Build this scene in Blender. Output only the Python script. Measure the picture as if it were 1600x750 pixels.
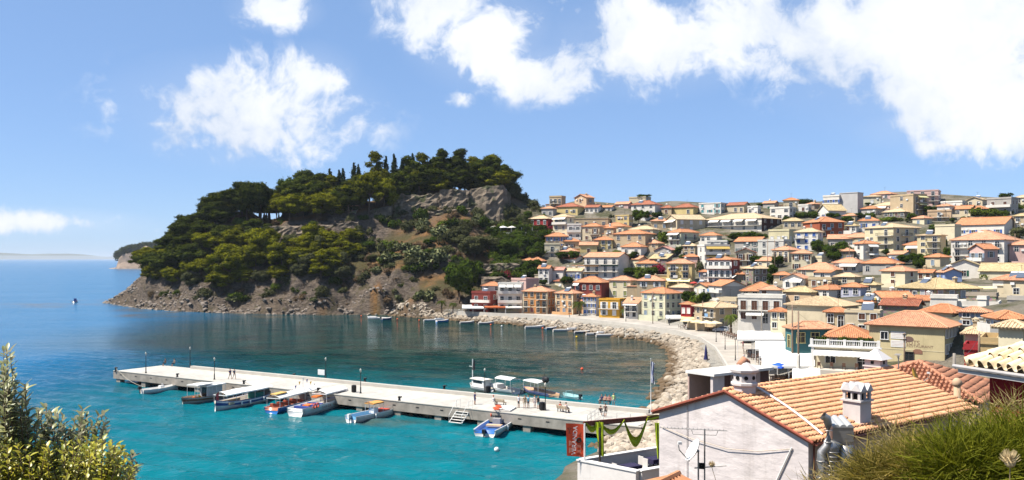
import bpy, bmesh, math, random
import numpy as np
from mathutils import Vector, Matrix, noise as mnoise

for _o in list(bpy.data.objects):
 bpy.data.objects.remove(_o, do_unlink=True)
SC = bpy.context.scene
COL = SC.collection
R = math.radians
PI = math.pi

# ------------------------------------------------------------------ camera
F = 1386.0          # focal length in photograph pixels (1600 wide)
HZ = 404.0          # row of the sea horizon
H = 22.0            # eye height above the sea
cam_d = bpy.data.cameras.new('camera')
cam = bpy.data.objects.new('camera', cam_d)
COL.objects.link(cam)
cam_d.sensor_width = 36.0
cam_d.lens = F / 1600.0 * 36.0
cam_d.shift_y = (HZ - 375.0) / 1600.0
cam_d.clip_start = 0.1
cam_d.clip_end = 60000
cam.location = (0, 0, H)
cam.rotation_euler = (R(90), 0, 0)
SC.camera = cam

# ------------------------------------------------------------------ sun, sky, exposure
SUN_EL, SUN_AZ = R(57), math.atan2(-0.965, -0.23)      # azimuth measured from +Y towards +X
S = Vector((math.sin(SUN_AZ) * math.cos(SUN_EL), math.cos(SUN_AZ) * math.cos(SUN_EL), math.sin(SUN_EL)))
sun_d = bpy.data.lights.new('sun', 'SUN')
sun = bpy.data.objects.new('sun', sun_d)
COL.objects.link(sun)
sun_d.energy = 5.0
sun_d.angle = R(0.5)
sun_d.color = (1.0, 0.94, 0.84)
sun.rotation_euler = (-S).to_track_quat('-Z', 'Y').to_euler()
SC.view_settings.view_transform = 'Standard'
SC.view_settings.look = 'None'
SC.view_settings.exposure = 1.05
SC.view_settings.gamma = 1.0
SC.view_settings.use_curve_mapping = False
SKY_STRENGTH = 0.056
AL = 0.80            # overall paleness of the surfaces

def lin(c):
 def f(v):
  v = v / 255.0
  return v / 12.92 if v <= 0.04045 else ((v + 0.055) / 1.055) ** 2.4
 return tuple(f(v) for v in c[:3])

class NT:
 def __init__(s, tree):
  s.t = tree; s.n = tree.nodes; s.l = tree.links
 def node(s, typ, **kw):
  n = s.n.new(typ)
  for k, v in kw.items():
   setattr(n, k, v)
  return n
 def put(s, sock, v):
  if isinstance(v, bpy.types.NodeSocket):
   s.l.new(v, sock)
  elif v is not None:
   sock.default_value = v
 def math(s, op, a, b=None, c=None, clamp=False):
  n = s.node('ShaderNodeMath', operation=op, use_clamp=clamp)
  s.put(n.inputs[0], a)
  if b is not None: s.put(n.inputs[1], b)
  if c is not None: s.put(n.inputs[2], c)
  return n.outputs[0]
 def noise(s, vec, scale, detail=4, rough=0.55, dist=0.0, dim='3D'):
  n = s.node('ShaderNodeTexNoise', noise_dimensions=dim)
  if vec is not None: s.put(n.inputs['Vector'], vec)
  n.inputs['Scale'].default_value = scale
  n.inputs['Detail'].default_value = detail
  n.inputs['Roughness'].default_value = rough
  n.inputs['Distortion'].default_value = dist
  return n.outputs['Fac']
 def mapr(s, v, a, b, c=0.0, d=1.0, smooth=False):
  n = s.node('ShaderNodeMapRange', interpolation_type='SMOOTHSTEP' if smooth else 'LINEAR')
  s.put(n.inputs[0], v)
  for i, q in enumerate((a, b, c, d)): s.put(n.inputs[1 + i], q)
  return n.outputs[0]
 def mix(s, fac, a, b, mode='MIX'):
  n = s.node('ShaderNodeMix', data_type='RGBA', blend_type=mode)
  s.put(n.inputs[0], fac)
  s.put(n.inputs[6], (*a, 1) if isinstance(a, tuple) and len(a) == 3 else a)
  s.put(n.inputs[7], (*b, 1) if isinstance(b, tuple) and len(b) == 3 else b)
  return n.outputs[2]
 def scale(s, vec, sc):
  n = s.node('ShaderNodeMapping')
  s.put(n.inputs['Vector'], vec)
  n.inputs['Scale'].default_value = sc
  return n.outputs[0]

W = bpy.data.worlds.new('World')
SC.world = W
W.use_nodes = True
W.node_tree.nodes.clear()
wt = NT(W.node_tree)
def build_world():
 sky = wt.node('ShaderNodeTexSky', sky_type='NISHITA')
 sky.sun_disc = False
 sky.sun_elevation = SUN_EL
 sky.sun_rotation = SUN_AZ
 sky.altitude = 0
 sky.air_density = 0.75
 sky.dust_density = 0.15
 sky.ozone_density = 3.0
 tc = wt.node('ShaderNodeTexCoord')
 d = tc.outputs['Generated']
 sep = wt.node('ShaderNodeSeparateXYZ'); wt.put(sep.inputs[0], d)
 az = wt.math('ARCTAN2', sep.outputs[0], sep.outputs[1])
 el = wt.math('ARCSINE', sep.outputs[2])
 warp = wt.node('ShaderNodeTexNoise'); warp.inputs['Scale'].default_value = 7.0; warp.inputs['Detail'].default_value = 4
 wt.put(warp.inputs['Vector'], d)
 wv = wt.node('ShaderNodeVectorMath', operation='MULTIPLY_ADD')
 wt.put(wv.inputs[0], warp.outputs['Color']); wv.inputs[1].default_value = (0.10, 0.10, 0.10); wt.put(wv.inputs[2], d)
 dw = wv.outputs[0]
 blobs = [(1480, 70, 250, 125, 1.1), (1560, 165, 130, 85, 1.0), (1310, 45, 140, 75, .8), (1400, 195, 85, 38, .7), (1450, 230, 60, 22, .5),
   (1010, 70, 190, 75, .78), (860, 110, 110, 52, .78), (760, 60, 120, 75, .8), (700, 20, 110, 60, .75), (1150, 30, 110, 80, .75),
   (430, 14, 70, 32, .8), (720, 155, 28, 14, .55), (620, 8, 70, 30, .5),
   (395, 175, 205, 85, .80), (495, 125, 70, 55, .70), (390, 235, 130, 40, .55), (290, 160, 80, 36, .45), (330, 195, 100, 45, .62),
   (60, 346, 190, 22, .80), (-110, 343, 150, 24, .8),
   (1800, 80, 260, 130, 1.0), (1350, -120, 500, 110, 1.0), (700, -130, 300, 80, .8), (-500, 60, 160, 90, .7)]
 tot = None
 for (px, py, rx, ry, amp) in blobs:
  a0 = math.atan((px - 800) / F); e0 = math.atan((HZ - py) / F * math.cos(a0))
  ra = rx / F * math.cos(a0) ** 2; re = ry / F * math.cos(a0)
  u = wt.math('MULTIPLY_ADD', az, 1 / ra, -a0 / ra)
  v = wt.math('MULTIPLY_ADD', el, 1 / re, -e0 / re)
  q = wt.math('MULTIPLY_ADD', u, u, wt.math('MULTIPLY', v, v))
  g = wt.math('MULTIPLY', wt.math('POWER', 0.42, q), amp)
  tot = g if tot is None else wt.math('MAXIMUM', tot, g)
 back = wt.math('MULTIPLY', wt.mapr(wt.noise(d, 2.3, 2), 0.56, 0.74), wt.mapr(sep.outputs[1], 0.35, -0.2))
 tot = wt.math('MAXIMUM', tot, wt.math('MULTIPLY', back, 0.8))
 n1 = wt.noise(dw, 9.0, 9, 0.60)
 n2 = wt.noise(dw, 34.0, 6, 0.62)
 nn = wt.math('MULTIPLY_ADD', n2, 0.35, wt.math('MULTIPLY', n1, 0.95))       # ~0.65 mean
 dens = wt.math('ADD', tot, wt.math('MULTIPLY_ADD', nn, 2.5, -1.625))
 mask = wt.mapr(dens, 0.27, 0.72, smooth=True)
 mask = wt.math('MULTIPLY', mask, wt.mapr(tot, 0.14, 0.32))
 veil = wt.math('MULTIPLY', wt.mapr(tot, 0.22, 0.8), wt.math('MULTIPLY', n1, 0.5))
 mask = wt.math('MAXIMUM', mask, veil)
 shade = wt.mapr(wt.noise(dw, 6.0, 6, 0.55), 0.42, 0.66)
 cc = wt.mix(shade, (0.47, 0.49, 0.53), (0.31, 0.36, 0.45))
 cc = wt.mix(wt.mapr(dens, 0.5, 1.25), cc, (0.52, 0.525, 0.53))
 mul = wt.node('ShaderNodeMix', data_type='RGBA', blend_type='MULTIPLY')
 mul.inputs[0].default_value = 1.0
 wt.put(mul.inputs[6], sky.outputs[0]); mul.inputs[7].default_value = (SKY_STRENGTH * 1.0, SKY_STRENGTH * 1.04, SKY_STRENGTH * 1.2, 1)
 blue = wt.mix(0.45, mul.outputs[2], (0.182, 0.305, 0.505))
 out_c = wt.mix(mask, blue, cc)
 bg = wt.node('ShaderNodeBackground'); wt.put(bg.inputs[0], out_c); bg.inputs[1].default_value = 1.0
 o = wt.node('ShaderNodeOutputWorld'); wt.l.new(bg.outputs[0], o.inputs[0])
build_world()

# ------------------------------------------------------------------ helpers
def PX(px, d): return (px - 800.0) / F * d
def PZ(py, d): return H - (py - HZ) / F * d
def PT(px, py, d): return Vector((PX(px, d), d, PZ(py, d)))
def GR(px, py, z=0.0):
 d = F * (H - z) / (py - HZ)
 return Vector((PX(px, d), d, z))

MATS = {}
def newmat(name):
 m = bpy.data.materials.new(name); m.use_nodes = True
 t = NT(m.node_tree)
 b = m.node_tree.nodes['Principled BSDF']
 return m, t, b

def mat(name, rgb, rough=0.6, metal=0.0, var=0.12, scale=3.0, bump=0.0, spec=0.3, coords='Object'):
 key = (name, rgb, rough)
 if key in MATS: return MATS[key]
 rgb = tuple(q * AL for q in rgb)
 m, t, b = newmat(name)
 tc = t.node('ShaderNodeTexCoord')
 n = t.noise(tc.outputs[coords], scale, 5, 0.6)
 k = t.mapr(n, 0.25, 0.75, 1 - var, 1 + var)
 c = t.mix(1.0, rgb, t_val(t, k), 'MULTIPLY')
 t.put(b.inputs['Base Color'], c)
 b.inputs['Roughness'].default_value = rough
 b.inputs['Metallic'].default_value = metal
 b.inputs['Specular IOR Level'].default_value = spec
 if bump > 0:
  bp = t.node('ShaderNodeBump'); bp.inputs['Strength'].default_value = bump; bp.inputs['Distance'].default_value = 0.05
  t.put(bp.inputs['Height'], t.noise(tc.outputs[coords], scale * 4, 5, 0.6)); t.put(b.inputs['Normal'], bp.outputs[0])
 MATS[key] = m
 return m
def t_val(t, v):
 n = t.node('ShaderNodeCombineColor')
 for i in range(3): t.put(n.inputs[i], v)
 return n.outputs[0]

class MB:
 def __init__(s): s.v = []; s.f = []; s.m = []; s.uv = None
 def add(s, vs, fs, m=0):
  o = len(s.v); s.v.extend([tuple(v) for v in vs])
  for f in fs: s.f.append(tuple(i + o for i in f)); s.m.append(m)
 def box(s, c, d, m=0, rz=0.0, M=None):
  x, y, z = d[0] / 2, d[1] / 2, d[2] / 2
  vs = [Vector((i * x, j * y, k * z)) for i in (-1, 1) for j in (-1, 1) for k in (-1, 1)]
  if rz: vs = [Matrix.Rotation(rz, 3, 'Z') @ v for v in vs]
  vs = [v + Vector(c) for v in vs]
  if M is not None: vs = [M @ v for v in vs]
  s.add(vs, [(0, 1, 3, 2), (4, 6, 7, 5), (0, 4, 5, 1), (2, 3, 7, 6), (0, 2, 6, 4), (1, 5, 7, 3)], m)
 def b2(s, x0, x1, y0, y1, z0, z1, m=0):
  s.box(((x0 + x1) / 2, (y0 + y1) / 2, (z0 + z1) / 2), (x1 - x0, y1 - y0, z1 - z0), m)
 def tube(s, pts, rad, seg=6, m=0, cap=True):
  pts = [Vector(p) for p in pts]
  if not hasattr(rad, '__len__'): rad = [rad] * len(pts)
  rings = []
  up = Vector((0, 0, 1))
  for i, p in enumerate(pts):
   t = (pts[min(i + 1, len(pts) - 1)] - pts[max(i - 1, 0)])
   if t.length < 1e-9: t = Vector((0, 0, 1))
   t.normalize()
   a = t.cross(up)
   if a.length < 1e-3: a = t.cross(Vector((1, 0, 0)))
   a.normalize(); b = t.cross(a)
   rings.append([p + a * (math.cos(2 * PI * k / seg) * rad[i]) + b * (math.sin(2 * PI * k / seg) * rad[i]) for k in range(seg)])
  vs = [q for r_ in rings for q in r_]
  fs = []
  for i in range(len(rings) - 1):
   for k in range(seg):
    k2 = (k + 1) % seg
    fs.append((i * seg + k, (i + 1) * seg + k, (i + 1) * seg + k2, i * seg + k2))
  if cap:
   fs.append(tuple(range(seg))); fs.append(tuple((len(rings) - 1) * seg + k for k in reversed(range(seg))))
  s.add(vs, fs, m)
 def ball(s, c, r, seg=8, rings=5, m=0, sc=(1, 1, 1)):
  c = Vector(c); vs = [c + Vector((0, 0, -r * sc[2]))]
  for i in range(1, rings):
   t = -PI / 2 + PI * i / rings
   for k in range(seg):
    a = 2 * PI * k / seg
    vs.append(c + Vector((math.cos(t) * math.cos(a) * r * sc[0], math.cos(t) * math.sin(a) * r * sc[1], math.sin(t) * r * sc[2])))
  vs.append(c + Vector((0, 0, r * sc[2])))
  fs = []
  for k in range(seg):
   fs.append((0, 1 + (k + 1) % seg, 1 + k))
   fs.append((len(vs) - 1, 1 + (rings - 2) * seg + k, 1 + (rings - 2) * seg + (k + 1) % seg))
  for i in range(rings - 2):
   for k in range(seg):
    k2 = (k + 1) % seg
    fs.append((1 + i * seg + k, 1 + i * seg + k2, 1 + (i + 1) * seg + k2, 1 + (i + 1) * seg + k))
  s.add(vs, fs, m)
 def lathe(s, prof, seg=10, m=0, c=(0, 0, 0)):
  c = Vector(c); vs = []; fs = []
  for (r_, z) in prof:
   for k in range(seg):
    a = 2 * PI * k / seg; vs.append(c + Vector((r_ * math.cos(a), r_ * math.sin(a), z)))
  for i in range(len(prof) - 1):
   for k in range(seg):
    k2 = (k + 1) % seg
    fs.append((i * seg + k, i * seg + k2, (i + 1) * seg + k2, (i + 1) * seg + k))
  fs.append(tuple(reversed(range(seg)))); fs.append(tuple((len(prof) - 1) * seg + k for k in range(seg)))
  s.add(vs, fs, m)
 def mesh(s, name, mats, smooth=False):
  me = bpy.data.meshes.new(name)
  me.from_pydata(s.v, [], s.f)
  if not isinstance(mats, (list, tuple)): mats = [mats]
  for q in mats: me.materials.append(q)
  if len(mats) > 1: me.polygons.foreach_set('material_index', s.m)
  if smooth: me.polygons.foreach_set('use_smooth', [True] * len(s.f))
  if s.uv is not None:
   u = me.uv_layers.new(name='UVMap')
   u.data.foreach_set('uv', np.array(s.uv, dtype=np.float32).ravel())
  me.update()
  return me
 def build(s, name, mats, parent=None, smooth=False, loc=None, rz=None):
  return link(name, s.mesh(name, mats, smooth), parent, loc, rz)

def link(name, me, parent=None, loc=None, rz=None):
 o = bpy.data.objects.new(name, me)
 COL.objects.link(o)
 if parent is not None: o.parent = parent
 if loc is not None: o.location = loc
 if rz is not None: o.rotation_euler = (0, 0, rz)
 return o
def empty(name, loc=(0, 0, 0), rz=0.0):
 o = link(name, None, None, loc, rz)
 o.empty_display_size = 0.3
 return o
def tag(o, label=None, cat=None, group=None, kind=None):
 if label: o['label'] = label
 if cat: o['category'] = cat
 if group: o['group'] = group
 if kind: o['kind'] = kind
 return o
def copy_tree(o, parent=None):
 c = o.copy(); COL.objects.link(c); c.parent = parent
 for ch in list(o.children): copy_tree(ch, c)
 return c
def ordinal(i):
 w = ['first', 'second', 'third', 'fourth', 'fifth', 'sixth', 'seventh', 'eighth', 'ninth', 'tenth', 'eleventh', 'twelfth', 'thirteenth',
  'fourteenth', 'fifteenth', 'sixteenth', 'seventeenth', 'eighteenth', 'nineteenth', 'twentieth']
 if i < 20: return w[i]
 n = i + 1
 return '%d%s' % (n, 'th' if 10 < n % 100 < 14 else {1: 'st', 2: 'nd', 3: 'rd'}.get(n % 10, 'th'))

# numpy value noise -------------------------------------------------------
def vnoise(x, y, seed=0):
 xi = np.floor(x).astype(np.int64); yi = np.floor(y).astype(np.int64)
 xf = x - xi; yf = y - yi
 u = xf * xf * (3 - 2 * xf); v = yf * yf * (3 - 2 * yf)
 def h(a, b):
  n = (a * 374761393 + b * 668265263 + seed * 144665) & 0x7fffffff
  n = ((n ^ (n >> 13)) * 1274126177) & 0x7fffffff
  n = n ^ (n >> 16)
  return (n & 0xffff) / 65535.0
 a = h(xi, yi); b = h(xi + 1, yi); c = h(xi, yi + 1); d = h(xi + 1, yi + 1)
 return (a * (1 - u) + b * u) * (1 - v) + (c * (1 - u) + d * u) * v
def fbm(x, y, seed=0, oct=4, gain=0.5):
 s = 0; a = 1; t = 0
 for i in range(oct):
  s = s + a * vnoise(x * 2 ** i, y * 2 ** i, seed + i * 17); t += a; a *= gain
 return s / t * 2 - 1
# ------------------------------------------------------------------ depth of the town's slope, from how high a base stands in the view
DT = {
 760:  [(487, 318), (440, 345), (412, 360), (370, 385), (340, 408), (320, 425)],
 900:  [(496, 300), (465, 325), (440, 340), (412, 352), (390, 365), (370, 380), (350, 395), (330, 412), (314, 428)],
 1050: [(500, 268), (465, 300), (445, 315), (420, 330), (400, 345), (385, 358), (365, 375), (345, 395), (330, 410), (314, 428)],
 1200: [(600, 138), (545, 170), (515, 190), (500, 212), (470, 245), (445, 275), (425, 300), (400, 325), (380, 345), (360, 362), (340, 385), (316, 415)],
 1400: [(590, 126), (510, 150), (482, 180), (460, 215), (440, 245), (425, 265), (405, 290), (390, 310), (365, 335), (340, 365), (320, 395), (300, 412)],
 1620: [(560, 95), (510, 125), (480, 160), (450, 205), (430, 235), (410, 260), (365, 305), (335, 350), (312, 385)],
}
DTK = sorted(DT)
def _dcol(k, py):
 t = DT[k]
 ys = [-q[0] for q in t]; ds = [q[1] for q in t]
 return float(np.interp(-py, ys, ds))
def town_depth(px, py):
 px = min(max(px, DTK[0]), DTK[-1])
 for a, b in zip(DTK[:-1], DTK[1:]):
  if a <= px <= b:
   w = (px - a) / (b - a)
   return _dcol(a, py) * (1 - w) + _dcol(b, py) * w

# ------------------------------------------------------------------ terrain: one sheet through surveyed points
cp = []
def addp(px, py, d): cp.append(tuple(PT(px, py, d)))
SHORE_PX = [(940, 700), (962, 690), (958, 674), (990, 662), (1026, 636), (1038, 612), (1049, 592), (1057, 572), (1054, 553), (1040, 541), (1010, 532),
   (960, 526), (900, 518), (850, 512), (800, 507), (740, 503), (660, 497), (605, 492), (540, 491.5), (470, 491.5), (400, 490.5), (330, 488.5),
   (270, 486), (215, 481), (165, 473)]
shore = [(-90, -60), (-62, 8), (-26, 20), (-9, 38), (-1, 60), (5, 85)] + [tuple(GR(a, b)[:2]) for a, b in SHORE_PX] + \
  [(-206, 440), (-190, 468), (-120, 498), (-40, 508), (30, 520), (60, 640), (760, 640), (760, -60)]
for (a, b) in SHORE_PX: cp.append((*GR(a, b)[:2], 0.2))
for k in DTK:
 for (py, d) in DT[k]: addp(k, py, d)
for px, py, d in [(300, 452, 372), (400, 457, 351), (500, 458, 346), (600, 455, 346), (680, 452, 342), (600, 410, 364), (680, 398, 364), (520, 425, 364), (440, 425, 366),
    (360, 432, 371), (450, 395, 380), (380, 398, 385), (350, 374, 396), (450, 374, 392), (560, 366, 390), (350, 352, 400), (450, 350, 397), (560, 348, 392), (640, 368, 386),
    (450, 342, 410), (400, 345, 412), (350, 343, 424), (400, 336, 428), (450, 330, 430), (500, 326, 430), (600, 318, 412), (640, 333, 402), (740, 334, 400), (640, 305, 412), (700, 297, 416), (770, 292, 418), (700, 290, 440),
    (520, 325, 425), (810, 312, 425), (838, 326, 428), (700, 372, 376), (700, 425, 358), (720, 460, 340), (640, 470, 340),
    (340, 356, 410), (290, 378, 408), (250, 410, 404), (215, 438, 410), (188, 460, 420), (560, 470, 341), (620, 440, 352), (660, 425, 357)]: addp(px, py, d)
for q in [(0, 0, 20.3), (-5, 4, 20.0), (5, 4, 20.2), (-3, 9, 18.2), (4, 9, 18.8), (12, 12, 19.5), (-10, 14, 12), (0, 18, 13), (-30, 0, 12), (12, 26, 12.5), (24, 28, 13), (8, 44, 8), (20, 55, 8), (6, 60, 4.5),
  (14, 80, 4.5), (32, 70, 6), (60, 80, 9), (40, 40, 14), (80, 60, 15), (100, 100, 15), (130, 60, 20), (70, 120, 6), (36, 110, 2.6), (28, 122, 2.5),
  (330, 300, 40), (330, 200, 32), (250, 100, 30), (330, 440, 44), (330, 560, 20), (200, 520, 22), (60, 520, 22), (120, 560, 18), (100, 470, 36), (20, 470, 34), (160, 460, 40), (230, 460, 40), (60, 462, 36),
  (-60, 470, 40), (-120, 460, 24), (-60, 440, 52), (-110, 430, 38), (-40, 500, 8), (-150, 430, 22)]: cp.append(q)
CP = np.array(cp)
def _phi(r2): return 0.5 * r2 * np.log(r2 + 1e-6)
_n = len(CP); _s = 100.0
_X = CP[:, :2] / _s
_K = _phi(((_X[:, None] - _X[None]) ** 2).sum(-1)) + np.eye(_n) * 2e-4
_P = np.c_[np.ones(_n), _X]
_A = np.zeros((_n + 3, _n + 3)); _A[:_n, :_n] = _K; _A[:_n, _n:] = _P; _A[_n:, :_n] = _P.T
_w = np.linalg.solve(_A, np.r_[CP[:, 2], 0, 0, 0])
def tps(x, y):
 q = np.stack([x, y], -1).reshape(-1, 2) / _s
 out = np.empty(len(q))
 for i in range(0, len(q), 20000):
  b = q[i:i + 20000]
  out[i:i + 20000] = _phi(((b[:, None] - _X[None]) ** 2).sum(-1)) @ _w[:_n] + _w[_n] + b @ _w[_n + 1:]
 return out.reshape(x.shape)
SH = np.array(shore)
def shore_dist(x, y):
 best = np.full(x.shape, 1e9); ins = np.zeros(x.shape, bool)
 for i in range(len(SH)):
  a = SH[i]; b = SH[(i + 1) % len(SH)]
  ex, ey = b - a
  t = np.clip(((x - a[0]) * ex + (y - a[1]) * ey) / (ex * ex + ey * ey), 0, 1)
  best = np.minimum(best, (x - a[0] - t * ex) ** 2 + (y - a[1] - t * ey) ** 2)
  if ey != 0:
   c = ((a[1] > y) != (b[1] > y)) & (x < ex * (y - a[1]) / ey + a[0])
   ins ^= c
 d = np.sqrt(best)
 return np.where(ins, d, -d)
def sm(x, a, b):
 t = np.clip((x - a) / (b - a), 0, 1); return t * t * (3 - 2 * t)

gx = np.concatenate([np.arange(-236, -200, 2.0), np.arange(-200, 56, 1.0), np.arange(56, 340, 3.0)])
gy = np.concatenate([np.arange(-30, 326, 3.0), np.arange(326, 440, 1.0), np.arange(440, 630, 4.0)])
GX, GY = np.meshgrid(gx, gy)
GS = shore_dist(GX, GY)
GZ = tps(GX, GY)
lim = H - 0.262 * np.maximum(GY, 0) - 0.7
near = (GY < 62) & (np.abs(GX) < GY * 0.75 + 6)
GZ = np.where(near, np.minimum(GZ, np.maximum(lim, 1.0)), GZ)
HEAD = sm(-GX, -18, 8) * sm(GY, 320, 335)          # 1 on the castle headland
rip = (1 - HEAD) * sm(GX, -60, -40) * sm(GY, 104, 116) * (1 - sm(GY, 345, 360)) * (1 - sm(GS, 20, 34))
flat = rip * sm(GS, 6.0, 8.5) * (1 - sm(GS, 15, 26))
GZ = GZ * (1 - flat) + np.clip(GZ, 2.2, 2.5) * flat
GZ = np.where(GS > 0, np.maximum(GZ, np.minimum(2.3, GS * 0.34)), GZ)
dzx = np.gradient(GZ, axis=1) / np.gradient(GX, axis=1); dzy = np.gradient(GZ, axis=0) / np.gradient(GY, axis=0)
SLOPE = np.sqrt(dzx ** 2 + dzy ** 2)
rk = HEAD * np.clip(sm(SLOPE, 0.55, 1.1) + (1 - sm(GZ, 3, 9)), 0, 1)
rough = fbm(GX * 0.09 + GZ * 0.05, GY * 0.09 - GZ * 0.08, 3, 5, 0.55)
ridge = 1 - np.abs(fbm(GX * 0.16 + 4, GY * 0.12 + GZ * 0.1, 9, 4, 0.6)) * 2
amp = rk * sm(GS, 0.0, 5.0)
nl = np.sqrt(dzx ** 2 + dzy ** 2 + 1)
disp = amp * (rough * 3.0 + ridge * 1.9 - 0.6) + HEAD * 0.6 * fbm(GX * 0.3, GY * 0.3, 5, 3)
VX = GX - dzx / nl * disp; VY = GY - dzy / nl * disp; VZ = GZ + disp / nl * 0.9
VZ = np.where(GS > 0, np.maximum(VZ, 0.05), np.minimum(GZ, -0.2 + GS * 0.3))
VZ = np.maximum(VZ, -7)
def ground_z(x, y):
 j = np.clip(np.searchsorted(gx, x) - 1, 0, len(gx) - 2); i = np.clip(np.searchsorted(gy, y) - 1, 0, len(gy) - 2)
 u = (x - gx[j]) / (gx[j + 1] - gx[j]); v = (y - gy[i]) / (gy[i + 1] - gy[i])
 return float((VZ[i, j] * (1 - u) + VZ[i, j + 1] * u) * (1 - v) + (VZ[i + 1, j] * (1 - u) + VZ[i + 1, j + 1] * u) * v)
def ground_hit(px, py, d0=60.0, d1=560.0):
 ds = np.arange(d0, d1, 1.0)
 xs = (px - 800) / F * ds; zs = H - (py - HZ) / F * ds
 j = np.clip(np.searchsorted(gx, xs) - 1, 0, len(gx) - 2); i = np.clip(np.searchsorted(gy, ds) - 1, 0, len(gy) - 2)
 g = VZ[i, j]
 hit = np.nonzero(g >= zs)[0]
 if len(hit) == 0:
  k = int(np.argmin(np.where(ds > 330, zs - g, 1e9)))
 else: k = int(hit[0])
 return Vector((xs[k], ds[k], float(min(zs[k], g[k]) if len(hit) else g[k])))

def build_terrain():
 ny, nx = GX.shape
 me = bpy.data.meshes.new('hillside')
 co = np.stack([VX, VY, VZ], -1).reshape(-1, 3)
 idx = np.arange(ny * nx).reshape(ny, nx)
 keep = (GS[:-1, :-1] > -14) | (GS[1:, 1:] > -14)
 q = np.stack([idx[:-1, :-1], idx[:-1, 1:], idx[1:, 1:], idx[1:, :-1]], -1)[keep]
 me.vertices.add(len(co)); me.vertices.foreach_set('co', co.ravel())
 nf = len(q); me.loops.add(nf * 4); me.polygons.add(nf)
 me.loops.foreach_set('vertex_index', q.ravel())
 me.polygons.foreach_set('loop_start', np.arange(nf) * 4)
 try: me.polygons.foreach_set('loop_total', np.full(nf, 4))
 except Exception: pass
 me.update(calc_edges=True)
 n1 = fbm(GX * 0.05, GY * 0.05, 21, 4); n2 = fbm(GX * 0.14, GY * 0.14, 33, 4)
 rock = np.clip(sm(SLOPE + n1 * 0.35, 0.62, 0.95) + (1 - sm(GZ + n1 * 4, 4, 9)), 0, 1) * HEAD
 soil = HEAD * sm(n2 + n1 * 0.5, -0.25, 0.35)
 at = me.attributes.new('ground', 'FLOAT_COLOR', 'POINT')
 arr = np.stack([rock, soil, HEAD, rip], -1).reshape(-1, 4).astype(np.float32)
 at.data.foreach_set('color', arr.ravel())
 m, t, b = newmat('ground_rock_and_earth')
 geo = t.node('ShaderNodeNewGeometry'); pos = geo.outputs['Position']
 a = t.node('ShaderNodeAttribute', attribute_name='ground')
 sp = t.node('ShaderNodeSeparateColor'); t.put(sp.inputs[0], a.outputs['Color'])
 big = t.noise(pos, 0.12, 5, 0.6); fine = t.noise(pos, 0.9, 6, 0.65); tiny = t.noise(pos, 3.5, 4, 0.6)
 rockc = t.mix(t.mapr(fine, 0.3, 0.72), (0.075, 0.056, 0.046), (0.27, 0.215, 0.170))
 rockc = t.mix(t.mapr(big, 0.45, 0.7), rockc, (0.20, 0.155, 0.115))
 strat = t.noise(t.scale(pos, (0.35, 0.35, 1.1)), 0.55, 7, 0.68, 0.8)
 rockc = t.mix(t.mapr(strat, 0.50, 0.62, 0, 0.75), rockc, (0.065, 0.055, 0.045))
 rockc = t.mix(t.mapr(t.noise(pos, 0.22, 5, 0.65), 0.54, 0.66, 0, 0.8), rockc, (0.10, 0.085, 0.04))
 soilc = t.mix(t.mapr(fine, 0.35, 0.65), (0.34, 0.175, 0.070), (0.19, 0.105, 0.052))
 scrub = t.mix(t.mapr(tiny, 0.35, 0.65), (0.075, 0.075, 0.028), (0.14, 0.105, 0.05))
 hd = t.mix(sp.outputs[1], scrub, soilc)
 hd = t.mix(t.mapr(tiny, 0.45, 0.62, 0, 0.45), hd, (0.09, 0.075, 0.04))
 town = t.mix(t.mapr(big, 0.42, 0.58), (0.30, 0.265, 0.21), (0.10, 0.105, 0.05))
 town = t.mix(t.mapr(fine, 0.4, 0.65, 0, 0.6), town, (0.24, 0.20, 0.15))
 quay = t.mix(t.mapr(fine, 0.35, 0.7), (0.42, 0.39, 0.33), (0.55, 0.51, 0.45))
 c = t.mix(a.outputs['Alpha'], town, quay)
 c = t.mix(sp.outputs[2], c, hd)
 c = t.mix(sp.outputs[0], c, rockc)
 c = t.mix(1.0, c, (AL * .72,) * 3, 'MULTIPLY')
 t.put(b.inputs['Base Color'], c)
 b.inputs['Roughness'].default_value = 0.95; b.inputs['Specular IOR Level'].default_value = 0.1
 bp = t.node('ShaderNodeBump'); bp.inputs['Strength'].default_value = 0.9; bp.inputs['Distance'].default_value = 0.9
 hgt = t.math('ADD', t.math('MULTIPLY', fine, 1.0), t.math('MULTIPLY', tiny, 0.25))
 hgt = t.math('ADD', hgt, t.math('MULTIPLY', strat, 1.6))
 t.put(bp.inputs['Height'], hgt); t.put(b.inputs['Normal'], bp.outputs[0])
 me.materials.append(m)
 me.polygons.foreach_set('use_smooth', [True] * nf)
 o = link('hillside', me)
 tag(o, kind='structure')
 return o
build_terrain()

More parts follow.
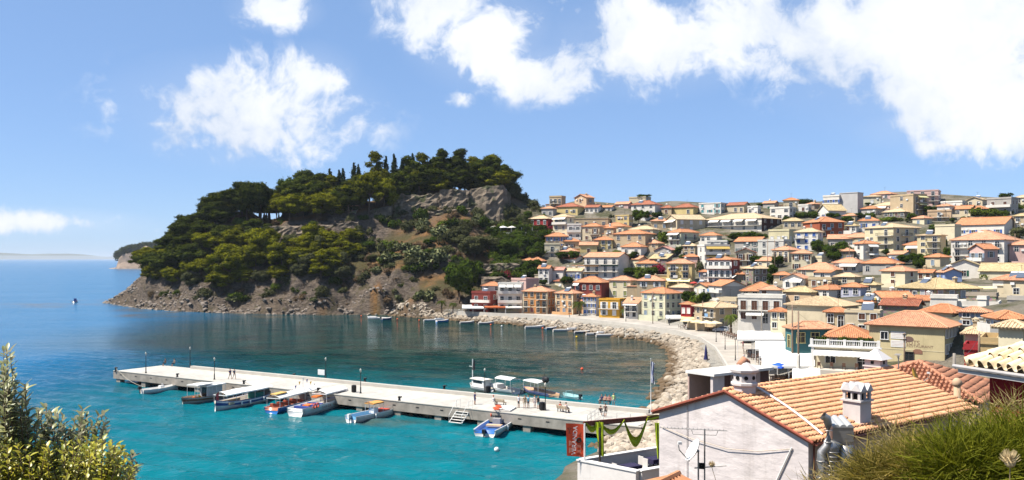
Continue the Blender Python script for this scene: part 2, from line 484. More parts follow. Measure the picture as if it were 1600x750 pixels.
# ------------------------------------------------------------------ sea
def build_sea():
 def axis(lo, hi, step, far):
  core = np.arange(lo, hi + step, step)
  g = []; s = step; p = hi
  while p < far: s *= 1.35; p += s; g.append(p)
  g2 = []; s = step; p = lo
  while p > -far: s *= 1.35; p -= s; g2.append(p)
  return np.concatenate([np.array(g2[::-1]), core, np.array(g)])
 xs = axis(-250, 60, 2.5, 32000); ys = axis(40, 450, 2.5, 32000)
 xs = np.concatenate([xs[xs < -112], np.arange(-112, 44, .65), xs[xs > 44]]); ys = np.concatenate([ys[ys < 82], np.arange(82, 222, .65), ys[ys > 222]])
 x, y = np.meshgrid(xs, ys)
 d = -shore_dist(x, y)                                   # distance off shore
 lee = 1 - .55 * sm(y - (175 - 0.55 * (x + 30)), -25, 25)
 env = sm(x, -112, -95) * (1 - sm(x, 34, 43)) * sm(y, 82, 90) * (1 - sm(y, 195, 221)) * lee
 z = 1.5 * env * (.15 * fbm(x * .30 + .1 * y, y * .42, 5, 3, .6) + .10 * np.sin(x * .55 + y * 1.25 + 2.2 * fbm(x * .11, y * .11, 8, 2)) * (.4 + vnoise(x * .09, y * .09, 4)))
 n = fbm(x * 0.018, y * 0.02, 71, 4); n2 = fbm(x * 0.055, y * 0.075, 77, 4)
 bay = sm(y - (175 - 0.55 * (x + 30)), -25, 25)            # beyond the pier
 shoal = np.clip(1 - sm(d + n * 12, 4, 62), 0, 1)
 sandy = (1 - bay) * sm(x, -115, -30) * (1 - sm(y + n * 30, 135, 195))
 deep = sm(-x + n * 25 + (y - 150) * 0.12, 40, 125)
 deep *= 1 - .88 * bay * sm(x + n * 14, -150, -95) * (1 - sm(y, 420, 470))
 deep = np.maximum(deep, sm(y, 470, 800))
 reef_reflect = sm(n2 + n * 0.35, 0.02, 0.42)
 reef_reflect = np.clip(reef_reflect * np.clip(shoal * 1.3 + 0.12 * bay, 0, 1) + shoal * sm(x + n * 12, -2, 22) * bay * 0.55, 0, 1)
 ny, nx = x.shape
 me = bpy.data.meshes.new('sea')
 idx = np.arange(ny * nx).reshape(ny, nx)
 q = np.stack([idx[:-1, :-1], idx[:-1, 1:], idx[1:, 1:], idx[1:, :-1]], -1).reshape(-1, 4)
 co = np.stack([x, y, z], -1).reshape(-1, 3)
 nf = len(q)
 me.vertices.add(len(co)); me.vertices.foreach_set('co', co.ravel())
 me.loops.add(nf * 4); me.polygons.add(nf); me.loops.foreach_set('vertex_index', q.ravel()); me.polygons.foreach_set('loop_start', np.arange(nf) * 4)
 me.update(calc_edges=True)
 at = me.attributes.new('bottom', 'FLOAT_COLOR', 'POINT')
 at.data.foreach_set('color', np.stack([sandy, deep, reef_reflect, bay], -1).reshape(-1, 4).astype(np.float32).ravel())
 m, t, b = newmat('sea_water')
 geo = t.node('ShaderNodeNewGeometry'); pos = geo.outputs['Position']
 a = t.node('ShaderNodeAttribute', attribute_name='bottom')
 sp = t.node('ShaderNodeSeparateColor'); t.put(sp.inputs[0], a.outputs['Color'])
 n = t.noise(t.scale(pos, (1, 1.6, 1)), 0.09, 5, 0.6)
 n2 = t.noise(t.scale(pos, (1, 2.0, 1)), 0.45, 4, 0.6)
 c = t.mix(t.mapr(n, 0.35, 0.65), (0.0005, 0.015, 0.014), (0.001, 0.040, 0.034))                  # teal bay
 c = t.mix(sp.outputs[0], c, t.mix(t.mapr(n, 0.3, 0.7), (0.0005, 0.098, 0.128), (0.001, 0.150, 0.185)))  # turquoise over sand
 c = t.mix(sp.outputs[1], c, (0.004, 0.110, 0.240))                                              # open water
 rf = t.math('MULTIPLY', sp.outputs[2], t.mapr(n, 0.40, 0.62, 0.1, 1.0), clamp=True)
 c = t.mix(rf, c, t.mix(n2, (0.040, 0.040, 0.022), (0.120, 0.088, 0.048)))  # brown of the rocky bottom plus painted reflection of houses and rocks
 c = t.mix(1.0, c, (AL,) * 3, 'MULTIPLY')
 t.put(b.inputs['Base Color'], c)
 t.put(b.inputs['Roughness'], t.mapr(sp.outputs[1], 0, 1, 0.05, 0.18))
 b.inputs['IOR'].default_value = 1.333
 t.put(b.inputs['Specular IOR Level'], t.mapr(sp.outputs[1], 0, 1, 0.045, 0.26))
 w1 = t.noise(t.scale(pos, (0.5, 1.15, 1)), 0.55, 3, 0.55, 0.6)
 w2 = t.noise(t.scale(pos, (0.7, 1.3, 1)), 2.0, 3, 0.55, 0.4)
 w3 = t.noise(t.scale(pos, (0.10, 0.30, 1)), 0.35, 3, 0.5, 0.3)
 hgt = t.math('ADD', t.math('MULTIPLY', w1, 0.55), t.math('MULTIPLY', w2, 0.22))
 hgt = t.math('ADD', hgt, t.math('MULTIPLY', w3, 0.8))
 calm = t.mapr(t.noise(t.scale(pos, (0.4, 1.0, 1)), 0.03, 3, 0.55), 0.38, 0.62, 0.55, 1.0)
 calm = t.math('MULTIPLY', calm, t.mapr(a.outputs['Alpha'], 0, 1, 1.0, 0.95))
 bp = t.node('ShaderNodeBump'); bp.inputs['Distance'].default_value = 1.0; t.put(bp.inputs['Strength'], calm)
 t.put(bp.inputs['Height'], hgt); t.put(b.inputs['Normal'], bp.outputs[0])
 me.materials.append(m)
 o = link('sea', me)
 tag(o, kind='structure')
build_sea()

# distant island chain and the far headland -----------------------------------
def far_hills():
 mb = MB(); random.seed(4)
 n = 60; vs = []
 for i in range(n + 1):
  px = -500 + 1100 * i / n
  d = 23000 + 900 * math.sin(i * .4)
  top = 397.5 + 2.0 * math.sin(i * 0.35 + 1) + 1.6 * math.sin(i * 0.9) + random.uniform(-.5, .5)
  vs += [Vector((PX(px, d), d, -5)), PT(px, top + 5, d * 1.01) , Vector((PX(px, d * 1.06), d * 1.06, PZ(top, d * 1.06))), Vector((PX(px, d * 1.2), d * 1.2, -5))]
 fs = []
 for i in range(n):
  for k in range(3): fs.append((i * 4 + k, (i + 1) * 4 + k, (i + 1) * 4 + k + 1, i * 4 + k + 1))
 mb.add(vs, fs)
 o = mb.build('island_hills', mat('far_hill_scrub', (0.10, 0.11, 0.075), 0.95, var=0.3, scale=0.002), smooth=True)
 tag(o, kind='structure')
far_hills()
# ------------------------------------------------------------------ vegetation
def foliage_mat(name, c0, c1, transl=0.10, objvar=0.35):
 m = bpy.data.materials.new(name); m.use_nodes = True
 m.node_tree.nodes.clear(); t = NT(m.node_tree)
 geo = t.node('ShaderNodeNewGeometry'); oi = t.node('ShaderNodeObjectInfo')
 c = t.mix(geo.outputs['Random Per Island'], c0, c1)
 k = t.mapr(oi.outputs['Random'], 0, 1, (1 - objvar) * AL, (1 + objvar * 0.6) * AL)
 c = t.mix(1.0, c, t_val(t, k), 'MULTIPLY')
 d = t.node('ShaderNodeBsdfDiffuse'); t.put(d.inputs[0], c)
 tr = t.node('ShaderNodeBsdfTranslucent'); t.put(tr.inputs[0], t.mix(1.0, c, (1.25, 1.25, 0.6), 'MULTIPLY'))
 mx = t.node('ShaderNodeMixShader'); mx.inputs[0].default_value = transl
 t.l.new(d.outputs[0], mx.inputs[1]); t.l.new(tr.outputs[0], mx.inputs[2])
 o = t.node('ShaderNodeOutputMaterial'); t.l.new(mx.outputs[0], o.inputs[0])
 return m
FM = {
 'pine':   foliage_mat('pine_needles', (0.060, 0.072, 0.006), (0.230, 0.220, 0.012)),
 'dark':   foliage_mat('dark_pine_needles', (0.018, 0.030, 0.006), (0.085, 0.100, 0.014)),
 'cypress': foliage_mat('cypress_foliage', (0.016, 0.030, 0.012), (0.040, 0.058, 0.020)),
 'olive':  foliage_mat('olive_leaves', (0.050, 0.058, 0.024), (0.125, 0.125, 0.055)),
 'broad':  foliage_mat('broadleaf_leaves', (0.018, 0.036, 0.006), (0.080, 0.115, 0.014)),
 'bright': foliage_mat('bright_shrub_leaves', (0.060, 0.100, 0.012), (0.150, 0.185, 0.025)),
 'dry':    foliage_mat('dry_scrub', (0.110, 0.075, 0.045), (0.200, 0.135, 0.080)),
 'cactus': foliage_mat('prickly_pear_pads', (0.075, 0.090, 0.040), (0.190, 0.195, 0.090), 0.02),
 'flower': foliage_mat('bougainvillea_bracts', (0.16, 0.015, 0.04), (0.30, 0.03, 0.05)),
 'palm':   foliage_mat('palm_fronds', (0.050, 0.085, 0.015), (0.130, 0.150, 0.030)),
}
BARK = mat('bark', (0.13, 0.085, 0.055), 0.9, var=0.35, scale=2.0, bump=0.5)
rng = np.random.default_rng(11)

def leaf_mesh(name, clumps, n_per_area, size, material, up_bias=0.15, jitter=0.36, aspect=1.5):
 P_, N_ = [], []
 for (x, y, z, rx, ry, rz) in clumps:
  n = int(n_per_area * (rx * ry + rx * rz + ry * rz) * 1.4)
  d = rng.normal(size=(n, 3)); d[:, 2] += up_bias; d /= np.linalg.norm(d, axis=1)[:, None]
  rr = np.where(rng.random(n) < .16, rng.uniform(1.0, 1.32, n), rng.uniform(0.55, 1.05, n) ** 0.7)
  bumpy = 1 + 0.22 * np.sin(d[:, 0] * 5 + x * 3) * np.cos(d[:, 1] * 5 + y) + 0.12 * np.sin(d[:, 2] * 7 + z)
  p = d * np.array([rx, ry, rz]) * (rr * bumpy)[:, None] + np.array([x, y, z])
  nn = d / np.array([rx, ry, rz]); nn /= np.linalg.norm(nn, axis=1)[:, None]
  nn = nn + rng.normal(size=(n, 3)) * jitter; nn /= np.linalg.norm(nn, axis=1)[:, None]
  P_.append(p); N_.append(nn)
 p = np.concatenate(P_); nn = np.concatenate(N_); n = len(p)
 r_ = rng.normal(size=(n, 3)); u = np.cross(nn, r_); u /= np.linalg.norm(u, axis=1)[:, None]; v = np.cross(nn, u)
 s = size * rng.uniform(0.6, 1.35, n)[:, None]
 co = np.stack([p - u * s * aspect * .5, p - v * s * .42, p + u * s * aspect * .5, p + v * s * .42], 1).reshape(-1, 3)
 me = bpy.data.meshes.new(name)
 me.vertices.add(n * 4); me.vertices.foreach_set('co', co.ravel())
 me.loops.add(n * 4); me.polygons.add(n)
 me.loops.foreach_set('vertex_index', np.arange(n * 4)); me.polygons.foreach_set('loop_start', np.arange(n) * 4)
 me.update(calc_edges=True)
 me.materials.append(material)
 return me

def trunk_mesh(name, hgt, r0, limbs, lean=(0, 0), seg=6):
 mb = MB()
 n = 6; pts = []
 for i in range(n):
  f = i / (n - 1)
  pts.append(Vector((lean[0] * f * f + 0.10 * math.sin(f * 7), lean[1] * f * f, -0.8 + (hgt + .8) * f)))
 mb.tube(pts, [r0 * (1 - 0.62 * i / (n - 1)) for i in range(n)], seg)
 for (f, tip) in limbs:
  k = min(int(f * (n - 1)), n - 2); a = pts[k].lerp(pts[k + 1], f * (n - 1) - k)
  tip = Vector(tip); mid = a.lerp(tip, .5) + Vector((0, 0, .12 * (tip - a).length))
  r1 = r0 * (1 - .62 * f) * .55
  mb.tube([a, mid, tip], [r1, r1 * .65, r1 * .25], 5)
 return mb.mesh(name, BARK, True)

TREES = {}
def proto(kind, crown, trunk, h, w): TREES.setdefault(kind, []).append((crown, trunk, h, w))
def make_protos():
 r = random.Random(5)
 for v in range(5):                    # umbrella-like Aleppo pines
  cl = []; limbs = []
  lean = (r.uniform(-1.2, 1.2), r.uniform(-.8, .8))
  for k in range(r.randint(26, 31)):
   a = r.uniform(0, 2 * PI); q = math.sqrt(r.random()) * 3.7
   z = 7.6 + 2.0 * (1 - (q / 3.7) ** 2) * r.uniform(.3, 1.1) - r.random() * 3.0
   s = r.uniform(.85, 1.55)
   c = (lean[0] + q * math.cos(a), lean[1] + q * math.sin(a), z)
   cl.append((*c, s * 1.15, s * 1.15, s * .68))
   if k % 3 == 0: limbs.append((r.uniform(.55, .95), (c[0], c[1], c[2] - .3)))
  for k in range(3):
   a = r.uniform(0, 2 * PI); cl.append((lean[0] + 2.6 * math.cos(a), lean[1] + 2.6 * math.sin(a), r.uniform(3.4, 4.8), 1.3, 1.3, .8))
  for kd, fm in (('pine', 'pine'), ('darkpine', 'dark')):
   proto(kd, leaf_mesh('crown', cl, 96, .29, FM[fm]), trunk_mesh('trunk', 8.2, .30, limbs, lean), 10.3, 8.6)
 for v in range(3):                    # tall fuller pines
  cl = []; limbs = []
  for k in range(30):
   z = r.uniform(4.0, 13.2); f = (z - 4) / 9.2
   q = (3.1 * (1 - f) ** .55 + .5) * math.sqrt(r.random()); a = r.uniform(0, 2 * PI); s = r.uniform(.8, 1.5)
   c = (q * math.cos(a), q * math.sin(a), z); cl.append((*c, s, s, s * .75))
   if k % 4 == 0: limbs.append((min(.95, z / 13.5), (c[0], c[1], c[2])))
  proto('tallpine', leaf_mesh('crown', cl, 84, .30, FM['dark' if v else 'pine']), trunk_mesh('trunk', 12.5, .34, limbs, (.3, 0)), 14, 7)
 for v in range(2):
  cl = [(.15 * math.sin(z * 3), .15 * math.cos(z * 2.3), z, q, q, .95) for z, q in [(1.5, .7), (2.6, .95), (3.8, 1.1), (5, 1.15), (6.2, 1.1), (7.4, .95), (8.6, .75), (9.6, .52), (10.5, .3)]]
  proto('cypress', leaf_mesh('crown', cl, 130, .26, FM['cypress'], .3, .5), trunk_mesh('trunk', 3, .2, []), 11, 2.4)
 for v in range(3):                    # round broadleaf trees
  cl = []; limbs = []
  for k in range(26):
   d = Vector((r.gauss(0, 1), r.gauss(0, 1), r.gauss(.25, .9))).normalized() * r.uniform(.35, 1)
   c = (d.x * 3.0, d.y * 3.0, 5.0 + d.z * 2.7); s = r.uniform(.9, 1.5)
   cl.append((*c, s, s, s * .85))
   if k % 4 == 0: limbs.append((r.uniform(.4, .9), c))
  proto('broad', leaf_mesh('crown', cl, 80, .32, FM['broad']), trunk_mesh('trunk', 4.2, .28, limbs), 8.6, 8)
  proto('olive', leaf_mesh('crown', cl, 75, .30, FM['olive']), trunk_mesh('trunk', 4.0, .30, limbs), 8.6, 8)
 for kd, fm, nv in (('shrub', 'bright', 2), ('oliveshrub', 'olive', 3), ('dryshrub', 'dry', 2), ('darkshrub', 'broad', 2), ('flowershrub', 'flower', 1), ('cactus', 'cactus', 2)):
  for v in range(nv):
   cl = []
   for k in range(9):
    a = r.uniform(0, 2 * PI); q = math.sqrt(r.random()) * 1.15
    s = r.uniform(.45, .8)
    cl.append((q * math.cos(a), q * math.sin(a), r.uniform(.35, 1.25) * (1.15 - .3 * q), s, s, s * .85))
   big = kd == 'cactus'
   proto(kd, leaf_mesh('crown', cl, 70 if big else 120, .34 if big else .20, FM[fm], .15, .9 if big else .55, 1.15 if big else 1.5),
    trunk_mesh('trunk', .8, .09, [(.8, (.5, .1, .9)), (.8, (-.4, .3, .9))]), 2.0, 3.1)
make_protos()
TREE_LOG = []
def tree(kind, base, height, width=None, cat='tree', name=None, rz=None, group=None, desc=None, px=0):
 pr = random.choice(TREES[kind])
 crown, trunk, h, w = pr
 s = height / h; sx = s if width is None else width / w
 o = empty(name or {'pine': 'pine_tree', 'darkpine': 'pine_tree', 'tallpine': 'pine_tree', 'cypress': 'cypress_tree', 'broad': 'broadleaf_tree', 'olive': 'olive_tree', 'cactus': 'prickly_pear', 'flowershrub': 'bougainvillea', 'dryshrub': 'dry_bush', 'oliveshrub': 'grey_bush', 'darkshrub': 'dark_bush'}.get(kind, 'shrub'), base,
   random.uniform(0, 6.28) if rz is None else rz)
 o.scale = (sx, sx, s)
 link('trunk', trunk, o); link('crown', crown, o)
 tag(o, None, cat, group)
 TREE_LOG.append((o, px, desc, group))
 return o
random.seed(21)
def place(kind, px, base_py, top_py, wpx=None, grp='', desc='', d=None, cat='tree'):
 g = ground_hit(px, base_py) if d is None else PT(px, base_py, d)
 k = F / g.y
 return tree(kind, (g.x, g.y, g.z), max(0.8, (base_py - top_py) / k), None if wpx is None else wpx / k, cat, group=grp, desc=desc, px=px)

SKY = [('darkpine', 338, 350, 300, 44), ('darkpine', 362, 350, 292, 48), ('darkpine', 386, 349, 279, 50), ('darkpine', 408, 350, 280, 46), ('darkpine', 345, 356, 318, 40),
 ('pine', 432, 349, 297, 46), ('pine', 452, 349, 300, 48), ('pine', 474, 348, 296, 46), ('pine', 500, 348, 298, 48), ('pine', 522, 347, 303, 44), ('darkpine', 545, 345, 298, 40),
 ('darkpine', 420, 338, 288, 46), ('broad', 449, 322, 262, 32), ('darkpine', 478, 322, 259, 48), ('darkpine', 505, 320, 264, 46), ('darkpine', 455, 335, 280, 44), ('darkpine', 490, 335, 278, 50),
 ('cypress', 515, 318, 259, 13), ('cypress', 530, 318, 263, 13), ('cypress', 536, 318, 261, 12), ('cypress', 553, 316, 253, 13), ('cypress', 560, 316, 256, 12), ('tallpine', 520, 325, 275, 40),
 ('darkpine', 560, 330, 270, 44), ('tallpine', 588, 322, 238, 42), ('pine', 577, 340, 265, 44), ('pine', 600, 338, 275, 40), ('cypress', 603, 320, 246, 13), ('cypress', 616, 318, 243, 14), ('cypress', 628, 316, 250, 12),
 ('tallpine', 640, 315, 241, 40), ('cypress', 645, 312, 242, 13), ('tallpine', 661, 312, 240, 42), ('darkpine', 625, 322, 268, 44), ('darkpine', 655, 315, 268, 42), ('pine', 680, 308, 252, 40),
 ('tallpine', 689, 305, 232, 42), ('cypress', 692, 302, 246, 12), ('darkpine', 708, 303, 240, 42), ('tallpine', 718, 300, 230, 44), ('darkpine', 735, 300, 240, 44), ('tallpine', 742, 299, 236, 44),
 ('darkpine', 760, 299, 237, 46), ('tallpine', 768, 298, 242, 40), ('darkpine', 780, 300, 246, 40), ('darkpine', 789, 304, 256, 34), ('darkpine', 700, 308, 262, 40), ('pine', 725, 306, 262, 38), ('darkpine', 750, 304, 262, 38), ('darkpine', 772, 304, 264, 36),
 ('darkpine', 734, 308, 258, 42), ('darkpine', 739, 310, 268, 36), ('darkshrub', 737, 306, 290, 24), ('oliveshrub', 798, 306, 280, 30), ('oliveshrub', 808, 312, 290, 26), ('oliveshrub', 820, 318, 298, 24), ('oliveshrub', 830, 324, 308, 22), ('oliveshrub', 838, 330, 316, 20)]
MID = [('darkpine', 302, 374, 330, 44), ('darkpine', 318, 368, 322, 44), ('darkpine', 336, 362, 312, 44), ('darkpine', 285, 386, 344, 44), ('darkpine', 326, 358, 306, 40), ('darkpine', 268, 398, 360, 42),
 ('pine', 240, 447, 412, 34), ('pine', 268, 450, 414, 36), ('olive', 300, 454, 424, 34), ('pine', 342, 457, 420, 40), ('pine', 378, 452, 416, 40), ('olive', 408, 450, 420, 34), ('pine', 440, 446, 410, 38), ('olive', 470, 440, 408, 34), ('pine', 502, 444, 408, 38), ('olive', 535, 442, 412, 34), ('oliveshrub', 565, 440, 418, 32), ('oliveshrub', 420, 464, 446, 30), ('oliveshrub', 320, 466, 448, 30), ('oliveshrub', 500, 462, 444, 30),
 ('oliveshrub', 625, 338, 324, 26), ('darkshrub', 642, 336, 320, 22), ('oliveshrub', 672, 334, 318, 26), ('oliveshrub', 700, 334, 320, 26), ('darkshrub', 722, 336, 318, 24), ('oliveshrub', 745, 340, 322, 28), ('darkshrub', 768, 342, 326, 24), ('oliveshrub', 792, 342, 318, 26), ('oliveshrub', 806, 338, 312, 24), ('darkshrub', 752, 300, 286, 26), ('oliveshrub', 778, 300, 284, 24), ('oliveshrub', 715, 356, 340, 30), ('oliveshrub', 668, 362, 346, 30), ('darkshrub', 600, 350, 332, 26),
 ('darkpine', 300, 385, 340, 46), ('darkpine', 322, 384, 342, 46), ('darkpine', 345, 386, 348, 44), ('darkpine', 280, 398, 362, 44), ('darkpine', 262, 408, 372, 42), ('darkpine', 300, 402, 360, 50), ('pine', 330, 400, 358, 46),
 ('darkpine', 222, 432, 389, 40), ('darkpine', 240, 434, 390, 46), ('darkpine', 260, 436, 388, 48), ('darkpine', 284, 425, 378, 48), ('darkpine', 305, 428, 375, 46),
 ('pine', 350, 444, 376, 56), ('pine', 372, 440, 380, 46), ('pine', 335, 452, 420, 34), ('pine', 400, 428, 376, 44), ('pine', 418, 412, 353, 46), ('pine', 395, 402, 354, 50), ('pine', 365, 400, 356, 44),
 ('pine', 440, 426, 376, 44), ('pine', 455, 420, 385, 36), ('pine', 490, 395, 348, 40), ('pine', 510, 402, 358, 44), ('pine', 530, 404, 366, 40), ('pine', 512, 430, 386, 48), ('olive', 480, 424, 390, 42), ('olive', 535, 422, 392, 34),
 ('olive', 470, 398, 370, 40), ('oliveshrub', 556, 402, 376, 34), ('oliveshrub', 600, 402, 374, 34), ('oliveshrub', 640, 360, 340, 30), ('darkshrub', 660, 345, 322, 28), ('oliveshrub', 565, 375, 350, 36),
 ('broad', 718, 478, 404, 62), ('broad', 738, 448, 404, 46), ('olive', 742, 408, 364, 50), ('olive', 765, 402, 366, 46), ('broad', 790, 405, 370, 40), ('broad', 815, 398, 366, 40), ('broad', 838, 392, 368, 36), ('broad', 757, 362, 338, 26), ('broad', 770, 375, 352, 28),
 ('broad', 819, 402, 378, 28), ('olive', 722, 380, 350, 40), ('oliveshrub', 695, 380, 352, 36), ('cactus', 610, 410, 392, 40), ('cactus', 650, 408, 384, 44), ('cactus', 680, 412, 382, 44), ('cactus', 630, 392, 376, 40), ('cactus', 690, 372, 352, 40), ('cactus', 660, 424, 402, 40), ('cactus', 665, 468, 450, 30), ('cactus', 448, 440, 426, 28), ('cactus', 590, 428, 416, 26)]
for k, px, b, tp, w in SKY: place(k, px, b, tp, w, 'trees on the castle hilltop', {'cypress': 'narrow dark cypress'}.get(k, 'grey-green bush' if 'shrub' in k else 'round dark tree' if k == 'broad' else 'pine'), cat='bush' if 'shrub' in k else 'tree')
for k, px, b, tp, w in MID: place(k, px, b, tp, w, 'trees and bushes on the headland slope',
 {'pine': 'yellow-green pine', 'darkpine': 'dark green pine', 'broad': 'leafy green tree', 'olive': 'grey-green olive tree', 'cactus': 'clump of pale prickly pear', 'darkshrub': 'dark green bush'}.get(k, 'grey-green bush'),
 cat='bush' if k in ('cactus', 'oliveshrub', 'darkshrub') else 'tree')
_q = 0; _t = 0
while _q < 96 and _t < 4000:
 _t += 1
 if _q < 46:
  px = random.uniform(225, 560); py = random.uniform(372, 450)
  if py > np.interp(px, [225, 300, 400, 470, 560], [436, 444, 440, 425, 412]) or py < np.interp(px, [225, 260, 300, 350, 560], [420, 395, 372, 368, 368]): continue
  kd = random.choices(['pine', 'darkpine', 'olive'], [3, 3 if px < 340 else 1, 1.2])[0]; tall = random.uniform(24, 40); gname = 'trees and bushes on the headland slope'
 else:
  px = random.uniform(340, 790); py = np.interp(px, [340, 450, 560, 620, 700, 790], [347, 340, 328, 318, 306, 304]) + random.uniform(-6, 3)
  kd = random.choices(['pine', 'darkpine', 'tallpine'], [2, 4, 2])[0]; tall = random.uniform(38, 54); gname = 'trees on the castle hilltop'
 place(kd, px, py, py - tall, tall * random.uniform(.85, 1.15), gname, {'pine': 'yellow-green pine', 'darkpine': 'dark green pine' if 'slope' in gname else 'pine', 'olive': 'grey-green olive tree', 'tallpine': 'pine'}[kd])
 _q += 1
_q = 0
while _q < 46:
 px = random.uniform(540, 765); py = random.uniform(345, 446)
 if py > np.interp(px, [540, 600, 700, 765], [415, 420, 436, 446]): continue
 kd = random.choices(['olive', 'oliveshrub', 'darkshrub', 'broad', 'shrub', 'cactus'], [2, 4, 2, 1.2, 1.2, 2])[0]; tall = random.uniform(11, 22)
 place(kd, px, py, py - tall, tall * random.uniform(1.2, 1.8), 'bushes on the slope below the castle', {'olive': 'olive tree', 'broad': 'leafy tree', 'shrub': 'bright green bush', 'oliveshrub': 'grey-green bush', 'darkshrub': 'dark green bush', 'cactus': 'prickly pear thicket'}[kd], cat='tree' if kd in ('olive', 'broad') else 'bush'); _q += 1
_c = 0
while _c < 210:
 px = random.uniform(230, 790); py = random.uniform(340, 476)
 g = ground_hit(px, py, 300, 470)
 if g.z < 3.5 or abs(PZ(py, g.y) - g.z) > 2: continue
 kd = random.choices(['dryshrub', 'oliveshrub', 'shrub', 'darkshrub', 'cactus'], [4, 3, 1.2, 2, 1])[0]
 hgt = random.uniform(1.4, 4.0)
 tree(kd, g, hgt, hgt * random.uniform(1.3, 2.0), 'bush', group='small bushes dotted over the headland slope',
  desc={'dryshrub': 'dry brown bush', 'oliveshrub': 'grey-green bush', 'shrub': 'bright green bush', 'darkshrub': 'dark green bush', 'cactus': 'prickly pear clump'}[kd], px=px)
 _c += 1
TOWN_GREEN = [('broad', 998, 352, 326, 22), ('broad', 1010, 345, 328, 16), ('darkshrub', 1028, 338, 330, 20), ('broad', 992, 412, 392, 24), ('shrub', 965, 398, 390, 18), ('broad', 985, 434, 416, 26), ('shrub', 1004, 436, 414, 28), ('flowershrub', 1028, 428, 410, 24), ('broad', 1018, 436, 416, 22),
 ('broad', 1060, 402, 384, 14), ('shrub', 1066, 405, 394, 12), ('broad', 1075, 478, 452, 26), ('shrub', 1092, 476, 450, 30), ('broad', 1102, 478, 456, 22), ('oliveshrub', 1092, 424, 404, 14), ('broad', 1150, 378, 362, 26), ('shrub', 1130, 378, 372, 24), ('broad', 1172, 378, 360, 28), ('broad', 1190, 378, 364, 24), ('shrub', 1196, 385, 372, 18),
 ('broad', 1278, 402, 372, 26), ('broad', 1298, 408, 380, 34), ('broad', 1318, 405, 374, 28), ('broad', 1302, 412, 392, 26), ('shrub', 1250, 404, 388, 28), ('shrub', 1235, 402, 392, 26), ('oliveshrub', 1255, 416, 402, 24), ('broad', 1182, 414, 398, 24), ('shrub', 1166, 412, 398, 22), ('broad', 1206, 436, 412, 20), ('shrub', 1170, 405, 394, 20), ('broad', 1216, 418, 398, 22),
 ('darkshrub', 1255, 340, 330, 26), ('darkshrub', 1272, 340, 328, 22), ('broad', 1302, 344, 332, 24), ('broad', 1325, 352, 336, 22), ('broad', 1342, 345, 332, 22), ('darkshrub', 1362, 342, 330, 22), ('shrub', 1385, 346, 336, 24), ('shrub', 1400, 346, 336, 22), ('broad', 1356, 322, 316, 12), ('oliveshrub', 1366, 326, 316, 14), ('broad', 1228, 352, 336, 16),
 ('broad', 1424, 348, 332, 18), ('broad', 1440, 348, 338, 16), ('broad', 1450, 336, 320, 18), ('broad', 1464, 334, 322, 16), ('broad', 1460, 364, 350, 26), ('broad', 1478, 362, 348, 22), ('darkshrub', 1486, 362, 350, 18), ('darkshrub', 1476, 385, 370, 12), ('shrub', 1522, 338, 322, 22), ('shrub', 1542, 338, 320, 28), ('shrub', 1560, 338, 322, 24), ('darkshrub', 1576, 336, 326, 16), ('shrub', 1508, 344, 336, 18),
 ('broad', 1412, 414, 396, 24), ('broad', 1430, 412, 394, 24), ('broad', 1448, 414, 396, 20), ('broad', 1480, 410, 385, 12), ('olive', 1592, 380, 352, 26), ('broad', 1597, 396, 376, 16), ('shrub', 1595, 330, 314, 16), ('darkshrub', 1240, 321, 309, 30), ('darkshrub', 1260, 321, 309, 28), ('darkshrub', 1200, 323, 315, 36), ('darkshrub', 1572, 309, 300, 22), ('darkshrub', 1006, 308, 302, 22),
 ('broad', 866, 434, 416, 14), ('broad', 884, 448, 430, 26), ('broad', 848, 448, 436, 16), ('shrub', 812, 434, 418, 22), ('broad', 835, 428, 404, 28), ('broad', 878, 408, 392, 26), ('broad', 895, 408, 390, 20), ('flowershrub', 762, 425, 412, 22), ('shrub', 792, 414, 404, 30), ('darkshrub', 810, 392, 378, 30), ('shrub', 855, 398, 386, 20), ('shrub', 848, 346, 330, 12), ('broad', 825, 345, 328, 16), ('shrub', 925, 404, 392, 18), ('shrub', 1300, 362, 350, 16), ('broad', 1385, 402, 388, 16), ('shrub', 1540, 436, 424, 18), ('shrub', 1568, 488, 476, 10), ('shrub', 1155, 574, 560, 16), ('broad', 1240, 500, 485, 8)]
for k, px, b, tp, w in TOWN_GREEN:
 d = town_depth(px, b)
 place(k, px, b, tp, w, 'greenery among the houses', {'broad': 'leafy tree', 'olive': 'olive tree', 'flowershrub': 'red-flowering bougainvillea', 'oliveshrub': 'grey-green bush', 'darkshrub': 'dark hedge bush'}.get(k, 'bright green bush'), d=d, cat='tree' if k in ('broad', 'olive') else 'bush')

